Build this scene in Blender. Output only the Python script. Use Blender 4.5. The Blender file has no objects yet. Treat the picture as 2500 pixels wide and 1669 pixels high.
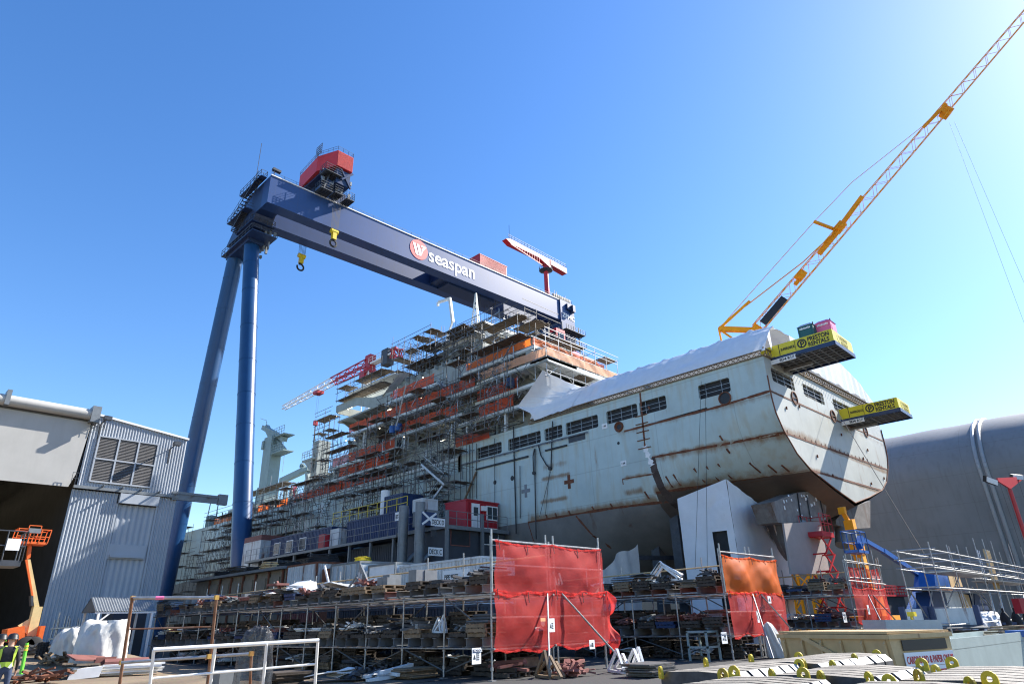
import bpy, math, random
from mathutils import Vector as V, Matrix, noise as NZ
def wr_(p,s,k=1.0):
    """creased cloth: ridged noise at a point"""
    q=V(p)*s; return (.5-abs(NZ.noise(q)))*.7*k+(.5-abs(NZ.noise(q*2.3+V((7,3,1)))))*.3*k-.4*k
random.seed(7)
R=random.Random(11)
sc=bpy.context.scene; COL=sc.collection
# ---------------------------------------------------------------- camera solved from the vanishing points
F=1579.0; CX,CY=1250.0,834.5
XB=V((0.7042325342731626,-0.2649721801739923,-0.658670085403186))
YB=V((-0.7095071217601349,-0.296133432714969,-0.6394565147061197))
ZB=V((-0.025616046588964124,0.9176571983928913,-0.3965464467056309))
EYE=V((0,0,1.75))
def ray(px,py):
    c=V((px-CX,-(py-CY),-F)); return V((XB.dot(c),YB.dot(c),ZB.dot(c)))
def P(px,py,a,v):
    """a point of the place: where the sight line of a photo pixel meets the plane a = v"""
    d=ray(px,py); i='xyz'.index(a); return EYE+d*((v-EYE[i])/d[i])
def D(px,py,depth):
    return EYE+ray(px,py)*(depth/F)
cam=bpy.data.cameras.new('camera'); co=bpy.data.objects.new('camera',cam); COL.objects.link(co)
cam.sensor_width=36; cam.lens=36*F/2500; cam.clip_start=.1; cam.clip_end=6000
m=Matrix((XB,YB,ZB)).to_4x4(); m.translation=EYE; co.matrix_world=m
sc.camera=co
# ---------------------------------------------------------------- light
SUN=V((.745,-.25,.625)).normalized()
elev=math.asin(SUN.z); az=math.atan2(SUN.x,SUN.y)
w=bpy.data.worlds.new('World'); sc.world=w; w.use_nodes=True
nt=w.node_tree; nt.nodes.clear()
sky=nt.nodes.new('ShaderNodeTexSky'); sky.sky_type='NISHITA'; sky.sun_disc=False
sky.sun_elevation=elev; sky.sun_rotation=az; sky.altitude=0; sky.air_density=1.15; sky.dust_density=.3; sky.ozone_density=3.0
hs=nt.nodes.new('ShaderNodeHueSaturation'); hs.inputs['Saturation'].default_value=1.26; hs.inputs['Hue'].default_value=.508
bg=nt.nodes.new('ShaderNodeBackground'); bg.inputs[1].default_value=.104
wo=nt.nodes.new('ShaderNodeOutputWorld')
nt.links.new(sky.outputs[0],hs.inputs['Color']); nt.links.new(hs.outputs[0],bg.inputs[0]); nt.links.new(bg.outputs[0],wo.inputs[0])
sl=bpy.data.lights.new('sun','SUN'); sl.energy=4.9; sl.angle=math.radians(.5); sl.color=(1,.95,.87)
so=bpy.data.objects.new('sun',sl); COL.objects.link(so); so.location=(60,-40,90)
so.rotation_euler=SUN.to_track_quat('Z','Y').to_euler()
sc.view_settings.view_transform='Standard'; sc.view_settings.look='None'; sc.view_settings.exposure=1.28
sc.view_settings.gamma=1
sc.cycles.use_denoising=True; sc.cycles.denoising_prefilter='ACCURATE'; sc.cycles.pixel_filter_type='BLACKMAN_HARRIS'; sc.cycles.filter_width=1.15
sc.cycles.max_bounces=8; sc.cycles.transparent_max_bounces=24
# ---------------------------------------------------------------- mesh builder
def perp(d):
    d=d.normalized(); a=V((0,0,1)) if abs(d.z)<.9 else V((1,0,0))
    u=d.cross(a).normalized(); return u,d.cross(u).normalized()
class MB:
    def __init__(s): s.v=[]; s.f=[]; s.mi=[]; s.m=0
    def add(s,vs,fs):
        o=len(s.v); s.v.extend(V(a) for a in vs)
        for f in fs: s.f.append([o+i for i in f]); s.mi.append(s.m)
        return s
    def box(s,x0,y0,z0,x1,y1,z1):
        x0,x1=sorted((x0,x1)); y0,y1=sorted((y0,y1)); z0,z1=sorted((z0,z1))
        return s.add([(x0,y0,z0),(x1,y0,z0),(x1,y1,z0),(x0,y1,z0),(x0,y0,z1),(x1,y0,z1),(x1,y1,z1),(x0,y1,z1)],
            [(3,2,1,0),(4,5,6,7),(0,1,5,4),(1,2,6,5),(2,3,7,6),(3,0,4,7)])
    def obox(s,c,u,v,w):
        """box around c with half vectors u v w"""
        c,u,v,w=V(c),V(u),V(v),V(w)
        return s.add([c-u-v-w,c+u-v-w,c+u+v-w,c-u+v-w,c-u-v+w,c+u-v+w,c+u+v+w,c-u+v+w],
            [(3,2,1,0),(4,5,6,7),(0,1,5,4),(1,2,6,5),(2,3,7,6),(3,0,4,7)])
    def beam(s,p,q,wd,ht,up=(0,0,1)):
        """rectangular bar from p to q"""
        p,q=V(p),V(q); d=q-p
        if d.length<1e-6: return s
        dn=d.normalized(); up=V(up)
        if abs(dn.dot(up))>.95: up=V((1,0,0))
        u=dn.cross(up).normalized(); t=u.cross(dn).normalized()
        return s.obox((p+q)/2,d/2,u*wd/2,t*ht/2)
    def bar(s,p,q,r,n=4,r2=None,cap=True):
        p,q=V(p),V(q); d=q-p
        if d.length<1e-6: return s
        u,t=perp(d); r2=r if r2 is None else r2; vs=[]
        for k in range(n):
            a=2*math.pi*(k+.5)/n; e=u*math.cos(a)+t*math.sin(a)
            vs+=[p+e*r,q+e*r2]
        fs=[(2*k,2*k+1,(2*k+3)%(2*n),(2*k+2)%(2*n)) for k in range(n)]
        if cap: fs+=[tuple(2*k for k in range(n)),tuple(2*k+1 for k in reversed(range(n)))]
        return s.add(vs,fs)
    def path(s,pts,r,n=6):
        for a,b in zip(pts,pts[1:]): s.bar(a,b,r,n)
        return s
    def prism(s,poly,vec):
        """closed polygon pushed along vec"""
        poly=[V(p) for p in poly]; vec=V(vec); n=len(poly)
        return s.add(poly+[p+vec for p in poly],[tuple(reversed(range(n))),tuple(range(n,2*n))]+[(i,(i+1)%n,n+(i+1)%n,n+i) for i in range(n)])
    def quad(s,a,b,c,d): return s.add([a,b,c,d],[(0,1,2,3)])
    def grid(s,nu,nv,fn):
        o=[fn(i/nu,j/nv) for j in range(nv+1) for i in range(nu+1)]
        return s.add(o,[(j*(nu+1)+i,j*(nu+1)+i+1,(j+1)*(nu+1)+i+1,(j+1)*(nu+1)+i) for j in range(nv) for i in range(nu)])
    def lathe(s,c,prof,n=16,ax=(0,0,1)):
        c=V(c); ax=V(ax).normalized(); u,t=perp(ax); k=len(prof); vs=[]
        for i in range(n):
            a=2*math.pi*i/n; e=u*math.cos(a)+t*math.sin(a)
            vs+=[c+ax*z+e*r for r,z in prof]
        return s.add(vs,[(i*k+j,i*k+j+1,((i+1)%n)*k+j+1,((i+1)%n)*k+j) for i in range(n) for j in range(k-1)])
    def lattice(s,a,b,w0,w1,n,r,ch=None,up=(0,0,1),cross=False):
        """four-chord lattice boom from a to b"""
        a,b=V(a),V(b); d=(b-a).normalized(); up=V(up)
        if abs(d.dot(up))>.95: up=V((0,1,0))
        u=d.cross(up).normalized(); t=u.cross(d).normalized(); ch=ch or r*1.8
        def c(i,k):
            f=i/n; wd=(w0+(w1-w0)*f)/2; q=a+(b-a)*f
            return q+u*wd*(1 if k in(1,2) else -1)+t*wd*(1 if k>1 else -1)
        for k in range(4): s.bar(c(0,k),c(n,k),ch,4)
        for i in range(n):
            for k in range(4):
                k2=(k+1)%4
                if (i+k)%2 or cross: s.bar(c(i,k),c(i+1,k2),r,3,cap=False)
                if not (i+k)%2 or cross: s.bar(c(i,k2),c(i+1,k),r,3,cap=False)
                if i and cross: s.bar(c(i,k),c(i,k2),r,3,cap=False)
        return s
    def build(s,name,mat,parent=None,smooth=False,local=False):
        if not s.v: return None
        o0=V((0,0,0)) if (local or parent is None) else wl(parent)
        me=bpy.data.meshes.new(name); me.from_pydata([tuple(p-o0) for p in s.v],[],s.f)
        ms=mat if isinstance(mat,(list,tuple)) else [mat]
        for a in ms: me.materials.append(a)
        if len(ms)>1: me.polygons.foreach_set('material_index',s.mi)
        if smooth:
            me.polygons.foreach_set('use_smooth',[True]*len(me.polygons))
            try: me.set_sharp_from_angle(angle=math.radians(40))
            except Exception: pass
        me.update()
        o=bpy.data.objects.new(name,me); COL.objects.link(o)
        if parent: o.parent=parent
        return o
def wl(o):
    p=V((0,0,0))
    while o: p+=o.location; o=o.parent
    return p
def thing(name,label,cat,loc=(0,0,0),group=None):
    o=bpy.data.objects.new(name,None); COL.objects.link(o); o.location=V(loc); o.empty_display_size=.3
    return tag(o,label,cat,group)
def tag(o,label,cat,group=None):
    o['label']=label; o['category']=cat
    if group: o['group']=group
    return o
def struct(o,k='structure'): o['kind']=k; return o
def dup(o,loc,parent=None,label=None,rz=None):
    c=o.copy(); COL.objects.link(c)
    if parent: c.parent=parent
    if loc is not None: c.location=V(loc)
    if rz is not None: c.rotation_euler[2]=rz
    if label: c['label']=label
    for ch in list(o.children): dup(ch,None,c)
    return c
def text(body,mat,parent,o,u,v,size,depth=.01,name='lettering',sx=1,align='LEFT',bold=.011):
    """raised letters: baseline start o, reading along u, upright v, capital height ~ .7 size"""
    c=bpy.data.curves.new(name,'FONT'); c.body=body; c.size=size; c.extrude=depth/2; c.align_x=align; c.resolution_u=3; c.offset=size*bold
    t=bpy.data.objects.new(name,c); COL.objects.link(t)
    bpy.context.view_layer.update()
    me=bpy.data.meshes.new_from_object(t.evaluated_get(bpy.context.evaluated_depsgraph_get()))
    bpy.data.objects.remove(t)
    u=V(u).normalized(); v=V(v); v=(v-u*v.dot(u)).normalized(); nrm=u.cross(v); o0=V(o)-wl(parent) if parent else V(o)
    for k in me.vertices:
        a=k.co.copy(); k.co=o0+u*a.x*sx+v*a.y+nrm*a.z
    me.materials.clear(); me.materials.append(mat)
    ob=bpy.data.objects.new(name,me); COL.objects.link(ob); ob.parent=parent
    return ob
# ---------------------------------------------------------------- materials
def nd(t,k,**kw):
    n=t.nodes.new(k)
    for a,b in kw.items(): setattr(n,a,b)
    return n
def mat(name,col,rough=.6,metal=0,var=.18,scale=1.5,rust=0,rscale=.6,rcol=(.16,.055,.02),streak=0,bump=0,bscale=20,spec=.5,alpha=None,trans=0,dark=None):
    m=bpy.data.materials.new(name); m.use_nodes=True; t=m.node_tree; L=t.links.new
    b=t.nodes['Principled BSDF']; b.inputs['Roughness'].default_value=rough; b.inputs['Metallic'].default_value=metal
    b.inputs['Specular IOR Level'].default_value=spec
    g=nd(t,'ShaderNodeNewGeometry')
    n=nd(t,'ShaderNodeTexNoise'); n.inputs['Scale'].default_value=scale; n.inputs['Detail'].default_value=6; n.inputs['Roughness'].default_value=.65
    L(g.outputs['Position'],n.inputs['Vector'])
    mr=nd(t,'ShaderNodeMapRange'); mr.inputs[1].default_value=.3; mr.inputs[2].default_value=.7; mr.inputs[3].default_value=1-var; mr.inputs[4].default_value=1+var
    L(n.outputs['Fac'],mr.inputs[0])
    oi=nd(t,'ShaderNodeObjectInfo')
    mx=nd(t,'ShaderNodeMix',data_type='RGBA',blend_type='MULTIPLY'); mx.inputs[0].default_value=1
    mx.inputs[6].default_value=(*col,1); L(mr.outputs[0],mx.inputs[7])
    out=mx.outputs[2]
    if streak or rust:
        mp=nd(t,'ShaderNodeMapping'); mp.inputs['Scale'].default_value=(1,1,.14); L(g.outputs['Position'],mp.inputs['Vector'])
    if streak:
        s2=nd(t,'ShaderNodeTexNoise'); s2.inputs['Scale'].default_value=2.2; s2.inputs['Detail'].default_value=5; L(mp.outputs[0],s2.inputs['Vector'])
        r2=nd(t,'ShaderNodeMapRange'); r2.inputs[1].default_value=.5; r2.inputs[2].default_value=.75; r2.inputs[3].default_value=0; r2.inputs[4].default_value=streak
        L(s2.outputs['Fac'],r2.inputs[0])
        m2=nd(t,'ShaderNodeMix',data_type='RGBA'); L(r2.outputs[0],m2.inputs[0]); L(out,m2.inputs[6]); m2.inputs[7].default_value=(*(dark or (col[0]*.45,col[1]*.42,col[2]*.38)),1); out=m2.outputs[2]
    if rust:
        s3=nd(t,'ShaderNodeTexNoise'); s3.inputs['Scale'].default_value=rscale; s3.inputs['Detail'].default_value=9; s3.inputs['Roughness'].default_value=.72; L(mp.outputs[0],s3.inputs['Vector'])
        r3=nd(t,'ShaderNodeMapRange'); r3.inputs[1].default_value=.72-rust; r3.inputs[2].default_value=.80-rust*.8; r3.inputs[3].default_value=0; r3.inputs[4].default_value=.9
        L(s3.outputs['Fac'],r3.inputs[0])
        m3=nd(t,'ShaderNodeMix',data_type='RGBA'); L(r3.outputs[0],m3.inputs[0]); L(out,m3.inputs[6]); m3.inputs[7].default_value=(*rcol,1); out=m3.outputs[2]
    L(out,b.inputs['Base Color'])
    if bump:
        n4=nd(t,'ShaderNodeTexNoise'); n4.inputs['Scale'].default_value=bscale; n4.inputs['Detail'].default_value=5; L(g.outputs['Position'],n4.inputs['Vector'])
        bp=nd(t,'ShaderNodeBump'); bp.inputs['Strength'].default_value=bump; bp.inputs['Distance'].default_value=.05; L(n4.outputs['Fac'],bp.inputs['Height']); L(bp.outputs[0],b.inputs['Normal'])
    if alpha is not None or trans:
        tl=nd(t,'ShaderNodeBsdfTranslucent'); L(out,tl.inputs['Color'])
        ms=nd(t,'ShaderNodeMixShader'); ms.inputs[0].default_value=trans; L(b.outputs[0],ms.inputs[1]); L(tl.outputs[0],ms.inputs[2]); fin=ms.outputs[0]
        if alpha is not None:
            tr=nd(t,'ShaderNodeBsdfTransparent'); m5=nd(t,'ShaderNodeMixShader')
            n5=nd(t,'ShaderNodeTexNoise'); n5.inputs['Scale'].default_value=2.5; n5.inputs['Detail'].default_value=4; L(g.outputs['Position'],n5.inputs['Vector'])
            r5=nd(t,'ShaderNodeMapRange'); r5.inputs[1].default_value=.3; r5.inputs[2].default_value=.7; r5.inputs[3].default_value=max(0,alpha-.05); r5.inputs[4].default_value=min(1,alpha+.05)
            L(n5.outputs['Fac'],r5.inputs[0]); L(r5.outputs[0],m5.inputs[0]); L(tr.outputs[0],m5.inputs[1]); L(fin,m5.inputs[2]); fin=m5.outputs[0]
        L(fin,t.nodes['Material Output'].inputs['Surface'])
    return m
def glow(name,col,s):
    m=bpy.data.materials.new(name); m.use_nodes=True; b=m.node_tree.nodes['Principled BSDF']
    b.inputs['Base Color'].default_value=(*col,1); b.inputs['Emission Color'].default_value=(*col,1); b.inputs['Emission Strength'].default_value=s
    return m
M=dict(
 navy=mat('navy paint',(.014,.034,.10),.38,0,.10,.25,streak=.12),
 navyface=mat('girder paint',(.020,.056,.175),.36,0,.10,.2,streak=.22,dark=(.03,.045,.09)),
 legblue=mat('leg paint',(.010,.055,.155),.33,0,.12,.2,streak=.15),
 steel=mat('dark steel',(.05,.055,.065),.5,.2,.3,3),
 red=mat('red paint',(.42,.018,.03),.45,0,.15,.5,streak=.2),
 redbright=mat('bright red paint',(.46,.02,.03),.4,0,.1,2),
 white=mat('white paint',(.78,.78,.77),.45,0,.08,2,streak=.12),
 letter=mat('white lettering',(.85,.85,.85),.5,0,.02),
 black=mat('black',(.012,.012,.014),.5,0,.2),
 dark=mat('dark interior shade',(.02,.022,.025),.8,0,.4,1),  # near-black, the shade of unlit interiors put into the colour
 yellow=mat('yellow paint',(.62,.47,.015),.45,0,.1,2,rust=.08,rscale=3),
 craneyel=mat('crane yellow',(.80,.31,.0),.75,0,.12,1),
 hull=mat('hull primer',(.43,.53,.52),.5,0,.12,.35,rust=.09,rscale=.45,rcol=(.24,.13,.055),streak=.6,dark=(.40,.37,.26),bump=.35,bscale=.9),
 under=mat('stern bottom',(.105,.08,.064),.6,0,.25,.5,rust=.12,rscale=.5,rcol=(.10,.055,.035)), mast=mat('mast paint',(.22,.29,.28),.5,0,.12,1,streak=.2), hulllow=mat('shaded bottom primer',(.17,.17,.165),.6,0,.2,.5,rust=.12,rscale=.5,rcol=(.11,.06,.04)),  # lower hull: dark grey with the shade below the knuckle put in
 rust=mat('rust',(.15,.055,.028),.85,0,.45,4),
 ltrust=mat('rust stain',(.27,.16,.075),.8,0,.35,3),
 prim=mat('deck primer',(.27,.295,.27),.55,0,.16,.8,rust=.07,rscale=.8,streak=.3),
 slab=mat('slab edge',(.62,.65,.63),.6,0,.15,1,streak=.3),
 galv=mat('galvanised tube',(.36,.36,.36),.42,.7,.3,6,rust=.08,rscale=4),
 galvd=mat('weathered tube',(.13,.125,.12),.55,.4,.35,5,rust=.14,rscale=3),
 plank=mat('scaffold plank',(.14,.105,.07),.8,0,.4,2),
 wood=mat('pale wood',(.20,.14,.085),.75,0,.35,5),
 wooddk=mat('weathered wood',(.06,.046,.035),.85,0,.45,5),
 net=mat('red net',(.88,.066,.056),.7,0,.12,1,alpha=.66,trans=.5),
 netdeck=mat('orange deck net',(.66,.09,.03),.75,0,.4,.5,alpha=.86,trans=.3),
 netor=mat('orange net',(.92,.19,.025),.6,0,.12,1,alpha=.92,trans=.5),
 wrap=mat('white shrink wrap',(.75,.76,.78),.38,0,.05,1.2,bump=.25,bscale=3,streak=.10,dark=(.62,.63,.65),trans=.12),
 tarp=mat('pale tarpaulin',(.54,.54,.52),.5,0,.10,2,bump=.3,bscale=6,trans=.12),
 tent=mat('grey membrane',(.205,.21,.215),.55,0,.12,.15,streak=.25,spec=.35),
 shed=mat('shed cladding',(.37,.40,.44),.45,0,.06,.6,streak=.12),
 curtain=mat('door fabric',(.42,.41,.385),.7,0,.06,.6,streak=.12),
 ground=None,
 bluebox=mat('container blue',(.012,.035,.105),.5,0,.2,1,rust=.06,rscale=1.5),
 slate=mat('slate cladding',(.042,.05,.064),.55,0,.15,1,streak=.2),
 ctn=mat('container white',(.58,.60,.60),.5,0,.12,1,rust=.19,rscale=1.4,streak=.3),
 tan=mat('tan paint',(.56,.39,.19),.6,0,.16,2,rust=.13,rscale=2.5,streak=.2),
 lug=mat('lug yellow',(.50,.38,.015),.6,0,.3,9,rust=.19,rscale=5),
 mat=mat('weathered mat',(.24,.215,.18),.75,0,.4,2.2,streak=.25,bump=.3,bscale=30),
 matend=mat('pale mat end',(.42,.42,.42),.6,0,.15,8),
 matside=mat('shaded mat side',(.055,.055,.06),.7,0,.4,6),  # black sides with their shade put into the colour
 liftor=mat('lift orange',(.70,.12,.015),.45,0,.15,3),
 liftcr=mat('lift cream',(.62,.47,.22),.45,0,.12,3),
 liftbl=mat('lift blue',(.012,.09,.32),.4,0,.12,2),
 rubber=mat('rubber',(.015,.015,.016),.8,0,.2),
 ctnblue=mat('container pale blue',(.44,.50,.54),.5,0,.12,1,rust=.1,rscale=1.4,streak=.3), shedtan=mat('faded tan',(.24,.20,.15),.7,0,.2,1,streak=.4,rust=.08,rscale=2), bagm=mat('clear bag',(.06,.065,.075),.25,0,.4,5,alpha=.5,bump=.4,bscale=8), conc=mat('pale green steel',(.34,.40,.38),.55,0,.10,1.2,streak=.2,rust=.05,rscale=3),
 pink=mat('pink plastic',(.75,.16,.33),.45,0,.05,2),
 teal=mat('teal plastic',(.012,.10,.10),.45,0,.08,2),
 roofgrey=mat('grey plastic',(.40,.42,.44),.5,0,.08,2),
 skin=mat('skin',(.45,.26,.18),.6,0,.08,8),
 vest=mat('hi vis vest',(.45,.62,.06),.7,0,.08,6),
 cloth=mat('black cloth',(.02,.02,.024),.9,0,.3,9),
 jean=mat('denim',(.045,.065,.12),.9,0,.3,12),
 lime=mat('lime plastic',(.16,.66,.05),.45,0,.06,4),
 glass=mat('window glass',(.03,.04,.05),.08,0,.1,2),
 brick=mat('red primer',(.20,.075,.06),.7,0,.25,3),
 cable=mat('cable',(.02,.02,.022),.6,0,.2),
 greyst=mat('grey steel',(.19,.205,.215),.5,.3,.15,3,rust=.06,rscale=3),
 warm=glow('lamp tube',(1,.88,.65),6), dot=glow('lamp',(1,.85,.6),8),
)
def panelled(name,base,axis,step,zstep):
    """plating seams: thin darker weld lines on a grid of world positions"""
    m=M[base].copy(); m.name=name; t=m.node_tree; b=t.nodes['Principled BSDF']; L=t.links.new
    src=b.inputs['Base Color'].links[0].from_socket
    g=nd(t,'ShaderNodeNewGeometry'); sx=nd(t,'ShaderNodeSeparateXYZ'); L(g.outputs['Position'],sx.inputs[0])
    outs=[]
    for o,st in ((axis,step),('Z',zstep)):
        md=nd(t,'ShaderNodeMath',operation='PINGPONG'); md.inputs[1].default_value=st/2; L(sx.outputs[o],md.inputs[0])
        lt=nd(t,'ShaderNodeMath',operation='LESS_THAN'); lt.inputs[1].default_value=.03; L(md.outputs[0],lt.inputs[0]); outs.append(lt.outputs[0])
    mxx=nd(t,'ShaderNodeMath',operation='MAXIMUM'); L(outs[0],mxx.inputs[0]); L(outs[1],mxx.inputs[1])
    sc_=nd(t,'ShaderNodeMath',operation='MULTIPLY'); sc_.inputs[1].default_value=.22; L(mxx.outputs[0],sc_.inputs[0])
    mm=nd(t,'ShaderNodeMix',data_type='RGBA'); L(sc_.outputs[0],mm.inputs[0]); L(src,mm.inputs[6]); mm.inputs[7].default_value=(.08,.07,.06,1); L(mm.outputs[2],b.inputs['Base Color'])
    return m
M['hull']=panelled('hull plating','hull','Y',6.2,2.48)
def weeping(m,bands=None,dummy=None):
    t=m.node_tree; L=t.links.new; b=t.nodes['Principled BSDF']; src=b.inputs['Base Color'].links[0].from_socket
    g=nd(t,'ShaderNodeNewGeometry'); sx=nd(t,'ShaderNodeSeparateXYZ'); L(g.outputs['Position'],sx.inputs[0])
    mp=nd(t,'ShaderNodeMapping'); mp.inputs['Scale'].default_value=(1.6,1.6,.3); L(g.outputs['Position'],mp.inputs['Vector'])
    n=nd(t,'ShaderNodeTexNoise'); n.inputs['Scale'].default_value=1.0; n.inputs['Detail'].default_value=8; n.inputs['Roughness'].default_value=.7; L(mp.outputs[0],n.inputs['Vector'])
    acc=None
    for z0,up,dn,y0,y1,st in bands or ((14.92,.12,.5,15,28,.5),(12.46,.35,.7,15,25.6,.8),(10.08,.9,.3,15,26,.95),(9.42,.75,.2,25.6,38,1.0),(11.35,.35,.25,25.6,28.3,.9),(12.6,.3,.3,33,36.5,.9),(10.75,.35,.3,33.4,36.8,.9),(13.6,.35,.5,33.2,36.2,.55),(10.3,.5,.4,26.4,28.4,.9),(15.3,.3,1.2,27.7,28.4,.6)):
        a=nd(t,'ShaderNodeMapRange',interpolation_type='SMOOTHSTEP'); a.inputs[1].default_value=z0+up; a.inputs[2].default_value=z0; L(sx.outputs['Z'],a.inputs[0])
        c=nd(t,'ShaderNodeMapRange',interpolation_type='SMOOTHSTEP'); c.inputs[1].default_value=z0-dn; c.inputs[2].default_value=z0-.02; L(sx.outputs['Z'],c.inputs[0])
        e=nd(t,'ShaderNodeMapRange'); e.inputs[1].default_value=y0; e.inputs[2].default_value=y0+.4; L(sx.outputs['Y'],e.inputs[0])
        h=nd(t,'ShaderNodeMapRange'); h.inputs[1].default_value=y1; h.inputs[2].default_value=y1-.4; h.inputs[4].default_value=st; L(sx.outputs['Y'],h.inputs[0])
        q=a.outputs[0]
        for o in (c,e,h):
            k=nd(t,'ShaderNodeMath',operation='MULTIPLY'); L(q,k.inputs[0]); L(o.outputs[0],k.inputs[1]); q=k.outputs[0]
        if acc is None: acc=q
        else:
            k=nd(t,'ShaderNodeMath',operation='MAXIMUM'); L(acc,k.inputs[0]); L(q,k.inputs[1]); acc=k.outputs[0]
    k=nd(t,'ShaderNodeMath',operation='MULTIPLY_ADD'); k.inputs[1].default_value=.55; L(acc,k.inputs[0]); L(n.outputs['Fac'],k.inputs[2])
    r=nd(t,'ShaderNodeMapRange'); r.inputs[1].default_value=.62; r.inputs[2].default_value=.98; r.inputs[4].default_value=.85; L(k.outputs[0],r.inputs[0])
    mm=nd(t,'ShaderNodeMix',data_type='RGBA'); L(r.outputs[0],mm.inputs[0]); L(src,mm.inputs[6]); mm.inputs[7].default_value=(.23,.135,.06,1); L(mm.outputs[2],b.inputs['Base Color'])
    return m
weeping(M['hull'])
def weeping_t(m): return weeping(m,((12.62,.75,.25,-99,99,.9),(10.6,.3,.2,-99,99,.9),(15.3,.1,.4,-99,99,.45)),'X')
M['navyface']=panelled('girder plating','navyface','X',4.0,2.9)
M['tent']=panelled('membrane panels','tent','Y',7.5,3.2)
def ground_mat():
    m=bpy.data.materials.new('yard ground'); m.use_nodes=True; t=m.node_tree; L=t.links.new; b=t.nodes['Principled BSDF']; b.inputs['Roughness'].default_value=.9
    g=nd(t,'ShaderNodeNewGeometry')
    n=nd(t,'ShaderNodeTexNoise'); n.inputs['Scale'].default_value=.18; n.inputs['Detail'].default_value=9; n.inputs['Roughness'].default_value=.7; L(g.outputs['Position'],n.inputs['Vector'])
    n2=nd(t,'ShaderNodeTexNoise'); n2.inputs['Scale'].default_value=9; n2.inputs['Detail'].default_value=8; L(g.outputs['Position'],n2.inputs['Vector'])
    r=nd(t,'ShaderNodeValToRGB'); e=r.color_ramp.elements; e[0].position=.3; e[0].color=(.20,.145,.095,1); e[1].position=.72; e[1].color=(.40,.30,.19,1)
    L(n.outputs['Fac'],r.inputs[0])
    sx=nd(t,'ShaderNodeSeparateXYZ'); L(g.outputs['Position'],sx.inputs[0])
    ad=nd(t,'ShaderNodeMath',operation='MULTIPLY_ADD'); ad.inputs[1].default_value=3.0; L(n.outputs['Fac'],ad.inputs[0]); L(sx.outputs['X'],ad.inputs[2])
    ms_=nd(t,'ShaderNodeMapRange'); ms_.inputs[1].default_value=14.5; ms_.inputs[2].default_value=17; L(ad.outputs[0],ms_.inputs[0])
    asp_shade=nd(t,'ShaderNodeMix',data_type='RGBA'); L(ms_.outputs[0],asp_shade.inputs[0]); L(r.outputs[0],asp_shade.inputs[6]); asp_shade.inputs[7].default_value=(.055,.053,.052,1)  # asphalt by the racks, their shadow put into its dark colour
    mx=nd(t,'ShaderNodeMix',data_type='RGBA',blend_type='MULTIPLY'); mx.inputs[0].default_value=.6; L(asp_shade.outputs[2],mx.inputs[6]); L(n2.outputs['Color'],mx.inputs[7])
    L(mx.outputs[2],b.inputs['Base Color'])
    bp=nd(t,'ShaderNodeBump'); bp.inputs['Strength'].default_value=.5; bp.inputs['Distance'].default_value=.03; L(n2.outputs['Fac'],bp.inputs['Height']); L(bp.outputs[0],b.inputs['Normal'])
    return m
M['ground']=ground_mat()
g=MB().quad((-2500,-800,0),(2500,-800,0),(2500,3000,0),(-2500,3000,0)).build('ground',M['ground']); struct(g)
# ================================================================ helpers for rails, ropes
def rail(mb,pts,h=1.1,r=.025,step=1.6,mid=2,n=3):
    """posts and rails along a line of floor points"""
    for a,b in zip(pts,pts[1:]):
        a,b=V(a),V(b); L=(b-a).length; k=max(1,round(L/step)); up=V((0,0,h))
        for i in range(k+1):
            q=a+(b-a)*(i/k); mb.bar(q,q+up,r,n,cap=False)
        for j in range(1,mid+1): mb.bar(a+up*(j/mid),b+up*(j/mid),r,n,cap=False)
    return mb
def deckplate(mb,x0,y0,x1,y1,z,t=.12): return mb.box(x0,y0,z-t,x1,y1,z)
# ================================================================ GANTRY CRANE
gc=thing('gantry_crane','huge dark blue gantry crane on two round legs spanning the ship','gantry crane',(36.5,95,0))
SL=.0275; X0,X1=34.9,112.2
zt=lambda x:70.1+(x-X0)*SL
zb=lambda x:64.85+(x-X0)*SL
def girder(y0,y1,name,mt,a=X0,b=X1,zz=0):
    mb=MB().add([(a,y0,zb(a)-zz),(b,y0,zb(b)-zz),(b,y1,zb(b)-zz),(a,y1,zb(a)-zz),(a,y0,zt(a)),(b,y0,zt(b)),(b,y1,zt(b)),(a,y1,zt(a))],
     [(3,2,1,0),(4,5,6,7),(0,1,5,4),(1,2,6,5),(2,3,7,6),(3,0,4,7)])
    return mb.build(name,mt,gc)
fg=girder(88,90.4,'girder',M['navyface']); rg=girder(94.2,96.6,'girder',M['navyface'])
mb=MB()
for y in (87.85,): mb.add([(X0,y,zt(X0)-.02),(X1,y,zt(X1)-.02),(X1,y+.2,zt(X1)-.02),(X0,y+.2,zt(X0)-.02),(X0,y,zt(X0)+.14),(X1,y,zt(X1)+.14),(X1,y+.2,zt(X1)+.14),(X0,y+.2,zt(X0)+.14)],[(3,2,1,0),(4,5,6,7),(0,1,5,4),(1,2,6,5),(2,3,7,6),(3,0,4,7)])
mb.build('rail_flange',M['white'],fg)
mb=MB(); rail(mb,[(X0+.2,88.3,zt(X0)+.15),(X1-.2,88.3,zt(X1)+.15)],.85,.03,2.2); mb.build('handrail',M['steel'],fg)
girder(90.4,94.2,'end_tie',M['navy'],X0,X0+2.6,.002); girder(90.4,94.2,'end_tie',M['navy'],X1-3,X1,.002)
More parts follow.
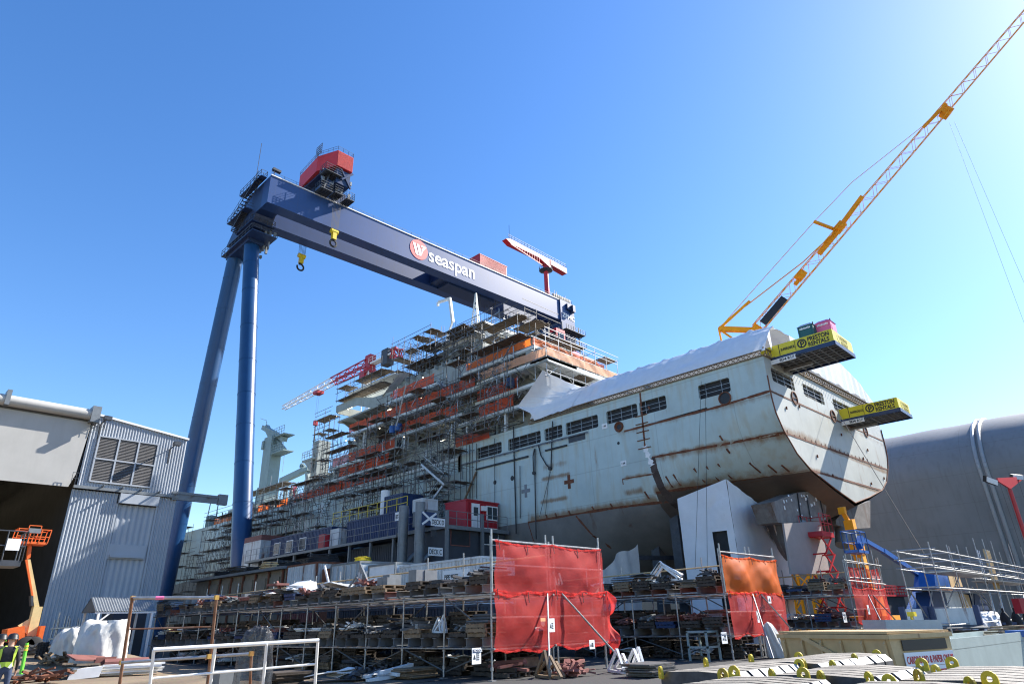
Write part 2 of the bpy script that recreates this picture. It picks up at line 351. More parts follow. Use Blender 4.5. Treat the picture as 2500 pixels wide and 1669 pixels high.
# legs on the near side
def leg(p,q,r):
    l=MB().bar(p,q,r,28); o=l.build('leg',M['legblue'],gc,smooth=True)
    c=MB(); d=(V(q)-V(p)).normalized()
    for f in (.12,.19,.27,.36,.45,.53,.62,.72,.83,.92):
        c.bar(V(p)+(V(q)-V(p))*f-d*.06,V(p)+(V(q)-V(p))*f+d*.06,r+.03,28)
        (c.box(*(V(p)+(V(q)-V(p))*f+V((-.2,r,-.2))),*(V(p)+(V(q)-V(p))*f+V((.2,r+.45,.2)))) if f in (.36,.62,.83) else None)
    c.build('flange_ring',M['legblue'],o,smooth=True); return o
leg((36.5,81.4,.2),(36.5,95.9,61.6),1.22); leg((36.5,109.6,.2),(36.5,101.9,62),1.3)
MB().box(34.6,78.5,0,38.4,84.3,1.4).box(34.6,106.5,0,38.4,112.5,1.4).build('bogie',M['navy'],gc)
# head of the leg, platforms, stairs
MB().box(35.2,94.2,60.6,37.9,102.9,62.6).prism([(34.95,93.4,63.2),(34.95,103,63.2),(34.95,98.4,67.8),(34.95,90,67.8)],(3.2,0,0)).build('leg_head',M['navy'],gc)
MB().box(35.2,90.4,64.9,37.8,98.3,70.3).build('saddle',M['navy'],gc)
pf=[(34.6,91.6,38.9,103.6,61.4),(34.6,92.4,38.6,98.6,63.6),(33.6,93.6,35.4,100.6,66.2),(33.8,89.4,34.85,97.4,70.4)]
for x0,y0,x1,y1,z in pf:
    p=deckplate(MB(),x0,y0,x1,y1,z).build('platform',M['navy'],gc)
    mb=MB(); rail(mb,[(x0,y0,z),(x1,y0,z),(x1,y1,z),(x0,y1,z),(x0,y0,z)],1.1,.045,1.3); mb.build('handrail',M['steel'],p)
for (a,b) in (((38.4,92.6,61.5),(38.4,97,63.7)),((34.2,98.5,63.8),(34.2,95,66.2)),((34.0,99,66.3),(34.0,90,70.4))):
    a,b=V(a),V(b); mb=MB(); n=14
    for i in range(n+1):
        q=a+(b-a)*i/n; mb.box(q.x-.45,q.y-.14,q.z,q.x+.45,q.y+.14,q.z+.05)
    for s in (-.47,.47):
        mb.beam(a+V((s,0,0)),b+V((s,0,0)),.05,.25); mb.bar(a+V((s,0,1)),b+V((s,0,1)),.035,3)
        for i in range(0,n+1,2): q=a+(b-a)*i/n+V((s,0,0)); mb.bar(q,q+V((0,0,1)),.03,3)
    mb.build('stair',M['steel'],gc)
rr=random.Random(3); mb=MB()
for i in range(40):
    x,y,z=rr.uniform(37.2,38.8),rr.uniform(91.8,97),rr.choice((61.8,61.8,62.6,64.2,59.8)); a,b,c=rr.uniform(.15,.5),rr.uniform(.15,.5),rr.uniform(.3,1.3); mb.box(x,y,z,x+a,y+b,z+c)
mb.build('winch_gear',M['greyst'],gc)
mb=MB().bar((33.7,91,70.4),(33.7,91,77.8),.05,4).bar((35.5,88.4,70.2),(35.5,88.4,72.2),.09,4).box(35.2,88.2,71.6,36.6,88.8,72.0); mb.build('antenna',M['steel'],gc)
# far leg
rl=MB().box(107.2,87.7,0,112.25,87.99,zt(107.2)+.15).box(107.4,87.99,0,112.2,96.9,66.7).build('rigid_leg',M['navyface'],gc)
text('ZPMC',M['letter'],rl,(107.7,87.66,67.75),(1,0,-.02),(0,0,1),1.7,.05,bold=.02)
mb=MB().box(109.3,87.2,70.1,111.4,87.69,71.6).box(110.6,86.6,69.6,111.5,87.7,71.4); mb.build('floodlight_box',M['navy'],rl)
for z in (63.6,60.4,57.6):
    p=deckplate(MB(),106.2,85.4,113.2,87.6,z).build('platform',M['steel'],rl); mb=MB(); rail(mb,[(106.2,85.5,z),(113.2,85.5,z)],1.1,.06,.9,3)
    for i in range(10): x=106.4+i*.7; mb.beam((x,85.5,z),(x,87.6,z-1.1),.09,.09)
    mb.build('handrail',M['steel'],p)
MB().bar((106.8,87.2,50),(106.8,87.2,66),.12,6).bar((112.6,87,48),(112.6,87,66),.15,6).build('cable_pipe',M['steel'],rl)
cb=MB().box(102.3,85.3,58.7,105.3,87.6,62.4).build('operator_cab',M['redbright'],gc)
MB().box(102.8,85.24,59.4,104.8,85.29,61.6).box(102.24,85.7,59.4,102.29,87.3,61.6).build('window',M['glass'],cb)
mb=MB().box(101.9,85,58.2,105.8,88,58.6); rail(mb,[(105.6,85,58.6),(105.6,88,58.6)],1.1,.05,.6); mb.build('cab_floor',M['steel'],cb)
# rail top gear on the far end
mb=MB(); 
for i in range(9): x=106+i*.7; mb.bar((x,88.5,zt(x)),(x+rr.uniform(-.4,.4),88.5,zt(x)+rr.uniform(1,2.6)),.07,4).box(x-.2,88.3,zt(x)+.8,x+.3,88.8,zt(x)+1.5)
rail(mb,[(104,88.1,zt(104)),(112,88.1,zt(112))],1.1,.05,1); mb.build('mast_gear',M['steel'],gc)
# emblem and lettering on the girder face
em=MB().lathe((65.35,87.985,68.55),[(0,.0),(2.15,.0),(2.15,-.05),(0,-.05)],40,(0,1,0)); em.build('emblem_disc',mat('emblem red',(.62,.07,.07),.5,0,.04),fg)
def em2(pts): return [(65.35+a,87.92,68.55+b) for a,b in pts]
MB().prism(em2([(-1.55,1.1),(-.95,1.1),(-.05,-1.35),(-.7,-1.35)]),(0,-.03,0)).prism(em2([(-.6,1.1),(-.05,1.1),(.38,0),(.38,-1.35),(.1,-1.35)]),(0,-.03,0)).prism(em2([(.55,-1.35),(.95,.0),(1.75,1.15),(.55,1.15),(.3,.75),(1,.75),(.62,.25)]),(0,-.03,0)).build('emblem_flag',M['letter'],fg)
em3=text('seaspan',M['letter'],fg,(67.7,87.97,67.1),(1,0,SL),(0,0,1),4.15,.06,sx=.97)
# ---------------- trolley with machine house
tr=thing('crane_trolley','red trolley house with dark underframe riding high on the blue crane beam, hooks below it','crane trolley',(46.5,91,72))
hp=[(45.3,86),(48.45,86),(48.45,97.3),(44,97.3),(43.55,90)]
hz0,hz1=76.7,80.0
hs_=MB().prism([(x,y,hz0) for x,y in hp],(0,0,hz1-hz0)).build('machine_house',mat('house red',(.50,.03,.035),.5,0,.08,1),tr)
mb=MB()
for i in range(22): x=45.4+i*.142; mb.box(x,85.93,hz0+.05,x+.06,85.99,hz1-.05)
for i in range(30): y=86.2+i*.36; mb.box(48.46,y,hz0,48.52,y+.14,hz1)
mb.build('ribbed_cladding',mat('ribbed red',(.58,.07,.06),.5,0,.08,1),hs_)
mb=MB(); rail(mb,[(x,y,hz1) for x,y in hp]+[(hp[0][0],hp[0][1],hz1)],.9,.035,1.2); mb.build('handrail',M['steel'],hs_)
mb=MB().box(44.2,88,hz0-.5,48.5,97,hz0-.02).box(45.6,86.3,73.4,48.3,90.6,hz0-.3).box(45.2,93.4,zt(46),48.3,97,hz0-.3).box(43.9,88.2,zt(44)+.1,48.9,90.2,73.2)
mb.beam((43.7,87.4,75.8),(47.5,87.2,74.2),.3,.5).beam((46.5,86,74.2),(48.6,86,76.4),.3,.3).beam((46.4,86.2,76.4),(48.5,86.2,73.2),.25,.25); mb.build('underframe',M['navy'],tr)
for x0,x1,z in ((42.6,44.9,70.6),(45.3,46.9,70.9),(47.6,49.2,70.7),(43.2,46.4,74.6)):
    p=deckplate(MB(),x0,85.6,x1,87.8,z,.12); 
    for k in range(5): p.beam((x0+.2+k*(x1-x0-.4)/4,85.7,z-.2),(x0+.2+k*(x1-x0-.4)/4,87.8,z-.2),.09,.14)
    p=p.build('platform',M['steel'],tr); mb=MB(); rail(mb,[(x0,87.7,z),(x0,85.7,z),(x1,85.7,z),(x1,87.7,z)],1.5,.04,.6,3); mb.build('handrail',M['steel'],p)
mb=MB()
for i in range(26): x,y,z=rr.uniform(43,49),rr.uniform(86.2,88.2),rr.uniform(71,76); a=rr.uniform(.15,.5); mb.box(x,y,z,x+a,y+a,z+rr.uniform(.2,.9))
mb.build('drive_gear',M['greyst'],tr)
a,b=V((43.6,87.0,71)),V((44.6,87,75.4)); mb=MB()
for i in range(12): q=a+(b-a)*i/11; mb.box(q.x-.3,q.y-.4,q.z,q.x+.3,q.y+.4,q.z+.05)
mb.beam(a+V((0,-.4,0)),b+V((0,-.4,0)),.06,.25).beam(a+V((0,.4,0)),b+V((0,.4,0)),.06,.25); mb.build('stair',M['steel'],tr)
mb=MB(); rail(mb,[(43.2,88,79.2),(43.2,90,79.2)],2.4,.05,.5,5); mb.build('ladder_cage',M['steel'],tr)
def hook(x,y,ztop,zh,label,double):
    h=thing('hook_block',label,'crane hook',(x,y,zh),'yellow hook blocks under the trolley')
    mb=MB()
    for dx in (-.75,-.5,-.25,.05,.3,.55,.75): mb.bar((x+dx*1.05,y,ztop),(x+dx*.8,y,zh+1.9),.045,3,cap=False)
    mb.build('rope',M['cable'],h)
    MB().box(x-.62,y-.3,zh+1.25,x+.62,y+.3,zh+1.85).box(x-.34,y-.34,zh,x+.36,y+.34,zh+1.3).bar((x-.66,y,zh+1.55),(x+.66,y,zh+1.55),.42,12).build('sheave_block',M['yellow'],h)
    mb=MB(); c=V((x,y,zh-.75)); pts=[c+V((.62*math.cos(t),0,.62*math.sin(t))) for t in [math.radians(k) for k in range(110,-200,-22)]]
    mb.path(pts,.17,6).bar((x-.2,y,zh+.1),(x-.2,y,zh-.25),.2,6)
    if double: mb.path([c+V((-.62*math.cos(t),0,.62*math.sin(t))) for t in [math.radians(k) for k in range(90,-110,-22)]],.17,6)
    mb.build('hook',M['black'],h)
hook(46.4,86.6,71.3,60.9 +1.1,'yellow hook block on long ropes hanging in front of the crane beam',True)
hook(46.0,96.9,70,61.6,'yellow hook block hanging below and behind the beam, nearer the round legs',False)
lt=MB().box(73,90.5,66.3,90,94.1,69.5).box(75,90.6,65.7,88,94,66.3)  # box fills the rear girder's shadowed stretch; trolley read from the hanging ropes
lower=thing('lower_trolley','dark lower trolley added between the two beams of the crane, ropes under it','crane trolley',(81,92.3,66)); lt.build('frame',M['navy'],lower)
mb=MB()
for i in range(10): x=84+i*.75; mb.bar((x,90.6+ (i%3)*1.4,66.4),(x,90.6+(i%3)*1.4,50),.035,3,cap=False)
mb.build('rope',M['cable'],lower)
# red house and jib crane on the girder
a=P(900+1060*.2554,500+470*.2554,'y',90.6); b=P(900+1320*.2554,500+585*.2554,'y',90.6)
eh=MB().box(a.x,90.6,zt(a.x)-.1,b.x,95.4,a.z).build('electrical_house',M['red'],gc)
mb=MB(); n=26
for i in range(n): x=a.x+.1+(b.x-a.x-.2)*i/n; mb.box(x,90.52,zt(a.x),x+.16,90.59,a.z-.1)
mb.box(a.x-.08,90.5,a.z,b.x+.08,95.5,a.z+.15); mb.build('ribbed_cladding',mat('house ribs',(.50,.05,.045),.5,0,.1,1),eh)
jc=thing('jib_crane','red jib crane on a single post at the far end of the blue beam','jib crane',(105.5,90,72))
s=.935; X=105.3; ZT=P(900+1720*.2554,500+560*.2554,'y',90).z
MB().bar((X,90,zt(X)-.1),(X,90,ZT),.62,14,.55).build('post',M['redbright'],jc,smooth=True)
p=MB().lathe((X,90,P(900+1715*.2554,500+640*.2554,'y',90).z),[(.5,-.4),(1.7,0),(1.7,.12),(.5,.12)],10); zz=P(900+1715*.2554,500+640*.2554,'y',90).z
for i in range(10): t=i*math.pi/5; t2=t+math.pi/5; c=lambda t,z:(X+1.65*math.cos(t),90+1.65*math.sin(t),z); p.bar(c(t,zz),c(t,zz+1.1),.04,3).bar(c(t,zz+1.1),c(t2,zz+1.1),.04,3).bar(c(t,zz+.6),c(t2,zz+.6),.04,3)
p.build('ring_platform',M['steel'],jc)
tip=P(900+1300*.2554,500+345*.2554,'y',90); tail=P(900+1870*.2554,500+610*.2554,'y',90)
d=V((tip.x-X,0,0)); zB=ZT
mb=MB().prism([(tip.x-.2,89.3,zB+.2),(tip.x+1.4,89.3,zB-.55),(X-3,89.3,zB-.3),(X+1,89.3,zB-1.6),(X+1.2,89.3,zB+.75),(tip.x+1,89.3,zB+.75)],(0,1.4,0))
mb.prism([(X+1,89.2,zB-.6),(tail.x,89.2,zB-.9),(tail.x,89.2,zB+.6),(X+1,89.2,zB+.75)],(0,1.6,0)); mb.build('jib_arm',M['redbright'],jc)
mb=MB(); mb.beam((tip.x+1.2,89.2,zB-.75),(X-2.2,89.2,zB-2.1),.12,.2)
for i in range(12): x=tip.x+1.6+i*.85; f=(x-tip.x-1.2)/(X-3.4-tip.x); mb.bar((x,89.2,zB-.4),(x,89.2,zB-.75-1.35*f),.06,4)
mb.build('lower_truss',M['redbright'],jc)
mb=MB(); rail(mb,[(tip.x+.6,89.4,zB+.8),(tail.x,89.4,zB+.8),(tail.x,90.6,zB+.8)],1,.04,1.1); mb.bar((tip.x+1.6,90,zB+.8),(tip.x+1.6,90,zB+5),.05,3); mb.build('handrail',M['steel'],jc)
# ================================================================ TOWER CRANE beyond the ship
tc=thing('tower_crane','white and red flat top tower crane standing behind the scaffolded ship, jib pointing left','tower crane',(66,103.5,0))
MB().lattice((66,103.5,0),(66,103.5,47.6),1.7,1.7,26,.07,.14).build('mast',M['white'],tc)
MB().lattice((66,117.5,49.6),(66,139,48.9),1.25,.8,15,.06,.12).build('jib',M['white'],tc)
MB().lattice((66,104,49.6),(66,117.5,49.6),1.6,1.25,8,.09,.15).build('jib_root',M['red'],tc)
MB().bar((66,103.5,47.3),(66,103.5,48.3),1.3,12).box(65.3,102.6,48.3,66.7,104.4,51.2).box(64.6,103.3,46,65.2,105,47.8).build('slewing_unit',M['red'],tc)
mb=MB().box(65.3,95.4,49.0,66.7,103,49.3); rail(mb,[(65.3,95.4,49.3),(65.3,103,49.3)],1.1,.05,1.2); mb.build('counter_jib',M['white'],tc)
MB().box(65.2,96.6,47.4,66.8,98.6,50.6).build('counterweight',M['slate'],tc)
MB().lattice((66,93.8,49),(66,95.6,49),1.6,1.6,2,.1,.16,cross=True).build('end_frame',M['red'],tc)
mb=MB().box(64.2,101.8,43.6,65.2,103.4,46); mb.build('cab',M['white'],tc)
mb=MB().bar((65.8,123.2,48.6),(65.8,123.2,42),.025,3).bar((66.2,123.2,48.6),(66.2,123.2,42),.025,3); mb.build('rope',M['cable'],tc)
MB().box(65.2,122.2,48.2,66.8,124.2,48.8).box(65.6,122.9,41.2,66.4,123.5,42.2).build('trolley_hook',M['red'],tc)
MB().bar((66,123.2,41.2),(66,122.9,36),.12,4).build('hanging_sling',M['black'],tc)
# ================================================================ YELLOW LUFFING CRANE behind the stern
A=D(1845,806,82); B=D(2560,-30,96); E1=D(2310,275,91); E2=D(2050,555,86); 
yc=thing('luffing_crane','tall yellow lattice boom crane rising behind the wrapped stern of the ship','mobile crane',(A.x,A.y,0))
MB().lattice(A,B,1.3,1.1,46,.034,.07).build('boom',M['craneyel'],yc)
Tb=D(1755,803,82)
MB().beam(Tb,A,.55,.6).bar(Tb,A+(Tb-A)*.2+V((0,0,-3)),.14,4).bar(Tb,D(1762,835,82),.13,4).build('rear_frame',M['craneyel'],yc)
Kp=D(1988,541,85); 
mb=MB().path([Tb,D(1835,712,83),Kp,D(2080,445,87),E1+V((0,0,.7))],.05,4).path([Tb,D(1810,755,82.6),D(1960,640,84.6),E2],.09,4); mb.build('pendant_bars',M['craneyel'],yc)
MB().beam(Tb,D(1830,735,82.7),.25,.3).build('strut',M['craneyel'],yc)
for a_,b_,w1,w2 in ((Kp,D(2038,560,86),.3,.35),(D(2035,575,86),D(2105,480,87),.35,.6),(D(2000,620,85.5),D(2050,560,86),.35,.6),(D(2255,310,90.5),D(2310,255,91),.4,.4)): MB().beam(a_,b_,w1,w2).build('strut',M['craneyel'],yc)
for c_,k in ((E1,.8),(D(2050,555,86),.75),(D(1955,672,84),.7),(D(1945,690,84),.35),(A,.7)):
    dd=(B-A).normalized(); u_,t_=perp(dd); MB().obox(c_,dd*k*.8,u_*.72*k,t_*.72*k).bar(c_-u_*k*.9,c_+u_*k*.9,.35*k,10).build('boom_joint',M['craneyel'],yc)
q=D(1868,768,82)-V((0,.9,0)); dd=(B-A).normalized(); sp=MB().beam(q-dd*1.9,q+dd*2.6,.2,.9).build('sign_board',M['black'],yc)
mb=MB()
for px,py,qx,qy in ((2318,300,2505,800),(2330,298,2520,735)): mb.bar(D(px,py,91),D(qx,qy,70),.018,3,cap=False)
mb.build('rope',M['greyst'],yc)
MB().lattice((A.x,A.y,0),A+V((0,0,-.6)),2,2,16,.09,.18).build('mast',M['craneyel'],yc)
# ================================================================ GREY FABRIC SHELTER on the far side
st=thing('fabric_shelter','huge dark grey rounded membrane shelter behind the stern, ribs over its shoulder','fabric building',(100,30,0))
def shp(t): # cross section x,z
    if t<.45: return V((91.0-1.6*(t/.45),0,16.2*t/.45))
    a=(t-.45)/.55*math.pi/2*1.02; return V((89.4+13*(1-math.cos(a)),0,16.2+7.7*math.sin(a)))
def sg(u,v):
    p=shp(v); y=-30+u*110; k=math.sin(u*110/7.5*math.pi)**2*.10 if v>.4 else math.sin(u*110/7.5*math.pi)**2*.05
    p.x-=k; p.z+=k*.5; p.y=y; return p
MB().grid(220,40,sg).build('membrane',M['tent'],st,smooth=True)
MB().box(103,-30,23.85,135,80,23.95).box(134.5,-30,0,135,80,23.8).build('roof_sheet',M['tent'],st)
yr=13.2
for o_ in (-.32,.32):
    mb=MB(); mb.path([shp(k/40)+V((-.12,yr+o_,.1)) for k in range(41)],.2,8); mb.build('rib_tube',mat('rib membrane',(.30,.31,.32),.3,0,.06),st,smooth=True)
# ================================================================ SHED at the left
sh=thing('workshop_building','tall grey ribbed metal workshop with a dark open doorway beneath a beige fabric door','workshop',(5,60,0))
ry=60.0
rz=lambda x:18.16-(x-12.6)*.115
def corr(mb,x0,x1,zf0,zf1,y,pitch,dp):
    n=max(1,round((x1-x0)/pitch)); p=(x1-x0)/n
    prof=[(0,0),(.26,0),(.44,1),(.68,1)]
    xs=[x0+p*(i+a) for i in range(n) for a,_ in prof]+[x1]; ds=[d for i in range(n) for _,d in prof]+[0]
    vs=[]
    for x,d in zip(xs,ds): vs+=[(x,y-d*dp,zf0(x)),(x,y-d*dp,zf1(x))]
    mb.add(vs,[(2*i,2*i+2,2*i+3,2*i+1) for i in range(len(xs)-1)]); return mb
mb=MB(); corr(mb,12.35,19.9,lambda x:12.42,rz,ry,.215,.07); corr(mb,12.1,15.4,lambda x:0,lambda x:12.12,ry,.24,.08); corr(mb,18.45,19.9,lambda x:0,lambda x:12.2,ry,.24,.08)
mb.build('wall',M['shed'],sh)
mb=MB(); corr(mb,15.4,18.45,lambda x:0,lambda x:11.3,ry+.05,.45,.05); dp_=mb.build('sliding_door',M['shed'],sh)
MB().box(15.45,ry-.45,11.35,18.4,ry-.05,12.12).box(15.5,ry-.14,7.1,18.2,ry-.06,8.2).box(15.6,ry-.3,7.2,18.1,ry-.1,7.42).box(15.36,ry-.1,0,15.5,ry-.02,11.35).box(18.35,ry-.1,0,18.5,ry-.02,11.35).build('door_hood',M['shed'],dp_)
MB().box(12.1,ry-.35,12.2,19.95,ry-.02,12.42).build('ledge',M['greyst'],sh)
mb=MB().box(19.4,ry-.3,12.55,24.0,ry-.1,12.75).box(19.4,ry-.3,12.05,24.0,ry-.1,12.2).box(19.4,ry-.24,12.2,24.0,ry-.16,12.55).box(23.3,ry-.4,12,24.1,ry,12.9)
for x in (14,15.4,16.8,18.2,19.6,21,22.4): mb.box(x,ry-.9,12.43,x+.1,ry,12.56)
mb.build('runway_beam',M['greyst'],sh)
lv=MB()
vx0,vx1,vz0,vz1=13.1,17.6,12.85,16.5
for i in range(3):
    for j in range(2):
        a=vx0+.06+i*(vx1-vx0)/3; b=vx0-.06+(i+1)*(vx1-vx0)/3; c=vz0+.06+j*(vz1-vz0)/2; d=vz0-.06+(j+1)*(vz1-vz0)/2
        for k in range(14): z=c+(d-c)*k/14; lv.add([(a,ry-.16,z),(b,ry-.16,z),(b,ry-.08,z+.16),(a,ry-.08,z+.16)],[(0,1,2,3)])
lv.build('louvre_vent',mat('louvre',(.12,.115,.11),.5,.2,.1,3),sh)
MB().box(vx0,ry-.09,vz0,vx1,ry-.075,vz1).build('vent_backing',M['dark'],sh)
fr=MB()
for i in range(4): x=vx0+i*(vx1-vx0)/3; fr.box(x-.06,ry-.19,vz0,x+.06,ry-.1,vz1)
for j in range(3): z=vz0+j*(vz1-vz0)/2; fr.box(vx0,ry-.2,z-.05,vx1,ry-.11,z+.05)
fr.build('vent_frame',M['shed'],sh)
MB().prism([(12.3,ry-.2,rz(12.3)),(20,ry-.2,rz(20)),(20,ry-.2,rz(20)+.16),(12.3,ry-.2,rz(12.3)+.16)],(0,.35,0)).build('roof_trim',M['white'],sh)
MB().add([(12.3,ry+.12,rz(12.3)+.1),(20,ry+.12,rz(20)+.1),(20,120,rz(20)+.1),(12.3,120,rz(12.3)+.1)],[(0,1,2,3)]).box(-30,ry+.1,18.3,12.3,120,18.5).build('roof',M['greyst'],sh)
MB().box(19.8,ry+.02,0,19.9,120,rz(19.8)).build('side_wall',M['shed'],sh)
MB().prism([(-30,ry-.25,12.02),(11.75,ry-.25,12.22),(12.05,ry-.25,13.2),(12.3,ry-.25,17.45),(-30,ry-.25,17.6)],(0,.1,0)).build('fabric_door',M['curtain'],sh)
MB().box(-30,ry-.1,17.35,12.3,ry+.1,18.4).build('door_header',M['greyst'],sh)
MB().bar((-30,ry-.55,18.15),(12.2,ry-.55,18.0),.42,16).build('door_roll',M['curtain'],sh,smooth=True)
MB().box(12.0,ry-1.05,17.35,12.62,ry-.05,18.65).build('roll_housing',M['greyst'],sh); MB().box(6.3,ry-1.02,17.6,6.6,ry-.05,18.75).build('roll_housing',M['greyst'],sh)
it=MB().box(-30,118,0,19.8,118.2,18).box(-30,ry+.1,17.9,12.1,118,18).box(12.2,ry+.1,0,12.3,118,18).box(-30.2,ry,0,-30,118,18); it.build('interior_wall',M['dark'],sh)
l=MB()
for i in range(7): l.bar((3+i*.3,68+i*7,15.6),(3+i*.3,68+i*7,15.5),.32,10); l.bar((9.6,68+i*7,15.6),(9.6,68+i*7,15.5),.32,10)
l.build('ceiling_lamp',M['dot'],sh)
for x,z in ((18.6,16.3),(13.0,17.5)):
    MB().bar((x,ry-.05,z-1.2),(x,ry-.1,z),.06,6).bar((x,ry-.1,z),(x+.1,ry-1.1,z+.25),.05,6).box(x-.15,ry-1.5,z+.1,x+.4,ry-1.0,z+.4).build('wall_lamp',M['steel'],sh)
mb=MB(); rail(mb,[(12.2,ry-.6,17.0),(13.2,ry-.6,17.0),(13.2,ry,17.0)],.7,.02,.5); rail(mb,[(11.8,ry-.6,12.4),(12.3,ry-.6,12.4)],.9,.02,.3); mb.build('lamp_bracket',M['steel'],sh)
# ================================================================ ground shape at the left: handled by gz()
def ss(t): t=max(0,min(1,t)); return t*t*(3-2*t)
def gz(x,y): return .8*ss((y-34)/8)*ss((15.8-x)/4)
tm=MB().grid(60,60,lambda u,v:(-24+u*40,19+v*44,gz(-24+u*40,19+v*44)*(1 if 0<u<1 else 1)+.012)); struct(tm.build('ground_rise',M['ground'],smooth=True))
def onground(px,py):
    lo,hi=5,150
    for _ in range(60):
        mid=(lo+hi)/2; q=D(px,py,mid)
        if q.z>gz(q.x,q.y): lo=mid
        else: hi=mid
    return D(px,py,lo)
# ---------------- small canopy roof
cy=47.0; g0=gz(11,cy)
cn=thing('canopy_shelter','small open shelter with a grey corrugated gable roof beside the white tarpaulins','shelter',(11.5,cy,g0))
ra=P(223,1458,'y',cy); rb=V((ra.x+3.3,cy,ra.z)); ew=1.0
zE=P(258,1492,'y',cy-1.6).z
mb=MB(); n=46; vs=[]
for i in range(n+1):
    x=ra.x+3.3*i/n; h=.04*(i%2); vs+=[(x,cy-1.5,zE+h),(x,cy,ra.z+h),(x,cy+1.5,zE+h)]
mb.add(vs,[(3*i+k,3*i+3+k,3*i+4+k,3*i+1+k) for i in range(n) for k in(0,1)]); mb.build('roof',M['greyst'],cn)
MB().prism([(ra.x+.02,cy-1.48,zE),(ra.x+.02,cy,ra.z-.03),(ra.x+.02,cy+1.48,zE)],(.05,0,0)).build('gable',M['greyst'],cn)
for x in (ra.x+.2,rb.x-.2):
    for y in (cy-1.4,cy+1.4): MB().box(x-.06,y-.06,gz(x,y),x+.06,y+.06,zE).build('post',M['white'],cn)
MB().beam((ra.x+.2,cy-1.4,zE-.6),(ra.x+.8,cy-1.4,zE-.05),.08,.08).box(ra.x,cy-1.45,zE-.1,rb.x,cy-1.35,zE).build('brace',M['white'],cn)
b2=tag(MB().box(14.0,50,gz(14,50),16.0,52.5,3.0).build('site_cabin',M['slate']),'slate blue cabin half hidden under the corrugated shelter roof','cabin')
# ---------------- boom lift, orange
def wheel(mb,c,r,w,ax=(1,0,0)):
    ax=V(ax); mb.lathe(V(c)-ax*w/2,[(0,0),(r*.8,0),(r,w*.2),(r,w*.8),(r*.8,w),(0,w)],18,ax)
ly=44.0
def Lq(x,y,yy=ly): return P(x/3.656,1240+y/3.656,'y',yy)
bl=thing('boom_lift','orange boom lift with a cream lower boom, basket raised before the dark doorway','boom lift',(8.0,ly,gz(8,ly)))
c=Lq(220,1190); gg=gz(c.x,ly); c0,c1=Lq(110,1190).x,Lq(345,1190).x
MB().box(c0,ly-.9,gg+.42,c1,ly+.9,c.z).build('chassis',M['liftor'],bl)
MB().prism([(Lq(40,1130).x,ly-.8,c.z+.02),(Lq(40,1080).x,ly-.8,Lq(40,1080).z),(Lq(190,1050).x,ly-.8,Lq(190,1050).z),(Lq(200,1150).x,ly-.8,c.z+.02)],(0,1.4,0)).box(Lq(320,1100).x,ly-.8,c.z+.02,Lq(362,1100).x,ly+.6,Lq(340,1050).z).build('turret_cover',M['liftor'],bl)
for x in (c0+.45,c1-.4):
    for dy in (-.85,.85): w_=MB(); wheel(w_,(x,ly+dy,gg+.45),.45,.3,(0,1,0)); w_.build('wheel',M['rubber'],bl,smooth=True)
def strip(l0,r0,l1,r1,dy,mt,nm,th=.5): MB().prism([Lq(*l0,ly+dy),Lq(*r0,ly+dy),Lq(*r1,ly+dy),Lq(*l1,ly+dy)],(0,th,0)).build(nm,mt,bl)
strip((240,1140),(322,1140),(303,877),(383,877),-.3,M['liftcr'],'lower_boom'); strip((160,1045),(245,1130),(262,985),(306,890),-.2,M['liftcr'],'side_link',.1)
strip((306,876),(352,876),(246,455),(272,455),-.2,M['liftcr'],'upper_boom',.4); strip((285,790),(300,790),(226,460),(244,455),-.25,M['liftor'],'lift_cylinder',.12); strip((240,455),(272,440),(262,300),(292,290),-.2,M['liftor'],'jib',.3); strip((280,870),(300,870),(276,780),(298,780),-.28,M['steel'],'joint_block',.5)
mb=MB(); q0,q1=Lq(105,310),Lq(395,318); t0,t1=Lq(130,188),Lq(425,205)
mb.box(q0.x,ly-.7,q0.z-.06,q1.x,ly+.3,q0.z+.05)
for dy in (-.7,.3):
    for f in (0,.35,.5,.72,1): mb.bar((q0.x+(q1.x-q0.x)*f,ly+dy,q0.z),(q0.x+(q1.x-q0.x)*f+.06,ly+dy,t0.z-.02),.028,4)
    for h in (.45,.98): mb.bar((q0.x+.03,ly+dy,q0.z+(t0.z-q0.z)*h),(q1.x+.06,ly+dy,q0.z+(t0.z-q0.z)*h),.03,4)
for x in (q0.x,q1.x): mb.bar((x+.05,ly-.7,t0.z),(x+.05,ly+.3,t0.z),.03,4)
x0,x1=Lq(240,165).x,Lq(348,165).x; zt_=Lq(240,165).z; mb.bar((x0,ly-.7,t0.z-.2),(x0,ly-.7,zt_),.03,4).bar((x1,ly-.7,t0.z-.2),(x1,ly-.7,zt_),.03,4).bar((x0,ly-.7,zt_),(x1,ly-.7,zt_),.03,4); mb.build('basket',M['liftor'],bl)
MB().box(x0,ly-.8,t0.z-.22,x1,ly-.6,t0.z+.02).build('control_box',M['greyst'],bl)
by=28.0
g2=thing('lift_basket','grey work basket of a second boom lift, hanging at the left edge before the doorway','boom lift',(2.2,by,0))
a=P(0,1392,'y',by); b=P(44,1372,'y',by); tp=P(40,1300,'y',by).z
mb=MB().box(a.x-1.2,by-.5,b.z-.16,b.x,by+.6,b.z+.02); rail(mb,[(a.x-1.2,by-.5,b.z),(b.x,by-.5,b.z),(b.x,by+.6,b.z)],tp-b.z,.022,.6,2,5); mb.build('basket',M['steel'],g2)
MB().box(a.x-.1,by-.55,tp-.62,a.x+.28,by-.52,tp-.25).build('panel_board',M['white'],g2)
MB().beam((a.x-.4,by+.1,b.z-.1),(a.x-3.5,by+3,.6),.3,.35).box(a.x-5,by+2,.1,a.x-2.8,by+4,1.1).build('boom',M['greyst'],g2)
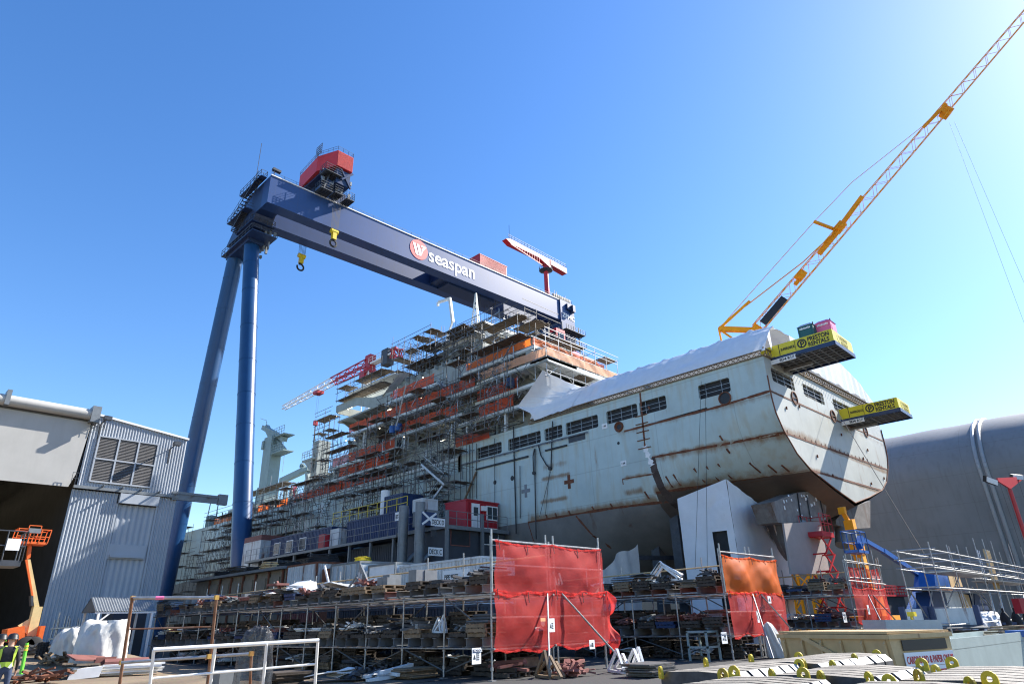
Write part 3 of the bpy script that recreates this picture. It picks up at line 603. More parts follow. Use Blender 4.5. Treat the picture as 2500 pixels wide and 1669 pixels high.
# ---------------- white tarpaulin covered piles
def lump(name,label,px,py,depth,w,h,dpt,seed,mt,top=None,grp=None):
    rr=random.Random(seed); c=D(px,py,depth); z0=gz(c.x,c.y); ph=[rr.uniform(0,6.28) for _ in range(10)]
    def fn(u,v):
        a=u*2*math.pi; f=1-v
        r=(1+.10*math.sin(3*a+ph[0])+.06*math.sin(5*a+ph[1]))*(.5+.5*math.sqrt(max(0,1-(1-f)**2.6)) if v<1 else 0)
        prof=min(1,1.12*math.sin(min(1,(v*1.02))*math.pi/2)**.8)
        rad=math.cos(v*math.pi/2)**.42 if v<1 else 0
        rad*=(1+.08*math.sin(3*a+ph[2]+v)+.05*math.sin(7*a+ph[3]+v*4)+.014*math.sin(17*a+ph[4]-v*6))
        zz=h*prof*(1+.08*math.sin(2*a+ph[5])*v*(1-v)*3)+.05*math.sin(7*a+ph[6])*v
        pp=V((math.cos(a)*1.6,math.sin(a)*1.6,v*2.0+seed*3)); kk=wr_(pp,1.7,.28)*(1 if v<.999 else 0); rad*=1+kk; zz+=.22*h*wr_(pp,1.1)*v*(1-v*.5)
        return (c.x+w/2*rad*math.cos(a),c.y+dpt/2*rad*math.sin(a),z0+zz)
    o=MB().grid(96,22,fn).build(name,mt,smooth=True); return tag(o,label,'tarpaulin',grp)
lump('tarpaulin_pile','tall pale tarpaulin bundled over a stack, right of the low white tarpaulin',252,1570,30.5,2.3,1.95,2.0,1,M['tarp'])
lump('tarpaulin_pile','low white tarpaulin heap beside the tall pale bundle near the workshop',180,1585,31.5,1.9,1.35,1.6,2,M['tarp'])
# ---------------- debris at the left: every board, crate and bundle its own
def board(mb,c,l,w,t,ang,tilt=0):
    u=V((math.cos(ang),math.sin(ang),tilt)).normalized(); v=V((-math.sin(ang),math.cos(ang),0)); n=u.cross(v)
    return mb.obox(c,u*l/2,v*w/2,n*t/2)
def put(name,label,cat,px,py,depth,mk,mt,grp=None):
    c=D(px,py,depth); c.z=gz(c.x,c.y); mb=MB(); mk(mb,c); return tag(mb.build(name,mt),label,cat,grp)
rr=random.Random(21)
put('steel_box','red primed steel box tipped on the white pile before the tall tarpaulin','steel box',225,1600,29,lambda m,c:[m.obox(c+V((-.1,0,.62)),(.75,.1,-.06),(-.1,.4,.1),(.01,0,.03)),m.obox(c+V((.45,-.4,.48)),(.4,.0,.0),(0,.03,0),(.05,0,.16))],M['brick'])
put('wooden_crate','white sided crate lying lowest and nearest in the scrap heap','crate',212,1632,27.5,lambda m,c:m.obox(c+V((0,0,.22)),(.55,-.1,.03),(.1,.3,0),(.05,.0,.2)),M['white'])
put('steel_plate','flat red steel plate at the right of the scrap heap','steel plate',310,1615,29,lambda m,c:m.obox(c+V((0,0,.55)),(.85,-.2,.0),(.1,.4,.05),(0,.0,.06)),M['brick'])
put('timber_stack','white boards stacked flat beside the rusty pipe gate','boards',320,1628,28.5,lambda m,c:[board(m,c+V((rr.uniform(-.2,.2),rr.uniform(-.3,.3),.1+.09*k)),2.4,.3,.07,-.3+rr.uniform(-.15,.15)) for k in range(5)],M['white'])
put('timber_stack','dark loose timbers heaped left of the white sided crate','timber',170,1640,27.5,lambda m,c:[board(m,c+V((rr.uniform(-.8,.8),rr.uniform(-.5,.5),.08+.06*k)),rr.uniform(.8,1.8),.16,.08,rr.uniform(-1,1),rr.uniform(-.2,.2)) for k in range(9)],M['wooddk'])
put('bent_frame','low grey steel frame lying beside the green post','steel frame',110,1645,27,lambda m,c:[m.beam(c+V((-1.2,0,.2)),c+V((1.2,-.3,.2)),.12,.1),m.beam(c+V((-1.0,.8,.25)),c+V((1.2,.5,.25)),.12,.1),m.beam(c+V((1.2,-.3,.22)),c+V((1.2,.5,.24)),.12,.1),m.beam(c+V((-1.2,0,.2)),c+V((-1,.8,.22)),.1,.1)],M['greyst'])
put('cable_drum','dark cable bundle on the ground behind the green post','cable bundle',100,1597,31,lambda m,c:[m.path([c+V(((.2+.02*math.sin(k*2.1))*math.cos(a),.2*math.sin(a),.05+.08*k+.02*math.sin(a*3+k))) for a in [i*math.pi/6 for i in range(13)]],.05,5) for k in range(9)],M['rubber'])
for i,(px,py,dp,lb) in enumerate(((75,1610,32,'heap of mixed wire scrap behind the green post'),(125,1605,34,'heap of loose rods before the workshop wall'),(150,1620,30,'heap of pale offcuts left of the low tarpaulin'),(95,1655,25,'heap of brown scrap at the foot of the green post'),(30,1600,33,'heap of dark scrap under the orange lift'))):
    put('scrap_heap',lb,'scrap',px,py,dp,lambda m,c:[m.beam(c+V((rr.uniform(-1,1),rr.uniform(-.6,.6),rr.uniform(.05,.35))),c+V((rr.uniform(-1,1),rr.uniform(-.6,.6),rr.uniform(.1,.6))),rr.uniform(.04,.16),rr.uniform(.03,.1)) for k in range(26)],(M['galvd'],M['ltrust'],M['wood'],M['rust'],M['steel'])[i],'scrap heaps near the workshop')
mb=MB()
for k in range(9):
    q=D(118+k*9+rr.uniform(-3,3),1565,42); q.z=gz(q.x,q.y); mb.bar(q,q+V((rr.uniform(-.1,.1),0,rr.uniform(1.3,2.3))),.04,5)
q0=D(118,1560,42); q1=D(195,1560,42); mb.bar((q0.x,q0.y,2.1),(q1.x,q1.y,2.2),.05,5).bar((q0.x,q0.y,1.5),(q1.x,q1.y,1.5),.05,5)
tag(mb.build('pipe_fence',M['galv']),'short fence of upright pipes against the workshop wall','fence')
# ---------------- green delineator post
q=onground(48,1657); q.z=gz(q.x,q.y); hgt=P(68,1568,'y',q.y).z-q.z
gp=thing('delineator_post','bright green plastic marker post leaning on a black foot','marker post',q)
tpv=V((P(68,1568,'y',q.y).x-.02,q.y,q.z+hgt))
MB().bar(q+V((0,0,.05)),tpv,.075,10,.06).build('post',M['lime'],gp,smooth=True)
MB().lathe(q,[(0,0),(.36,0),(.3,.08),(.1,.1),(0,.1)],14).build('foot',M['rubber'],gp)
dd=(tpv-q); mb=MB().bar(q+dd*.78,q+dd*.84,.079,10).bar(q+dd*.88,q+dd*.93,.076,10); mb.build('reflective_band',mat('band',(.75,.5,.05),.4),gp)
# ================================================================ SHIP
XP=40.5; XCN=52.1; BH=XCN-XP
STN=[(16.0,[(0,17.62),(0,16.2),(0,15.2),(.05,14.5),(.22,13.7),(.95,12.6),(2.4,11.3),(4.2,10.45),(8.0,9.55),(11.6,8.85)]),
     (21.0,[(0,17.62),(0,16.2),(0,15.1),(0,14.2),(.05,13.2),(.25,12.0),(.75,10.8),(2.0,10.0),(6.6,8.4),(11.6,7.2)]),
     (26.0,[(0,17.62),(0,16.2),(0,15.0),(0,13.8),(0,12.6),(.05,11.4),(.25,10.2),(.9,9.0),(5.0,6.3),(11.6,5.0)]),
     (34.0,[(0,17.62),(0,16.2),(0,15.0),(0,13.8),(0,12.4),(0,11.0),(.08,9.4),(.6,7.3),(3.2,4.4),(11.6,3.4)]),
     (44.0,[(0,17.62),(0,16.2),(0,15.0),(0,13.8),(0,12.4),(0,11.0),(.0,9.4),(.2,6.6),(1.8,3.2),(11.6,2.4)]),
     (46.5,[(0,17.4),(0,16.2),(0,15.0),(0,13.8),(0,12.4),(0,11.0),(.0,9.4),(.2,6.6),(1.6,3.0),(11.6,2.4)]),
     (47.0,[(0,16.45),(0,16.0),(0,15.0),(0,13.8),(0,12.4),(0,11.0),(.0,9.4),(.2,6.6),(1.6,3.0),(11.6,2.4)]),
     (96.0,[(0,16.45),(0,16.0),(0,15.0),(0,13.8),(0,12.4),(0.1,11.0),(.3,9.4),(.7,6.6),(2.4,3.0),(11.6,2.4)]),
     (122.0,[(0,16.6),(.2,16.0),(.5,15.0),(1.0,13.8),(1.7,12.4),(2.5,11.0),(3.5,9.4),(5,6.6),(7,3.0),(11.6,2.4)]),
     (150.0,[(3.2,17.5),(3.6,16.6),(4.3,15.2),(5.1,13.8),(6,12.4),(7,11.0),(8,9.4),(9.3,6.6),(10.5,3.0),(11.6,2.4)]),
     (180.0,[(11.3,19.5),(11.35,18),(11.4,16),(11.4,14),(11.45,12.4),(11.5,11.0),(11.5,9.4),(11.5,6.6),(11.55,3.0),(11.6,2.6)])]
def sect(y):
    for (a,p),(b,q) in zip(STN,STN[1:]):
        if a<=y<=b:
            f=(y-a)/(b-a); return [(i+(k-i)*f,z+(w-z)*f) for (i,z),(k,w) in zip(p,q)]
    return STN[-1][1]
def HX(y,z):
    s=sect(y)
    for (i,a),(k,b) in zip(s,s[1:]):
        if b<=z<=a and a-b>1e-6: return XP+i+(k-i)*(a-z)/(a-b)
    return XP+(s[0][0] if z>s[0][1] else s[-1][0])
SH=.022
shp_=thing('ship','large grey naval ship under construction on blocks, unfinished pale hull with rust seams','ship',(XCN,16,0))
def py(px,py_): return P(px,py_,'x',XP)
def Z1(x,y): return P(1100+x*.319,850+y*.319,'x',XP)
ys=sorted(set([16+k*.9 for k in range(34)]+[46.5,47]+[50+k*4 for k in range(26)]+[STN[-1][0]]))
ys=[y for y in ys if y<=180]
mb=MB()
zseam=lambda y:10.42-(.40*(y-16)/9.7) if y<25.7 else 9.36
ys=sorted(set(ys+[25.69,25.71]))
def sect2(y):
    s=sect(y); zs=zseam(y); o=[]
    for k,(a,b) in enumerate(zip(s,s[1:])):
        o.append(a)
        if b[1]<zs<=a[1] and a[1]-b[1]>1e-6: f=(a[1]-zs)/(a[1]-b[1]); o.append((a[0]+(b[0]-a[0])*f,zs)); ks=len(o)-1
    o.append(s[-1]); return o,ks
OPZ0,OPZ1=15.78,16.82
OPS=[(41.0,44.35),(36.2,40.16),(33.75,35.75),(30.0,33.36)]
a=[Z1(1190,490).y,Z1(1425,430).y,Z1(1442,420).y,Z1(1645,370).y,py(1702,935).y,py(1778,915).y]
OPS+=[(a[1],a[0]),(a[3],a[2]),(a[5],a[4])]
KS=[]
for yi,y in enumerate(ys):
    s,ks=sect2(y); KS=KS+[ks]; nn=len(s)
    for (i,z) in s: mb.v.append(V((XP+i,y,z)))
    for (i,z) in reversed(s[:-1]): mb.v.append(V((2*XCN-XP-i,y,z+SH*(2*(XCN-XP)-2*i))))
W=2*nn-1
for yi in range(len(ys)-1):
    A=mb.v[yi*W:yi*W+W]; B=mb.v[(yi+1)*W:(yi+1)*W+W]; ka,kb=KS[yi],KS[yi+1]
    for k in range(W-1):
        if k<2 and ys[yi+1]<=46.5: continue            # the bulwark strip with openings is laid below
        f=[yi*W+k,(yi+1)*W+k,(yi+1)*W+k+1,yi*W+k+1]; mb.f.append(f); km=min(ka,kb)
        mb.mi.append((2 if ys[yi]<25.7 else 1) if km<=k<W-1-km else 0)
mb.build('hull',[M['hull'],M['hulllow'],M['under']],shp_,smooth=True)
# side strip z 15.0..17.62 with real openings and a dark block behind, shade put into its colour
def wallwith(mb,fr,a0,a1,z0,z1,ops,oz0,oz1,rc=.16):
    """fr(a,z,d) places wall points; ops are openings along a"""
    ops=sorted(ops); cur=a0
    def q(a,b,c,d): 
        if b-a>1e-4 and d-c>1e-4: mb.add([fr(a,c,0),fr(b,c,0),fr(b,d,0),fr(a,d,0)],[(0,1,2,3)])
    for a,b in ops:
        q(cur,a,z0,z1); q(a,b,z0,oz0); q(a,b,oz1,z1); cur=b
        for (ca,sa) in ((a,1),(b,-1)):
            for (cz,sz) in ((oz0,1),(oz1,-1)): 
                pts=[fr(ca,cz,0)]+[fr(ca+sa*rc*(1-math.cos(t)),cz+sz*rc*(1-math.sin(t)),0) for t in [math.pi/2*k/4 for k in range(5)]]
                mb.add(pts,[tuple(range(6))])
        for (p0,p1) in (((a,oz0),(b,oz0)),((b,oz0),(b,oz1)),((b,oz1),(a,oz1)),((a,oz1),(a,oz0))):
            mb.add([fr(*p0,0),fr(*p1,0),fr(*p1,.22),fr(*p0,.22)],[(0,1,2,3)])
    q(cur,a1,z0,z1)
    return mb
ysn=[y for y in ys if y<=46.5][-1]
so_=wallwith(MB(),lambda a,z,d:(XP+d,a,z),16,46.0,15.0,17.62,OPS,OPZ0,OPZ1)
so_.add([(XP,46,15),(XP,47,15),(XP,47,16.45),(XP,46,17.62)],[(0,1,2,3)]).build('side_plating',M['hull'],shp_)
MB().box(XP+.25,17,15.2,XP+3.5,46,17.5).build('gallery_shade_block',M['dark'],shp_)  # solid block, the gallery's shade put into its colour
mb=MB()
for a_,b_ in OPS:
    for z in (16.08,16.4): mb.bar((XP-.02,a_,z),(XP-.02,b_,z),.016,4)
    k=max(1,int((b_-a_)/1.3))
    for i in range(k+1): y=a_+(b_-a_)*(i+.5)/(k+1); mb.bar((XP-.02,y,OPZ0),(XP-.02,y,OPZ1),.018,4)
mb.build('opening_rail',M['galv'],shp_)
# transom
TW=[(41.36,45.0),(46.62,50.5),(52.5,56.6)]
mb=wallwith(MB(),lambda a,z,d:(a,16+d,z+SH*(a-XP)),XP,2*XCN-XP,15.2,17.62,TW,16.02,16.98)
s0=[(i,z) for i,z in STN[0][1] if z<=15.21]
lft=[(XP+i,z) for i,z in s0]; rgt=[(2*XCN-XP-i,z) for i,z in s0[:-1]]
for (x,z),(x2,z2) in zip(lft,lft[1:]):
    xr,xr2=2*XCN-x,2*XCN-x2; n=12
    for k in range(n):
        f=lambda A,B,t:A+(B-A)*t
        p=[(f(x,xr,k/n),z),(f(x2,xr2,k/n),z2),(f(x2,xr2,(k+1)/n),z2),(f(x,xr,(k+1)/n),z)]
        mb.add([(a,16,c+SH*(a-XP)) for a,c in p],[(0,1,2,3)])
trm=mb.build('transom',weeping_t(mat('transom primer',(.44,.45,.41),.5,0,.12,.35,rust=.12,rscale=.7,rcol=(.26,.14,.06),streak=.15,dark=(.36,.33,.25))),shp_)
MB().box(XP+.4,16.25,15.3,63.2,18,17.5).build('aft_shade_block',M['dark'],shp_)  # solid block, the shade behind the transom openings put into its colour
mb=MB()
for a_,b_ in TW:
    for z in (16.3,16.62): mb.bar((a_,15.97,z+SH*(a_-XP)),(b_,15.97,z+SH*(b_-XP)),.018,4)
    for i in range(3): x=a_+(b_-a_)*(i+.5)/3; mb.bar((x,15.97,16.0+SH*(x-XP)),(x,15.97,17+SH*(x-XP)),.02,4)
mb.build('window_rail',M['galv'],trm)
def disc_y(mb,x,z,r,d0,d1,ax): mb.lathe((x,16,z),[(0,d1),(r,d1),(r,d0),(0,d0)],18,ax)
mb=MB()
for x,z in ((44.5,15.5),(51.7,15.62),(59.0,15.72)): disc_y(mb,x,z,.42,.0,.012,(0,-1,0))
mb.build('porthole',M['black'],trm)  # black discs, the dark of open holes put into the colour
mb=MB(); 
for x,z in ((44.5,15.5),(51.7,15.62),(59.0,15.72)): mb.lathe((x,16,z),[(.42,0),(.42,.07),(.5,.07),(.5,0)],18,(0,-1,0)); mb.bar((x-.4,15.95,z-.05),(x+.4,15.95,z+.05),.025,4)
mb.build('porthole_rim',M['rust'],trm)
for i,(px_,py_) in enumerate(((1785,945),)): pass
mb=MB()
q=py(1770,972); mb.lathe((XP,q.y,q.z),[(0,.012),(.4,.012),(.4,0)],18,(-1,0,0))
for yy,zz,r in ((41.94,13.26,.2),(39.74,13.28,.22),(28.04,15.35,.33),(Z1(1285,725).y,Z1(1285,725).z,.12)): mb.lathe((XP,yy,zz),[(0,.014),(r,.014),(r,0)],16,(-1,0,0))
mb.build('side_port',M['black'],shp_)  # flat black discs carry the shade of holes in the side
mb=MB(); mb.lathe((XP,q.y,q.z),[(.4,0),(.4,.07),(.47,.07),(.47,0)],18,(-1,0,0)).lathe((XP,28.04,15.35),[(.2,.02),(.36,.16),(.42,.05),(.42,0)],16,(-1,0,0)); mb.build('port_rim',M['rust'],shp_)
# weld seams and rust bands following the plating
def ribbon(pts,wd,mt,name,off=.012,n=14,jit=0):
    mb=MB(); rr=random.Random(len(pts)*7+int(wd*100))
    for (ya,za),(yb,zb_) in zip(pts,pts[1:]):
        L=math.hypot(yb-ya,zb_-za); ny,nz=-(zb_-za)/L,(yb-ya)/L; prev=None
        for k in range(n+1):
            y=ya+(yb-ya)*k/n; z=za+(zb_-za)*k/n; h=wd/2*(1+jit*rr.uniform(-1,1))
            A=(y+ny*h,z+nz*h); B=(y-ny*h,z-nz*h)
            cur=[(HX(max(16.01,a_),b_)-off,max(16.01,a_),b_) for a_,b_ in (A,B)]
            if prev: mb.add([prev[0],prev[1],cur[1],cur[0]],[(0,1,2,3)])
            prev=cur
    return mb.build(name,mt,shp_)
def zz_(pts): return [(Z1(*p).y,Z1(*p).z) for p in pts]
for pts,wd in (([(16.0,15.12),(19.82,14.95),(27.6,14.9)],.15),([(16.0,12.5),(20.25,12.4),(25.44,12.47)],.15),([(16.1,10.42),(20.6,10.1),(25.65,10.0)],.17),([(24.98,9.35),(29.8,9.42),(38.08,9.33)],.16),([(25.83,17.55),(25.92,13.1)],.13),([(38.08,9.33),(37.8,7.94),(36.9,6)],.1),([(33,9.25),(31.5,7.14),(30,5.6)],.16),([(25.65,11.3),(28.2,11.35)],.09),([(28.2,11.35),(28.2,10.95)],.08)):
    ribbon(pts,wd,M['rust'],'weld_seam',jit=.35)
ribbon([(25.45,12.45),(25.35,11.4),(25.1,10.1),(24.7,9),(24.1,7.9)],.55,mat('dark seam band',(.07,.048,.04),.8,0,.4,2),'seam_band',off=.016,jit=.06)
ribbon([(25.95,13.4),(25.5,11.9)],.32,M['white'],'ground_patch',off=.02,jit=.7)
for (yy,zz,mt) in ((33.35,11.96,M['rust']),(38.16,11.94,M['greyst'])):
    mb=MB().box(XP-.03,yy-.14,zz-.55,XP-.01,yy+.14,zz+.55).box(XP-.031,yy-.5,zz-.15,XP-.012,yy+.5,zz+.15); mb.build('cross_mark',mt,shp_)
mb=MB()
for i,(y,z,l) in enumerate([(24.6,11.0,.8),(24.0,11.05,.8),(22.4,11.2,.9),(21.5,11.2,.9),(20.7,11.25,.9),(18.8,11.1,.55),(17.9,10.9,.4),(17.2,10.85,.35),(26.5,10.2,.5),(29.6,9.75,.3),(31.3,9.75,.3),(33.6,9.7,.3),(35,9.7,.3),(36,9.7,.25),(25.2,16.3,.25),(25.9,14.6,.1),(25.9,14.1,.1),(20.0,13.0,.35),(19.8,12.1,.3)]):
    mb.beam((HX(y,z)-.05,y,z),(HX(y-.35*l,z-l)-.05,y-.35*l,z-l),.08,.1)
for k in range(5): mb.box(XP-.06,25.4,13.25+k*.62,XP-.01,26.5,13.31+k*.62)
mb.build('stub_bracket',M['rust'],shp_)
mb=MB()
for pts,wd in (([(40.5,15.15),(63.6,15.15)],.10),([(41.6,12.5),(62.6,12.5)],.13),([(44.7,10.42),(59.4,10.42)],.13)):
    (xa,za),(xb,zb_)=pts; n=30; rr=random.Random(int(za*10))
    for k in range(n):
        x=xa+(xb-xa)*k/n; x2=xa+(xb-xa)*(k+1)/n; h=wd/2*rr.uniform(.8,1.25)
        mb.box(x,15.975,za-h+SH*(x-XP),x2+.01,15.99,za+h+SH*(x-XP))
    if 11<za<14:
        for k in range(22): x=xa+.6+(xb-xa-1)*k/22+rr.uniform(-.2,.2); mb.box(x,15.96,za+SH*(x-XP),x+.035,15.985,za+SH*(x-XP)+rr.uniform(.08,.32))
for x,z in ((46.4,11.6),(48.6,10.55),(60.8,11.9),(45,14.9),(52.5,14.2),(58.2,13.9),(42.6,14.3),(56.5,12.95),(57,11.0)): mb.box(x,15.9,z,x+.07,15.985,z+.2)
mb.build('transom_weld',M['rust'],trm)
pts=[(XP+i-.015,15.96,z+SH*i) for i,z in STN[0][1][1:]]; pts+=[(2*XCN-x,y,z+SH*2*(XCN-x)) for x,y,z in reversed(pts)]
MB().path(pts,.045,6).build('transom_edge',M['rust'],trm)
# plates with frame numbers
for zx,zy,tx in ((1180,595,'146'),(1325,880,'144')):
    q=Z1(zx,zy); pl=MB().box(XP-.035,q.y-.26,q.z-.2,XP-.012,q.y+.26,q.z+.2).build('number_plate',M['white'],shp_)
    text(tx,M['black'],pl,(XP-.04,q.y+.2,q.z-.08),(0,-1,0),(0,0,1),.24,.008)
# services on the side
mb=MB(); mb.bar((XP-.2,46.2,15.6),(XP-.2,31,15.55),.06,6).bar((XP-.2,46.2,15.6),(XP-.2,46.2,14.2),.06,6)
for k in range(9): mb.box(XP-.2,32+k*1.7,15.5,XP,32.1+k*1.7,15.62)
mb.build('side_pipe',M['greyst'],shp_); MB().box(XP-.12,37.7,14.75,XP-.02,44.4,14.9).box(XP-.12,33.3,Z1(865,750).z-.05,XP-.02,35.7,Z1(865,750).z+.08).build('rubbing_bar',M['black'],shp_)
q=Z1(905,735); q2=Z1(1030,660); MB().box(XP-.02,q2.y,14.95+.12,XP+.02,q.y,15.58).build('side_grille',M['steel'],shp_)
def hose(pts,r=.045): return MB().path(pts,r,6)
def hz(l,off=.15): return [(XP-off,Z1(*p).y,Z1(*p).z) for p in l]
H=[(hz([(490,600),(497,900),(505,1150),(512,1420)]),.06),(hz([(650,770),(640,830),(645,960)]),.05),(hz([(655,770),(655,1000),(665,1460)]),.05),(hz([(680,735),(700,820),(740,890),(765,915)]),.055),(hz([(790,560),(785,700),(778,915)]),.055),(hz([(155,740),(158,1170)]),.04),(hz([(207,730),(208,1150)]),.03),(hz([(540,900),(543,1300)]),.035),(hz([(765,940),(735,1280)]),.02),(hz([(775,940),(690,1290)]),.02),(hz([(345,690),(348,1180)]),.025)]
for i,(pts,r) in enumerate(H):
    tag(hose(pts,r).build('hanging_hose',M['cable']),['thick black hose hanging straight down the ship side to the yard','short black hose loop ending at a plug','long black hose running down below the hull seam','left limb of the black hose loop under the openings','right limb of the black hose loop under the openings','black line hanging beside the scaffold end','thin line hanging right of the scaffold end','thin line left of the pale cross','thin stay running down from the hose plug, right one','thin stay running down from the hose plug, left one','thin line above the left round port'][i],'hose')
mb=MB().bar(Z1(768,920)-V((.2,0,0)),Z1(768,920)-V((.02,0,0)),.16,10).bar(Z1(645,955)-V((.2,0,0)),Z1(645,955)-V((.02,0,0)),.15,10); mb.build('hose_plug',M['black'],shp_)
mb=MB(); mb.beam((XP-.1,44.3,14.6),(XP-.6,46.0,11.2),.2,.1); tag(mb.build('timber_plank',M['wood']),'pale timber plank leaning on the ship side beside the scaffolding','plank')
rp=[((1700,740),(1690,1330)),((1716,920),(1725,1330)),((1995,935),(2000,1300)),((2030,1035),(2190,1260))]
for i,((ax,ay),(bx,by_)) in enumerate((((1712,930),(1697,1390)),((1722,935),(1727,1390)))):
    tag(MB().bar(P(ax,ay,'x',XP-.3),P(bx,by_,'x',38.4),.015,3).build('guy_rope',M['cable']),('thin dark rope down the quarter of the hull, left of the pair','thin dark rope down the quarter of the hull, right of the pair')[i],'rope')
tag(MB().bar((51.2,15.7,16.6),P(2265,1365,'y',9),.022,4).build('guy_rope',M['cable']),'dark rope slanting from the transom down to the scaffold on the right','rope')
# edge truss below the wrap
mb=MB(); rr=random.Random(5)
y=16.0
while y<37.5:
    y2=y+.38; mb.bar((XP-.06,y,17.64),(XP-.02,y2,17.98),.03,3).bar((XP-.06,y2,17.64),(XP-.02,y,17.98),.025,3); y=y2
mb.box(XP-.12,16,17.6,XP+.1,37.5,17.66).box(XP-.14,16,17.95,XP-.02,37.5,18.02)
x=XP
while x<63.6:
    zc=SH*(x-XP); x2=x+.5; mb.bar((x,15.93,17.66+zc),(x2,15.9,18.2+zc),.03,3).bar((x2,15.93,17.66+zc),(x,15.9,18.2+zc),.03,3).bar((x,15.93,17.66+zc),(x,15.6,17.66+zc),.03,3); x=x2
mb.prism([(XP,15.88,17.63),(63.7,15.88,17.63+SH*23.2),(63.7,15.88,17.7+SH*23.2),(XP,15.88,17.7)],(0,.12,0)).prism([(XP,15.86,18.16),(63.7,15.86,18.16+SH*23.2),(63.7,15.86,18.22+SH*23.2),(XP,15.86,18.22)],(0,.1,0))
mb.build('edge_truss',M['wood'],shp_)
MB().box(XP+.1,16.1,17.5,63.6,46,17.58).build('flight_deck',M['prim'],shp_)
# ---------------- shrink wrap cover over the flight deck
prof=[(40.42,17.95),(40.7,18.5),(41.8,19.75),(42.7,20.5),(43.1,20.62),(47.5,20.75),(52,21.05),(56,21.25),(60,20.4),(63.4,18.9),(63.9,18.3)]
def wp(u,v):
    f=u*(len(prof)-1); i=min(int(f),len(prof)-2); t=f-i; x=prof[i][0]+(prof[i+1][0]-prof[i][0])*t; z=prof[i][1]+(prof[i+1][1]-prof[i][1])*t
    y=15.75+v*(37.3-15.75); k=abs(math.sin(y*math.pi/1.15+.4*math.sin(y*.9)))**.6
    z+=(.045*k-.02+.05*math.sin(y*2.1+u*9)*math.sin(u*14+y*.6)+(.12*max(0,math.sin(y*2.6))**6 if .3<u<.36 else 0))*(1 if .12<u<.97 else .2)+.03*math.sin(x*3.1+y*.7); x-=(.03*k if u<.35 else 0)
    z+=.16*wr_((x,y,0),.55)*(1 if u>.12 else 0); x-=(.10*wr_((0,y,z),1.1) if u<.35 else 0)
    if v<.05 and u>.3: z-=(1-v/.05)*.28*(1 if u<.9 else .2)
    return (x,y,z)
wr=thing('shrink_wrap_cover','white shrink wrap tent stretched over the whole flight deck of the ship','wrap cover',(52,26,17.6))
MB().grid(60,300,wp).build('roof_sheet',M['wrap'],wr,smooth=True)
mb=MB(); n=60
e0=[wp(i/n,0) for i in range(n+1)]
for (a_,b_) in zip(e0,e0[1:]):
    fa=lambda q:(q[0],15.72+.06*math.sin(q[0]*5),max(17.95+SH*(q[0]-XP),18.25+SH*(q[0]-XP)+.16*math.sin(q[0]*2.3)*math.sin(q[0]*.9)))
    if 41.2<a_[0]<63.6 and not (41.8<a_[0]<45.0): mb.add([a_,b_,fa(b_),fa(a_)],[(0,1,2,3)])
mb.build('end_sheet',M['wrap'],wr,smooth=True)
pk=V((40.15,35.3,22.05))
def fw(u,v): # fan from the peak at the superstructure corner down to the roof ridge and the loose skirt
    base=[V((40.2,36.6,17.75)),V((40.15,37.0,18.5)),V((40.1,38.5,19.4)),V((40.1,37.9,19.9)),V((40.1,37.1,20.45)),pk]
    out=[V((40.35,32.5,18.0)),V((40.75,32.5,18.6)),V((41.9,32.4,19.9)),V((42.8,32.2,20.55)),V((44.5,32.0,20.85)),V((46.5,33.2,21.0))]
    f=u*5; i=min(int(f),4); t=f-i; a_=base[i].lerp(base[i+1],t); b_=out[i].lerp(out[i+1],t)
    q=a_.lerp(b_,v); sag=math.sin(v*math.pi)*.45*(u>.3); q.z-=sag; r=.03*math.sin(u*70+2*math.sin(v*4))*(1-v*.6)*min(1,v*6)+.28*wr_((u*7,v*3,2),1.3)*min(1,v*6)*min(1,(1-v)*6); q.z+=r; q.y-=r; return q
MB().grid(90,26,fw).build('forward_skirt',M['wrap'],wr,smooth=True)
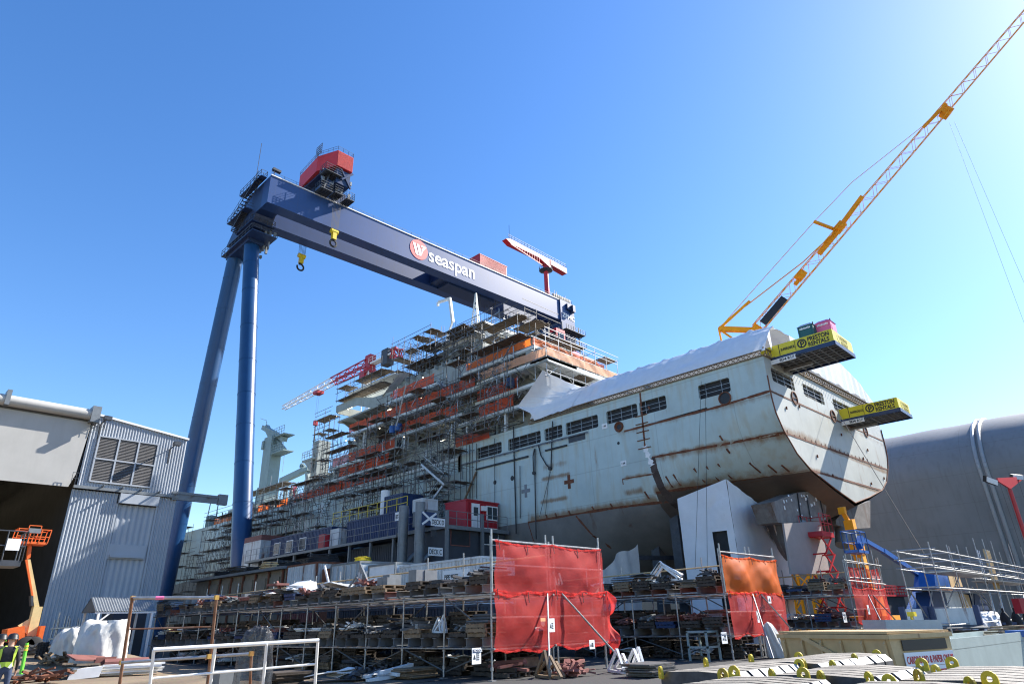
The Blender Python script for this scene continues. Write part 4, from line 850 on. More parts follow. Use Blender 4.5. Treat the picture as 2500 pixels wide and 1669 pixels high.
# ---------------- cantilever loading decks
def superdeck(x0,x1,z0,label,toil):
    sd=thing('loading_deck',label,'loading deck',(x0,16,z0),'yellow cantilever loading decks')
    ye=11.8; yr=16.6; h=.98
    w=MB().box(x0,ye,z0+.16,x0+.07,yr,z0+h).box(x1-.07,ye,z0+.16,x1,yr,z0+h).box(x0+.07,ye,z0+.16,x1-.07,ye+.07,z0+h); w=w.build('side_panel',mat('deck yellow',(.66,.57,.02),.45,0,.06,2,streak=.15),sd)
    MB().box(x0-.015,ye+2.42,z0+.2,x0-.003,ye+2.44,z0+h).box(x0-.015,ye+3.5,z0+.2,x0-.003,ye+3.54,z0+h).build('panel_joint',M['black'],w)
    fr=MB().box(x0-.02,ye-.06,z0-.12,x1+.02,ye+.02,z0+.16).box(x0-.02,ye,z0-.12,x0+.1,yr,z0+.16).box(x1-.1,ye,z0-.12,x1+.02,yr,z0+.16); fr.build('edge_beam',M['navy'],sd)
    gr=MB()
    for k in range(1,7): x=x0+(x1-x0)*k/7; gr.box(x-.04,ye,z0-.08,x+.04,yr,z0+.05)
    for k in range(1,9): y=ye+(yr-ye)*k/9; gr.box(x0+.05,y-.04,z0-.075,x1-.05,y+.04,z0+.048)
    gr.build('underside_grid',M['greyst'],sd); MB().box(x0+.05,ye+.05,z0+.06,x1-.05,yr,z0+.12).build('floor',M['steel'],sd)
    run=MB().box(x0-.06,ye+2.6,z0-.3,x0+.14,18,z0-.12).box(x0+1.9,ye+2.2,z0-.3,x0+2.1,18,z0-.12); run.build('runner_beam',M['galv'],sd)
    pl=MB().box(x0-.09,ye+2.5,z0-.33,x0-.065,16,z0-.03).build('name_plate',M['white'],sd)
    text('SD4 R17 DECK',M['black'],pl,(x0-.1,15.4,z0-.26),(0,-1,0),(0,0,1),.25,.008,sx=1.1,bold=.03)
    text('PRESTON',M['black'],w,(x0-.012,ye+1.6,z0+.60),(0,-1,0),(0,0,1),.41,.012,sx=.8,bold=.03)
    text('RENTALS',M['black'],w,(x0-.012,ye+1.6,z0+.24),(0,-1,0),(0,0,1),.41,.012,sx=.8,bold=.03)
    text('SUPERDECK',M['black'],w,(x0-.012,ye+3.42,z0+.46),(0,-1,0),(0,0,1),.25,.012,sx=.72,bold=.03)
    lg=MB(); c=V((x0-.006,ye+1.98,z0+.57)); lg.lathe(c,[(.22,0),(.22,.008),(.31,.008),(.31,0)],24,(-1,0,0)).box(c.x-.01,c.y+.02,c.z-.24,c.x-.002,c.y+.1,c.z+.12).lathe(c+V((0,-.02,.05)),[(.06,0),(.06,.008),(.14,.008),(.14,0)],16,(-1,0,0)); lg.build('round_emblem',M['black'],w)
    fa=mat('faded letters',(.42,.36,.06),.6,0,.05)
    text('PRESTON',fa,w,(x0+1.4,ye-.01,z0+.60),(1,0,0),(0,0,1),.36,.012,sx=.8); text('RENTALS',fa,w,(x0+1.4,ye-.01,z0+.26),(1,0,0),(0,0,1),.36,.012,sx=.8)
    MB().lathe((x0+1.05,ye-.004,z0+.57),[(.2,0),(.2,.008),(.29,.008),(.29,0)],20,(0,-1,0)).build('round_emblem',fa,w)
    MB().bar((x1-.6,ye+.3,z0+h),(x1-.6,ye+.3,z0+h+.16),.06,6).build('lifting_lug',M['black'],sd)
    return sd
superdeck(41.7,45.3,17.56,'upper yellow loading deck jutting out at the deck corner, two portable toilets on it',1)
superdeck(53.4,56.4,15.5,'lower empty yellow loading deck jutting out of the transom on the right','')
for (cx,cy_,mt,lb,tx) in ((42.6,13.5,M['teal'],'dark teal portable toilet, the left one on the upper yellow loading deck','LITTLE JOHN'),(43.2,12.55,M['pink'],'bright pink portable toilet, the right one on the upper yellow loading deck','PORTALET')):
    z0=17.69; h=1.95+(.12 if mt is M['pink'] else 0)
    t=thing('portable_toilet',lb,'portable toilet',(cx,cy_,z0))
    b_=MB().box(cx-.5,cy_-.5,z0,cx+.5,cy_+.5,z0+h-.2); 
    for e in (-.5,.42): b_.box(cx-.52,cy_+e,z0,cx-.5,cy_+e+.08,z0+h-.2)
    b_=b_.build('body',mt,t); MB().box(cx-.515,cy_-.36,z0+.1,cx-.5,cy_+.36,z0+h-.5).box(cx-.36,cy_-.515,z0+.1,cx+.36,cy_-.5,z0+h-.5).build('door',mt,t)
    MB().add([(cx-.54,cy_-.54,z0+h-.2),(cx+.54,cy_-.54,z0+h-.2),(cx+.54,cy_+.54,z0+h-.2),(cx-.54,cy_+.54,z0+h-.2),(cx-.3,cy_-.3,z0+h),(cx+.3,cy_-.3,z0+h),(cx+.3,cy_+.3,z0+h),(cx-.3,cy_+.3,z0+h)],[(3,2,1,0),(4,5,6,7),(0,1,5,4),(1,2,6,5),(2,3,7,6),(3,0,4,7)]).build('roof',M['roofgrey'] if mt is M['teal'] else mt,t)
    MB().bar((cx+.3,cy_-.3,z0+h-.1),(cx+.3,cy_-.3,z0+h+.25),.04,6).build('vent_pipe',M['black'],t)
    MB().box(cx-.52,cy_-.4,z0+h-.46,cx-.503,cy_+.4,z0+h-.28).build('name_strip',mt,t)
    n=5 if 0 else 8; m2=MB(); rr=random.Random(n)
    for k in range(8): y=cy_+.36-k*.09; m2.box(cx-.535,y-.07,z0+h-.44,cx-.522,y,z0+h-.44+rr.uniform(.1,.14))
    m2.build('pale_lettering',M['letter'],t)
# ---------------- stern gear: skeg boxes, hoarding, white enclosure, props
def Sx(x,y,yy): return P(1600+x*.3831,1100+y*.3831,'y',yy)
def slabpoly(mb,pix,yy,th): return mb.prism([Sx(a,b,yy) for a,b in pix],(0,th,0))
rusty=mat('raw steel',(.17,.155,.145),.6,.2,.35,1.5,rust=.2,rscale=1.2,rcol=(.12,.07,.045))
bx=slabpoly(MB(),[(735,330),(905,265),(1095,250),(1085,440),(820,462),(780,455)],17.3,1.3).build('thruster_box',rusty,shp_)
rr=random.Random(9); mb=MB()
for k in range(26): q=Sx(rr.uniform(790,1080),rr.uniform(285,430),17.27); mb.box(q.x-.06,q.y-.02,q.z-.06,q.x+.06,q.y+.02,q.z+rr.uniform(.05,.2))
mb.build('chalk_mark',M['white'],bx); mb=MB()
for X_ in (905,): mb.beam(Sx(X_,268,17.26),Sx(X_+25,450,17.26),.07,.05)
for k in range(16): q=Sx(965+k*1.5,290+k*9,17.26); mb.box(q.x-.05,q.y-.03,q.z-.05,q.x+.05,q.y,q.z+.05); q=Sx(1045+k*2,290+k*9,17.26); mb.box(q.x-.05,q.y-.03,q.z-.05,q.x+.05,q.y,q.z+.05)
mb.build('bolt_row',M['black'],bx)
slabpoly(MB(),[(1205,375),(1370,318),(1370,490),(1240,498),(1150,470),(1150,440)],18.2,2.5).build('thruster_box',rusty,shp_)
mb=MB().bar(Sx(915,462,17.6),Sx(915,560,17.6),.55,16); mb.bar(Sx(1190,500,18.4),Sx(1190,600,18.4),.5,14); mb.build('shaft_stub',M['greyst'],shp_,smooth=True)
tag(slabpoly(MB(),[(818,462),(1055,447),(1112,782),(868,785)],16.8,.12).build('hoarding_panel',mat('hoarding',(.27,.235,.22),.7,0,.08,1.5)),'plain brown grey hoarding panel under the stern, beside the white enclosure','panel')
en=thing('wrapped_enclosure','white wrapped enclosure under the stern with a dark doorway at its corner','enclosure',(40,20,0))
ca=V((40.2,18.2,0)); 
def Ex(x,y,a,v): return P(1600+x*.3831,1100+y*.3831,a,v)
Lp0,Lp1,Lb0,Lb1=Ex(140,305,'x',39.6),Ex(450,180,'x',39.6),Ex(185,775,'x',39.6),Ex(515,670,'x',39.6)
yc_=Lp1.y
R1,R2,R3=Ex(740,400,'y',yc_),Ex(850,690,'y',yc_),Ex(840,800,'y',yc_)
x0=39.6
dw=[Ex(378,515,'x',x0),Ex(455,505,'x',x0),Ex(470,670,'x',x0),Ex(385,670,'x',x0)]
dy0,dy1=min(dw[1].y,dw[2].y),max(dw[0].y,dw[3].y); dz=dw[0].z; yL=Lp0.y
ztop=lambda y:Lp1.z+(Lp0.z-Lp1.z)*(y-yc_)/(yL-yc_)
def ew_(mb,ya,yb,za,zb2):
    n=26
    def fn(u,v):
        y=ya+(yb-ya)*u; z=za(y)+(zb2(y)-za(y))*v; return (x0+.10*wr_((y,z,3),.8),y,z)
    return mb.grid(n,n,fn)
mb=MB(); ew_(mb,dy1,yL,lambda y:0,ztop); ew_(mb,dy0,dy1,lambda y:dz,ztop); ew_(mb,yc_,dy0,lambda y:0,ztop)
mb.build('side_sheet',M['wrap'],en,smooth=True)
def rf(u,v):
    top=Lp1.lerp(R1,min(1,u*1.6)) if u<.62 else R1.lerp(R2,(u-.62)/.38); xb=x0+(R3.x-x0)*u
    z=top.z*v; x=xb+(top.x-xb)*v
    return (x,yc_+.16*wr_((x,z,1),.9),z)
MB().grid(40,20,rf).build('end_sheet',M['wrap'],en,smooth=True)
MB().box(x0+.25,yc_+.3,0,x0+3,yL-.2,dz+.6).build('inner_shade_block',M['dark'],en)  # solid block, the doorway's inner shade put into its colour
mb=MB(); mb.bar((x0-.05,dy0,2.9),(x0-.05,dy1,2.9),.03,4); mb.build('door_bar',M['galv'],en)
def drape(u,v):
    a_=Ex(630,372,'y',yc_-.1).lerp(Ex(770,412,'y',yc_-.1),u); b_=Ex(838,700,'y',yc_-.1).lerp(Ex(852,690,'y',yc_-.1),u); q=a_.lerp(b_,v**1.1); q.y-=.18*math.sin(u*14+v*5)*.5; q.x+=.5*math.sin(v*math.pi)*(u-.4); return q
tag(MB().grid(18,24,drape).build('loose_tarp',mat('slate tarp',(.10,.115,.14),.5,0,.2,3,bump=.2,bscale=5),smooth=True),'dark slate tarp hanging loose over the white enclosure','tarp')
for i,(pa,pb,y_) in enumerate((((1585,1390),(1600,1290),28.2),((1640,1380),(1650,1265),25.5))):
    a_=P(*pb,'y',y_); tag(MB().box(a_.x-.35,y_-.35,0,a_.x+.35,y_+.35,a_.z+.6).box(a_.x-.5,y_-.5,0,a_.x+.5,y_+.5,.35).build('prop_post',M['steel']),('dark steel prop post under the hull, left of the white enclosure','dark steel prop post under the hull touching the white enclosure')[i],'prop')
a_=P(1600,1365,'y',27); tag(MB().beam((a_.x-3,27,a_.z),(a_.x+2,26,a_.z+.1),.3,.3).build('cross_beam',M['steel']),'dark cross beam between the props under the hull','beam')
for k in range(9): 
    y=30+k*13; tag(MB().box(50,y,0,54,y+1.5,2.35).box(45,y,0,47,y+1.5,2.3).build('keel_block',M['wooddk']),'dark keel block under the ship in the row beneath the hull','keel block','keel blocks')
def sheet(u,v):
    q=P(1465+u*95,1390,'y',26.5); zt_=P(1465+u*95,1390-u*65+8*math.sin(u*9),'y',26.5).z; return (q.x,26.5+.1*math.sin(u*20+v*4),zt_*v)
tag(MB().grid(20,10,sheet).build('draped_sheet',M['tarp'],smooth=True),'pale sheet draped under the dark hull behind the middle rack','sheet')
# ================================================================ SUPERSTRUCTURE (parts of the ship)
rr=random.Random(31)
def tier(x,y0,y1,z0,z1,xr,win=True):
    b=MB().box(x,y0,z0,xr,y1,z1).build('deckhouse_block',M['prim'],shp_)
    if win:
        mb=MB(); y=y0+1
        while y<y1-1.5:
            k=rr.random()
            if k<.35: mb.box(x-.03,y,z0+.05,x-.01,y+.8,z0+1.5)
            elif k<.6: mb.box(x-.03,y,z0+.7,x-.01,y+.9,z0+1.25)
            elif k<.72: mb.box(x-.03,y,z0+.2,x-.01,y+2.2,z1-.4)
            y+=rr.uniform(1.6,3.2)
        mb.build('dark_opening',M['dark'],b)
        mb=MB(); y=y0+.5
        while y<y1: mb.box(x-.5,y,z1-.45,x-.02,y+.08,z1-.02); y+=rr.uniform(1.1,1.6)
        for k in range(int((y1-y0)/3)): y=rr.uniform(y0,y1-1); mb.box(x-.25,y,z0+rr.uniform(.3,1),x-.02,y+rr.uniform(.2,.9),z0+rr.uniform(1.0,1.7))
        mb.build('bracket_row',M['prim'],b)
    return b
tier(42.2,47,80,16.4,19.6,62); tier(42.4,38,70,19.6,23.0,62); tier(42.1,37,60,23.0,25.0,52); tier(42.4,60,67.5,23,25.2,60); tier(45.6,50,60.5,28.2,31.6,56,False)
tier(41.7,37.6,51,25,26.6,51.4,False); tier(42.6,50,60.5,25,28.2,58); tier(45.2,48.5,57.5,28.2,30.9,56); tier(42.0,36.2,47,17.62,21.4,52)
MB().box(40.6,36.9,23.0,51.4,37.7,24.72).box(40.7,37.0,24.72,51.4,37.8,25.0).build('aft_bulkhead',M['prim'],shp_)
MB().box(46,48.9,30.9,55,56.3,32.35).build('wheelhouse_panel',M['white'],shp_); MB().prism([(45.2,48.0,32.5),(45.2,57.0,32.4),(45.2,57.0,32.62),(45.2,48.0,32.9)],(9,0,0)).build('canopy_roof',M['white'],shp_)
DK=[(16.45,47,80,40.45),(19.5,57,71,40.45),(19.75,37.6,47,40.45),(20.85,46.5,58,40.5),(21.36,36.4,44.5,40.45),(23.05,43.5,67.5,40.45),(23.3,34.9,44.2,40.4),(25.15,50.5,60,40.5),(25.0,36.6,46.5,40.6),(18.0,58,72,40.5)]
for z,y0,y1,x in DK:
    s=MB().box(x,y0,z-.26,44.5,y1,z).build('deck_slab',M['slab'],shp_)
    mb=MB(); y=y0+.4
    while y<y1: mb.prism([(x+.1,y,z-.27),(x+1.5,y,z-.27),(x+1.5,y,z-.75)],(0,.06,0)); y+=1.25
    mb.box(x+.02,y0,z-.42,x+.1,y1,z-.26); mb.build('deck_knee',M['prim'],s)
MB().box(40.4,34.9,23.1,51.5,37,23.3).box(40.5,34.9,22.9,51.4,35.1,23.1).build('aft_gallery',M['slab'],shp_)
# columns between decks
mb=MB()
for y,z0,z1 in ((45.9,17.4,19.6),(40.6,17.6,19.6),(70,16.5,19.4),(66,16.5,19.4),(62,16.5,19.4),(75,16.5,18),(58.5,19.5,23),(64,19.5,23)): mb.box(40.6,y-.12,z0,40.85,y+.12,z1)
mb.build('deck_column',M['slab'],shp_)
# bridge wing
wg=MB().prism([(40.3,70.6,26.5),(40.3,66.2,26.4),(39.2,62.4,25.2),(39.2,62.4,26.5),(40.3,66.2,27.45),(40.3,70.6,27.35)],(.15,0,0))
wgx=MB()
A0=[P(600+x*.3189,750+y*.3189,'x',40.5) for x,y in ((693,755),(843,688),(972,690),(1128,640))]; A1=[P(600+x*.3189,750+y*.3189,'x',40.5) for x,y in ((690,806),(843,750),(975,772),(1118,710))]
for i in range(3):
    wgx.prism([A0[i],A0[i+1],A1[i+1],A1[i]],(.2,0,0))
wgx.box(40.7,A0[0].y-.2,A1[0].z-.1,44,A0[0].y,A0[0].z).box(40.72,A0[3].y,A1[2].z+.1,46,A0[0].y-.25,A1[2].z+.3)
wgx.build('bridge_wing',M['prim'],shp_)
mb=MB(); 
for k in range(5): y=60+k*2.4; mb.prism([(40.8,y,A1[2].z+.08),(44,y,A1[2].z+.08),(44,y,23.6)],(0,.1,0))
mb.build('wing_bracket',M['prim'],shp_)
MB().box(41.3,59,25.2,46,70,25.5).box(41,59,28.6,44.5,69,28.75).build('wing_deck',M['slab'],shp_)
# masts, davit, cranes on deck
def lat3(a,b,w,n,r):
    a,b=V(a),V(b); mb=MB(); c=lambda i,k:a+(b-a)*i/n+V((math.cos(k*2.09),math.sin(k*2.09),0))*(w*(1-.93*i/n))
    for k in range(3):
        mb.bar(c(0,k),c(n,k),r,4)
        for i in range(n): mb.bar(c(i,k),c(i+1,(k+1)%3),r*.6,3,cap=False).bar(c(i,k),c(i,(k+1)%3),r*.6,3,cap=False)
    return mb
q=P(900+822*.3188,700+50*.3188,'x',46); lat3((46,q.y,30.6),(46,q.y,q.z),.95,9,.07).build('lattice_mast',M['slab'],shp_)
d0,d1,d2=[P(900+x*.3188,700+y*.3188,'x',46) for x,y in ((645,270),(622,92),(535,118))]
MB().beam(d0,d1,.32,.32).beam(d1+V((0,-.15,0)),d2,.26,.3).beam(d2+V((0,.1,0)),d2+V((0,.1,-.5)),.25,.25).beam(d0+V((0,.1,0)),d0+V((0,1.2,-2)),.2,.2).build('davit_post',M['slab'],shp_)
sc1=lambda x,y:P(600+x*.3189,750+y*.3189,'x',50)
mb=MB(); a_=sc1(170,1390); b_=sc1(205,1000)
mb.prism([(49,a_.y-1.45,a_.z),(51,a_.y-1.45,a_.z),(51,a_.y+1.45,a_.z),(49,a_.y+1.45,a_.z)],(0,.2,b_.z-a_.z)); mb.box(48.8,a_.y-1.6,a_.z-4,51.2,a_.y+1.6,a_.z+.3)
mb.beam(sc1(140,920),sc1(300,1010),.9,.8).beam(sc1(225,1000),sc1(300,1090),.5,.5).beam(sc1(160,915),sc1(205,1010),.7,.9).bar(sc1(160,915),sc1(160,870),.06,4).bar(sc1(160,865),sc1(112,850),.05,4); sk=mb.build('transfer_mast',M['mast'],shp_)
mb=MB(); 
for c,e in ((sc1(230,1130),sc1(325,1100)),(sc1(255,1000),sc1(330,1000))):
    mb.box(49,e.y,c.z-.1,51,c.y,c.z+.05); rail(mb,[(49,c.y,c.z),(49,e.y,e.z if abs(e.z-c.z)<.3 else c.z)],1.4,.05,.9,3)
for k in range(14): z=a_.z+.4+k*.6; mb.bar((48.9,a_.y-1.5,z),(48.9,a_.y-2.0,z),.04,3)
mb.bar((48.9,a_.y-2,a_.z),(48.9,a_.y-2,b_.z),.05,3).bar(sc1(295,1120),sc1(280,1260),.05,3).box(48.8,a_.y+1.4,b_.z-2,50,a_.y+2.1,b_.z-.5); mb.build('mast_platform',M['mast'],sk)
ck=MB().beam(sc1(270,1330),sc1(450,1245),.7,.9).beam(sc1(480,1330),sc1(475,1240),.6,.7).box(49.5,sc1(480,1240).y-.5,sc1(480,1240).z-.3,50.5,sc1(430,1240).y,sc1(480,1240).z+.3)
for k in range(14): q=sc1(rr.uniform(415,485),rr.uniform(1205,1270)); ck.box(q.x,q.y,q.z,q.x+.4,q.y+.35,q.z+.35)
ck.build('deck_crane',M['mast'],shp_)
mb=MB(); q=sc1(620,1160); mb.box(48,q.y-.8,q.z-6,50,q.y+.8,q.z+2.5).box(47.5,sc1(620,1160).y-.6,q.z-.4,50,sc1(545,1165).y,q.z-.1).prism([(47.6,q.y,q.z-.4),(47.6,q.y+2.5,q.z-.4),(47.6,q.y,q.z-2.4)],(.2,0,0)); rail(mb,[(47.5,q.y,q.z),(47.5,sc1(545,1165).y,q.z)],1.1,.05,.8,3); mb.build('lookout_platform',M['prim'],shp_)
# gear standing on the fore deck
mb=MB()
for k in range(150):
    y=rr.uniform(80,112); x=rr.uniform(40.8,48); z=16.45; h=rr.choice((.5,.9,1.4,2.2,3))*rr.uniform(.6,1.2)
    if rr.random()<.5: mb.bar((x,y,z),(x+rr.uniform(-.3,.3),y+rr.uniform(-.5,.5),z+h+.6),rr.uniform(.05,.14),4)
    else: mb.box(x,y,z,x+rr.uniform(.3,1.1),y+rr.uniform(.3,1.6),z+h*.6)
mb.build('deck_fitting',M['mast'],shp_)
tier(42.4,80,98,16.4,17.8,60,True); tier(44,99,108,16.4,19.5,60,False)
# ================================================================ SCAFFOLDING
def scaffold(label,y0,y1,x0,z0,z1,depth=1.25,bay=1.85,lift=1.9,along='y',r=.031,planks=.75,skip=.12,seed=1,group='scaffolding round the ship',brace=.5,topfree=.9,mt='galvd'):
    """tube scaffold: standards, ledgers, braces, plank lifts. along y (face at x0) or along x (face at y = x0)"""
    rr=random.Random(seed); n=max(1,round((y1-y0)/bay)); L=max(1,round((z1-z0)/lift))
    T=(lambda a,d,z:V((x0-d,a,z))) if along=='y' else (lambda a,d,z:V((a,x0-d,z)))
    root=thing('scaffolding',label,'scaffolding',T((y0+y1)/2,0,z0),group); tb=MB(); st_=MB()
    for i in range(n+1):
        a=y0+(y1-y0)*i/n
        for d in (0,depth):
            top=z1+rr.uniform(-.6,1)*topfree; st_.bar(T(a,d,z0-rr.uniform(0,.3)),T(a+rr.uniform(-.03,.03),d,top),r,4,cap=False)
    for j in range(L+1):
        z=z0+(z1-z0)*j/L
        for d in (0,depth):
            for h in (0,.55,1.05):
                if h and (d==0 or rr.random()<.3): continue
                if rr.random()<skip: continue
                e=rr.uniform(0,.5); tb.bar(T(y0-e,d,z+h),T(y1+rr.uniform(0,.5),d,z+h+rr.uniform(-.04,.04)),r,4,cap=False)
        for i in range(n+1):
            a=y0+(y1-y0)*i/n; tb.bar(T(a,-.15,z),T(a,depth+.2,z),r*.9,3,cap=False)
    for i in range(n):
        for j in range(L):
            if rr.random()<brace*.6:
                a=y0+(y1-y0)*i/n; b=y0+(y1-y0)*(i+1)/n; z=z0+(z1-z0)*j/L; z2=z0+(z1-z0)*(j+1)/L
                if rr.random()<.5: a,b=b,a
                tb.bar(T(a,depth,z),T(b,depth,z2),r*.9,3,cap=False)
    st_.build('standard',M[mt],root); tb.build('ledger',M[mt],root)
    for j in range(L+1):
        z=z0+(z1-z0)*j/L; pb=MB()
        for i in range(n):
            if rr.random()>planks: continue
            a=y0+(y1-y0)*i/n-.1; b=y0+(y1-y0)*(i+1)/n+.1; k=4
            for q in range(k):
                d0=.06+q*(depth-.1)/k; d1=d0+(depth-.1)/k-.03; z_=z+.06+rr.uniform(-.008,.008)
                p0,p1=T(a+rr.uniform(-.15,.15),d0,z_),T(b+rr.uniform(-.15,.15),d1,z_+.05); pb.box(p0.x,p0.y,p0.z,p1.x,p1.y,p1.z)
        pb.build('plank_platform',M['plank'],root)
    return root
SC=[('scaffolding against the fore hull beneath the lowest orange netting',70,81,40.2,8.6,18.2,1,.5),
 ('scaffolding below the bridge wing, hull to wing',59,70,40.2,9.6,22.8,2,.55),
 ('scaffolding in the middle of the ship side between bridge wing and stair tower',48,59,40.2,9.2,24.4,3,.6),
 ('scaffolding on the upper decks forward of the white wrap peak',39.6,47,40.1,17.8,25.6,4,.25),
 ('scaffolding around the fore deck under the pale transfer mast',81,97,40.2,8.2,16.6,5,.6),
 ('scaffolding at the far bow beyond the round crane legs',112,121,40.4,3,17,6,.6)]
for lb,y0,y1,x,z0,z1,sd,pk_ in SC: scaffold(lb,y0,y1,x,z0,z1,seed=sd,planks=pk_*.8,skip=.15,brace=.55)
scaffold('dense stair scaffold tower where the bare hull begins',44.6,48,40.2,8.8,18.2,depth=2.2,bay=.85,lift=1.6,seed=7,planks=.35,brace=.7)
scaffold('tall narrow ladder tower beside the near round crane leg',92.4,94,39.6,.2,14.5,depth=1.3,bay=1.5,lift=1.25,seed=17,planks=.9,brace=1.2,mt='steel')
scaffold('narrow scaffold at the bow left of the ladder tower',104,106.6,39.8,2,12,depth=1.5,bay=1.3,lift=1.7,seed=18,planks=.6,brace=1)
scaffold('outer scaffold layer over the fore hull beside the near round crane leg',77,100,38.8,7.6,16.4,depth=1.3,bay=1.4,lift=1.5,seed=71,planks=.55,brace=1)
scaffold('outer scaffold layer above the office containers amidships',47,62,38.7,9.6,16.2,depth=1.3,bay=1.2,lift=1.55,seed=72,planks=.4,brace=1)
# upper works
scaffold('projecting scaffold platforms on the forward edge of the top decks',54.5,62,45.2,26.5,33.3,depth=2.6,bay=1.25,lift=1.7,seed=8,planks=.55,brace=.9,topfree=1.6)
scaffold('scaffold wall under the projecting platforms, forward of the canopy roof',50,61,44.9,25.4,32.6,depth=1.4,bay=1.5,lift=1.7,seed=28,planks=.4,brace=.8)
scaffold('scaffold walkway below the white canopy roof',48,56.5,45.1,27,32.0,depth=1.5,seed=9,planks=.3,brace=.5)
scaffold('high scaffold with the long plank platform beside the lattice mast',43.3,51.4,45.6,25.4,32.1,depth=1.6,seed=10,planks=.45,brace=.8,lift=2.2,topfree=1.4)
scaffold('high scaffold frame across the top deck under the crane beam',45,50.5,43.3,25.4,32.1,depth=1.6,along='x',seed=11,planks=.3,brace=.9,lift=2.2)
scaffold('scaffold at the after corner of the top deck beside the red crane cab',37.4,40.2,43.8,25.2,28.2,depth=2.0,seed=12,planks=.95,brace=.8)
scaffold('scaffolding across the after face of the deckhouse above the white wrap',40.6,51.5,36.6,21.6,25.8,depth=1.4,along='x',seed=13,planks=.5,brace=.35,lift=1.4,topfree=.5,mt='galv')
scaffold('scaffolding on the bridge wing roof',60,69.5,41.6,27.6,29.2,depth=1.8,seed=14,planks=.6,brace=.6,topfree=1.8,lift=1.6)
scaffold('scaffolding at the deck edge forward of the bridge wing',70.5,74,41,17,26,depth=1.4,bay=1.2,lift=1.9,seed=15,planks=.5,brace=.9)
scaffold('scaffolding round the clutter on the fore deck',84,98,43,16.6,20,depth=2,seed=16,planks=.5,brace=.6,topfree=1.5,mt='galv')
scaffold('scaffold inside the second deck opening forward of the wrap',38,44.5,41.6,26.4,28.4,depth=1.6,seed=19,planks=.7,brace=.7,topfree=1.2)
# stair flights
for i,(ya,za,yb,zb_,lb) in enumerate(((45.2,13.2,48.6,15.6,'upper metal stair flight on the scaffold tower'),(48.6,10.8,45.4,13.1,'lower metal stair flight on the scaffold tower'),(88,9,84.6,11.4,'metal stair flight on the fore hull scaffold'))):
    mb=MB(); n=13
    for k in range(n+1):
        f=k/n; y=ya+(yb-ya)*f; z=za+(zb_-za)*f; mb.box(37.3,y-.12,z,38.2,y+.12,z+.04)
    for x in (37.28,38.22): mb.beam((x,ya,za),(x,yb,zb_),.05,.2).bar((x,ya,za+.95),(x,yb,zb_+.95),.03,4)
    tag(mb.build('stair_flight',M['galv']),lb,'stairs')
# ---------------- safety netting along the decks
def netrun(label,segs,mt='netdeck',seed=1,h=1.12,x=None):
    rr=random.Random(seed); mb=MB()
    for (p,q) in segs:
        p,q=V(p),V(q); L=(q-p).length; n=max(4,int(L*3)); dr=(q-p)/L; nr=V((dr.y,-dr.x,0)); ph=rr.uniform(0,6)
        def fn(u,v):
            o=.06*math.sin(u*L*2.6+ph)*math.sin(v*3)+.03*math.sin(u*L*6+ph+v*4)
            return p+(q-p)*u+V((0,0,v*(h*(1-.12*abs(math.sin(u*L*1.7))))))-nr*o
        mb.grid(n,5,fn)
    return tag(mb.build('safety_net',M[mt],smooth=True),label,'safety netting','orange netting round the decks')
nn=[('orange netting along the lowest deck edge over the fore hull',16.5,59,79.5),('orange netting on the deck edge beneath the bridge wing',19.55,57.5,70.5),('orange netting on the deck just above the hull openings',17.45,42.5,47.3),('orange netting along the deck forward of the wrap, above the bare hull',19.8,39.2,47),('orange netting on the middle deck beside the scaffold bays',20.9,47,57.8),('orange netting on the deck edge level with the wrap peak',21.4,38.8,44.3),('orange netting along the long deck aft of the bridge wing',23.1,44.5,67),('orange netting below the white rolled sheet, forward upper deck',25.2,51,59.5),('orange netting on the half deck below the stair scaffold',18.05,58.5,71.5)]
for i,(lb,z,y0,y1) in enumerate(nn):
    segs=[]; y=y0
    while y<y1-.5:
        l=min(rr.uniform(2.5,6),y1-y)
        if rr.random()>.05: segs.append(((40.36+rr.uniform(0,.25),y,z),(40.36+rr.uniform(0,.25),y+l,z)))
        y+=l+.02
    netrun(lb,segs,'netdeck',i)
pl_=mat('pale orange net',(.85,.46,.28),.75,0,.15,.6,alpha=.82,trans=.3); M['netpale']=pl_
netrun('pale peach netting round the gallery corner above the white wrap',[((40.3,44,23.4),(40.3,35,23.4)),((40.3,34.85,23.4),(51.3,34.85,23.4))],'netpale',21,.85)
netrun('bright orange netting round the top deck edge near the red cab',[((40.6,46,25.1),(40.6,37,25.1)),((40.6,36.7,25.1),(51.3,36.7,25.1))],'netor',22,.75)
for i,(y0,y1,z,lb) in enumerate(((81,84,16.5,'short orange net at the foot of the deck crane'),(86,89.5,16.6,'short orange net on the rail of the fore deck'),(91,93.5,16.5,'short orange net farthest forward beside the crane leg'),(98,104,16.5,'low orange netting on the bow rail between the crane legs'))):
    netrun(lb,[((40.5,y0,z),(40.5,y1,z))],'netor',30+i,.9)
MB().box(44,79.0,17,44.6,79.5,20.4)
tag(MB().lattice((44,86.5,16.5),(44,86.5,20.2),.5,.5,5,.06,.09).build('lattice_post',M['redbright']),'bright orange lattice post on the fore deck','post')
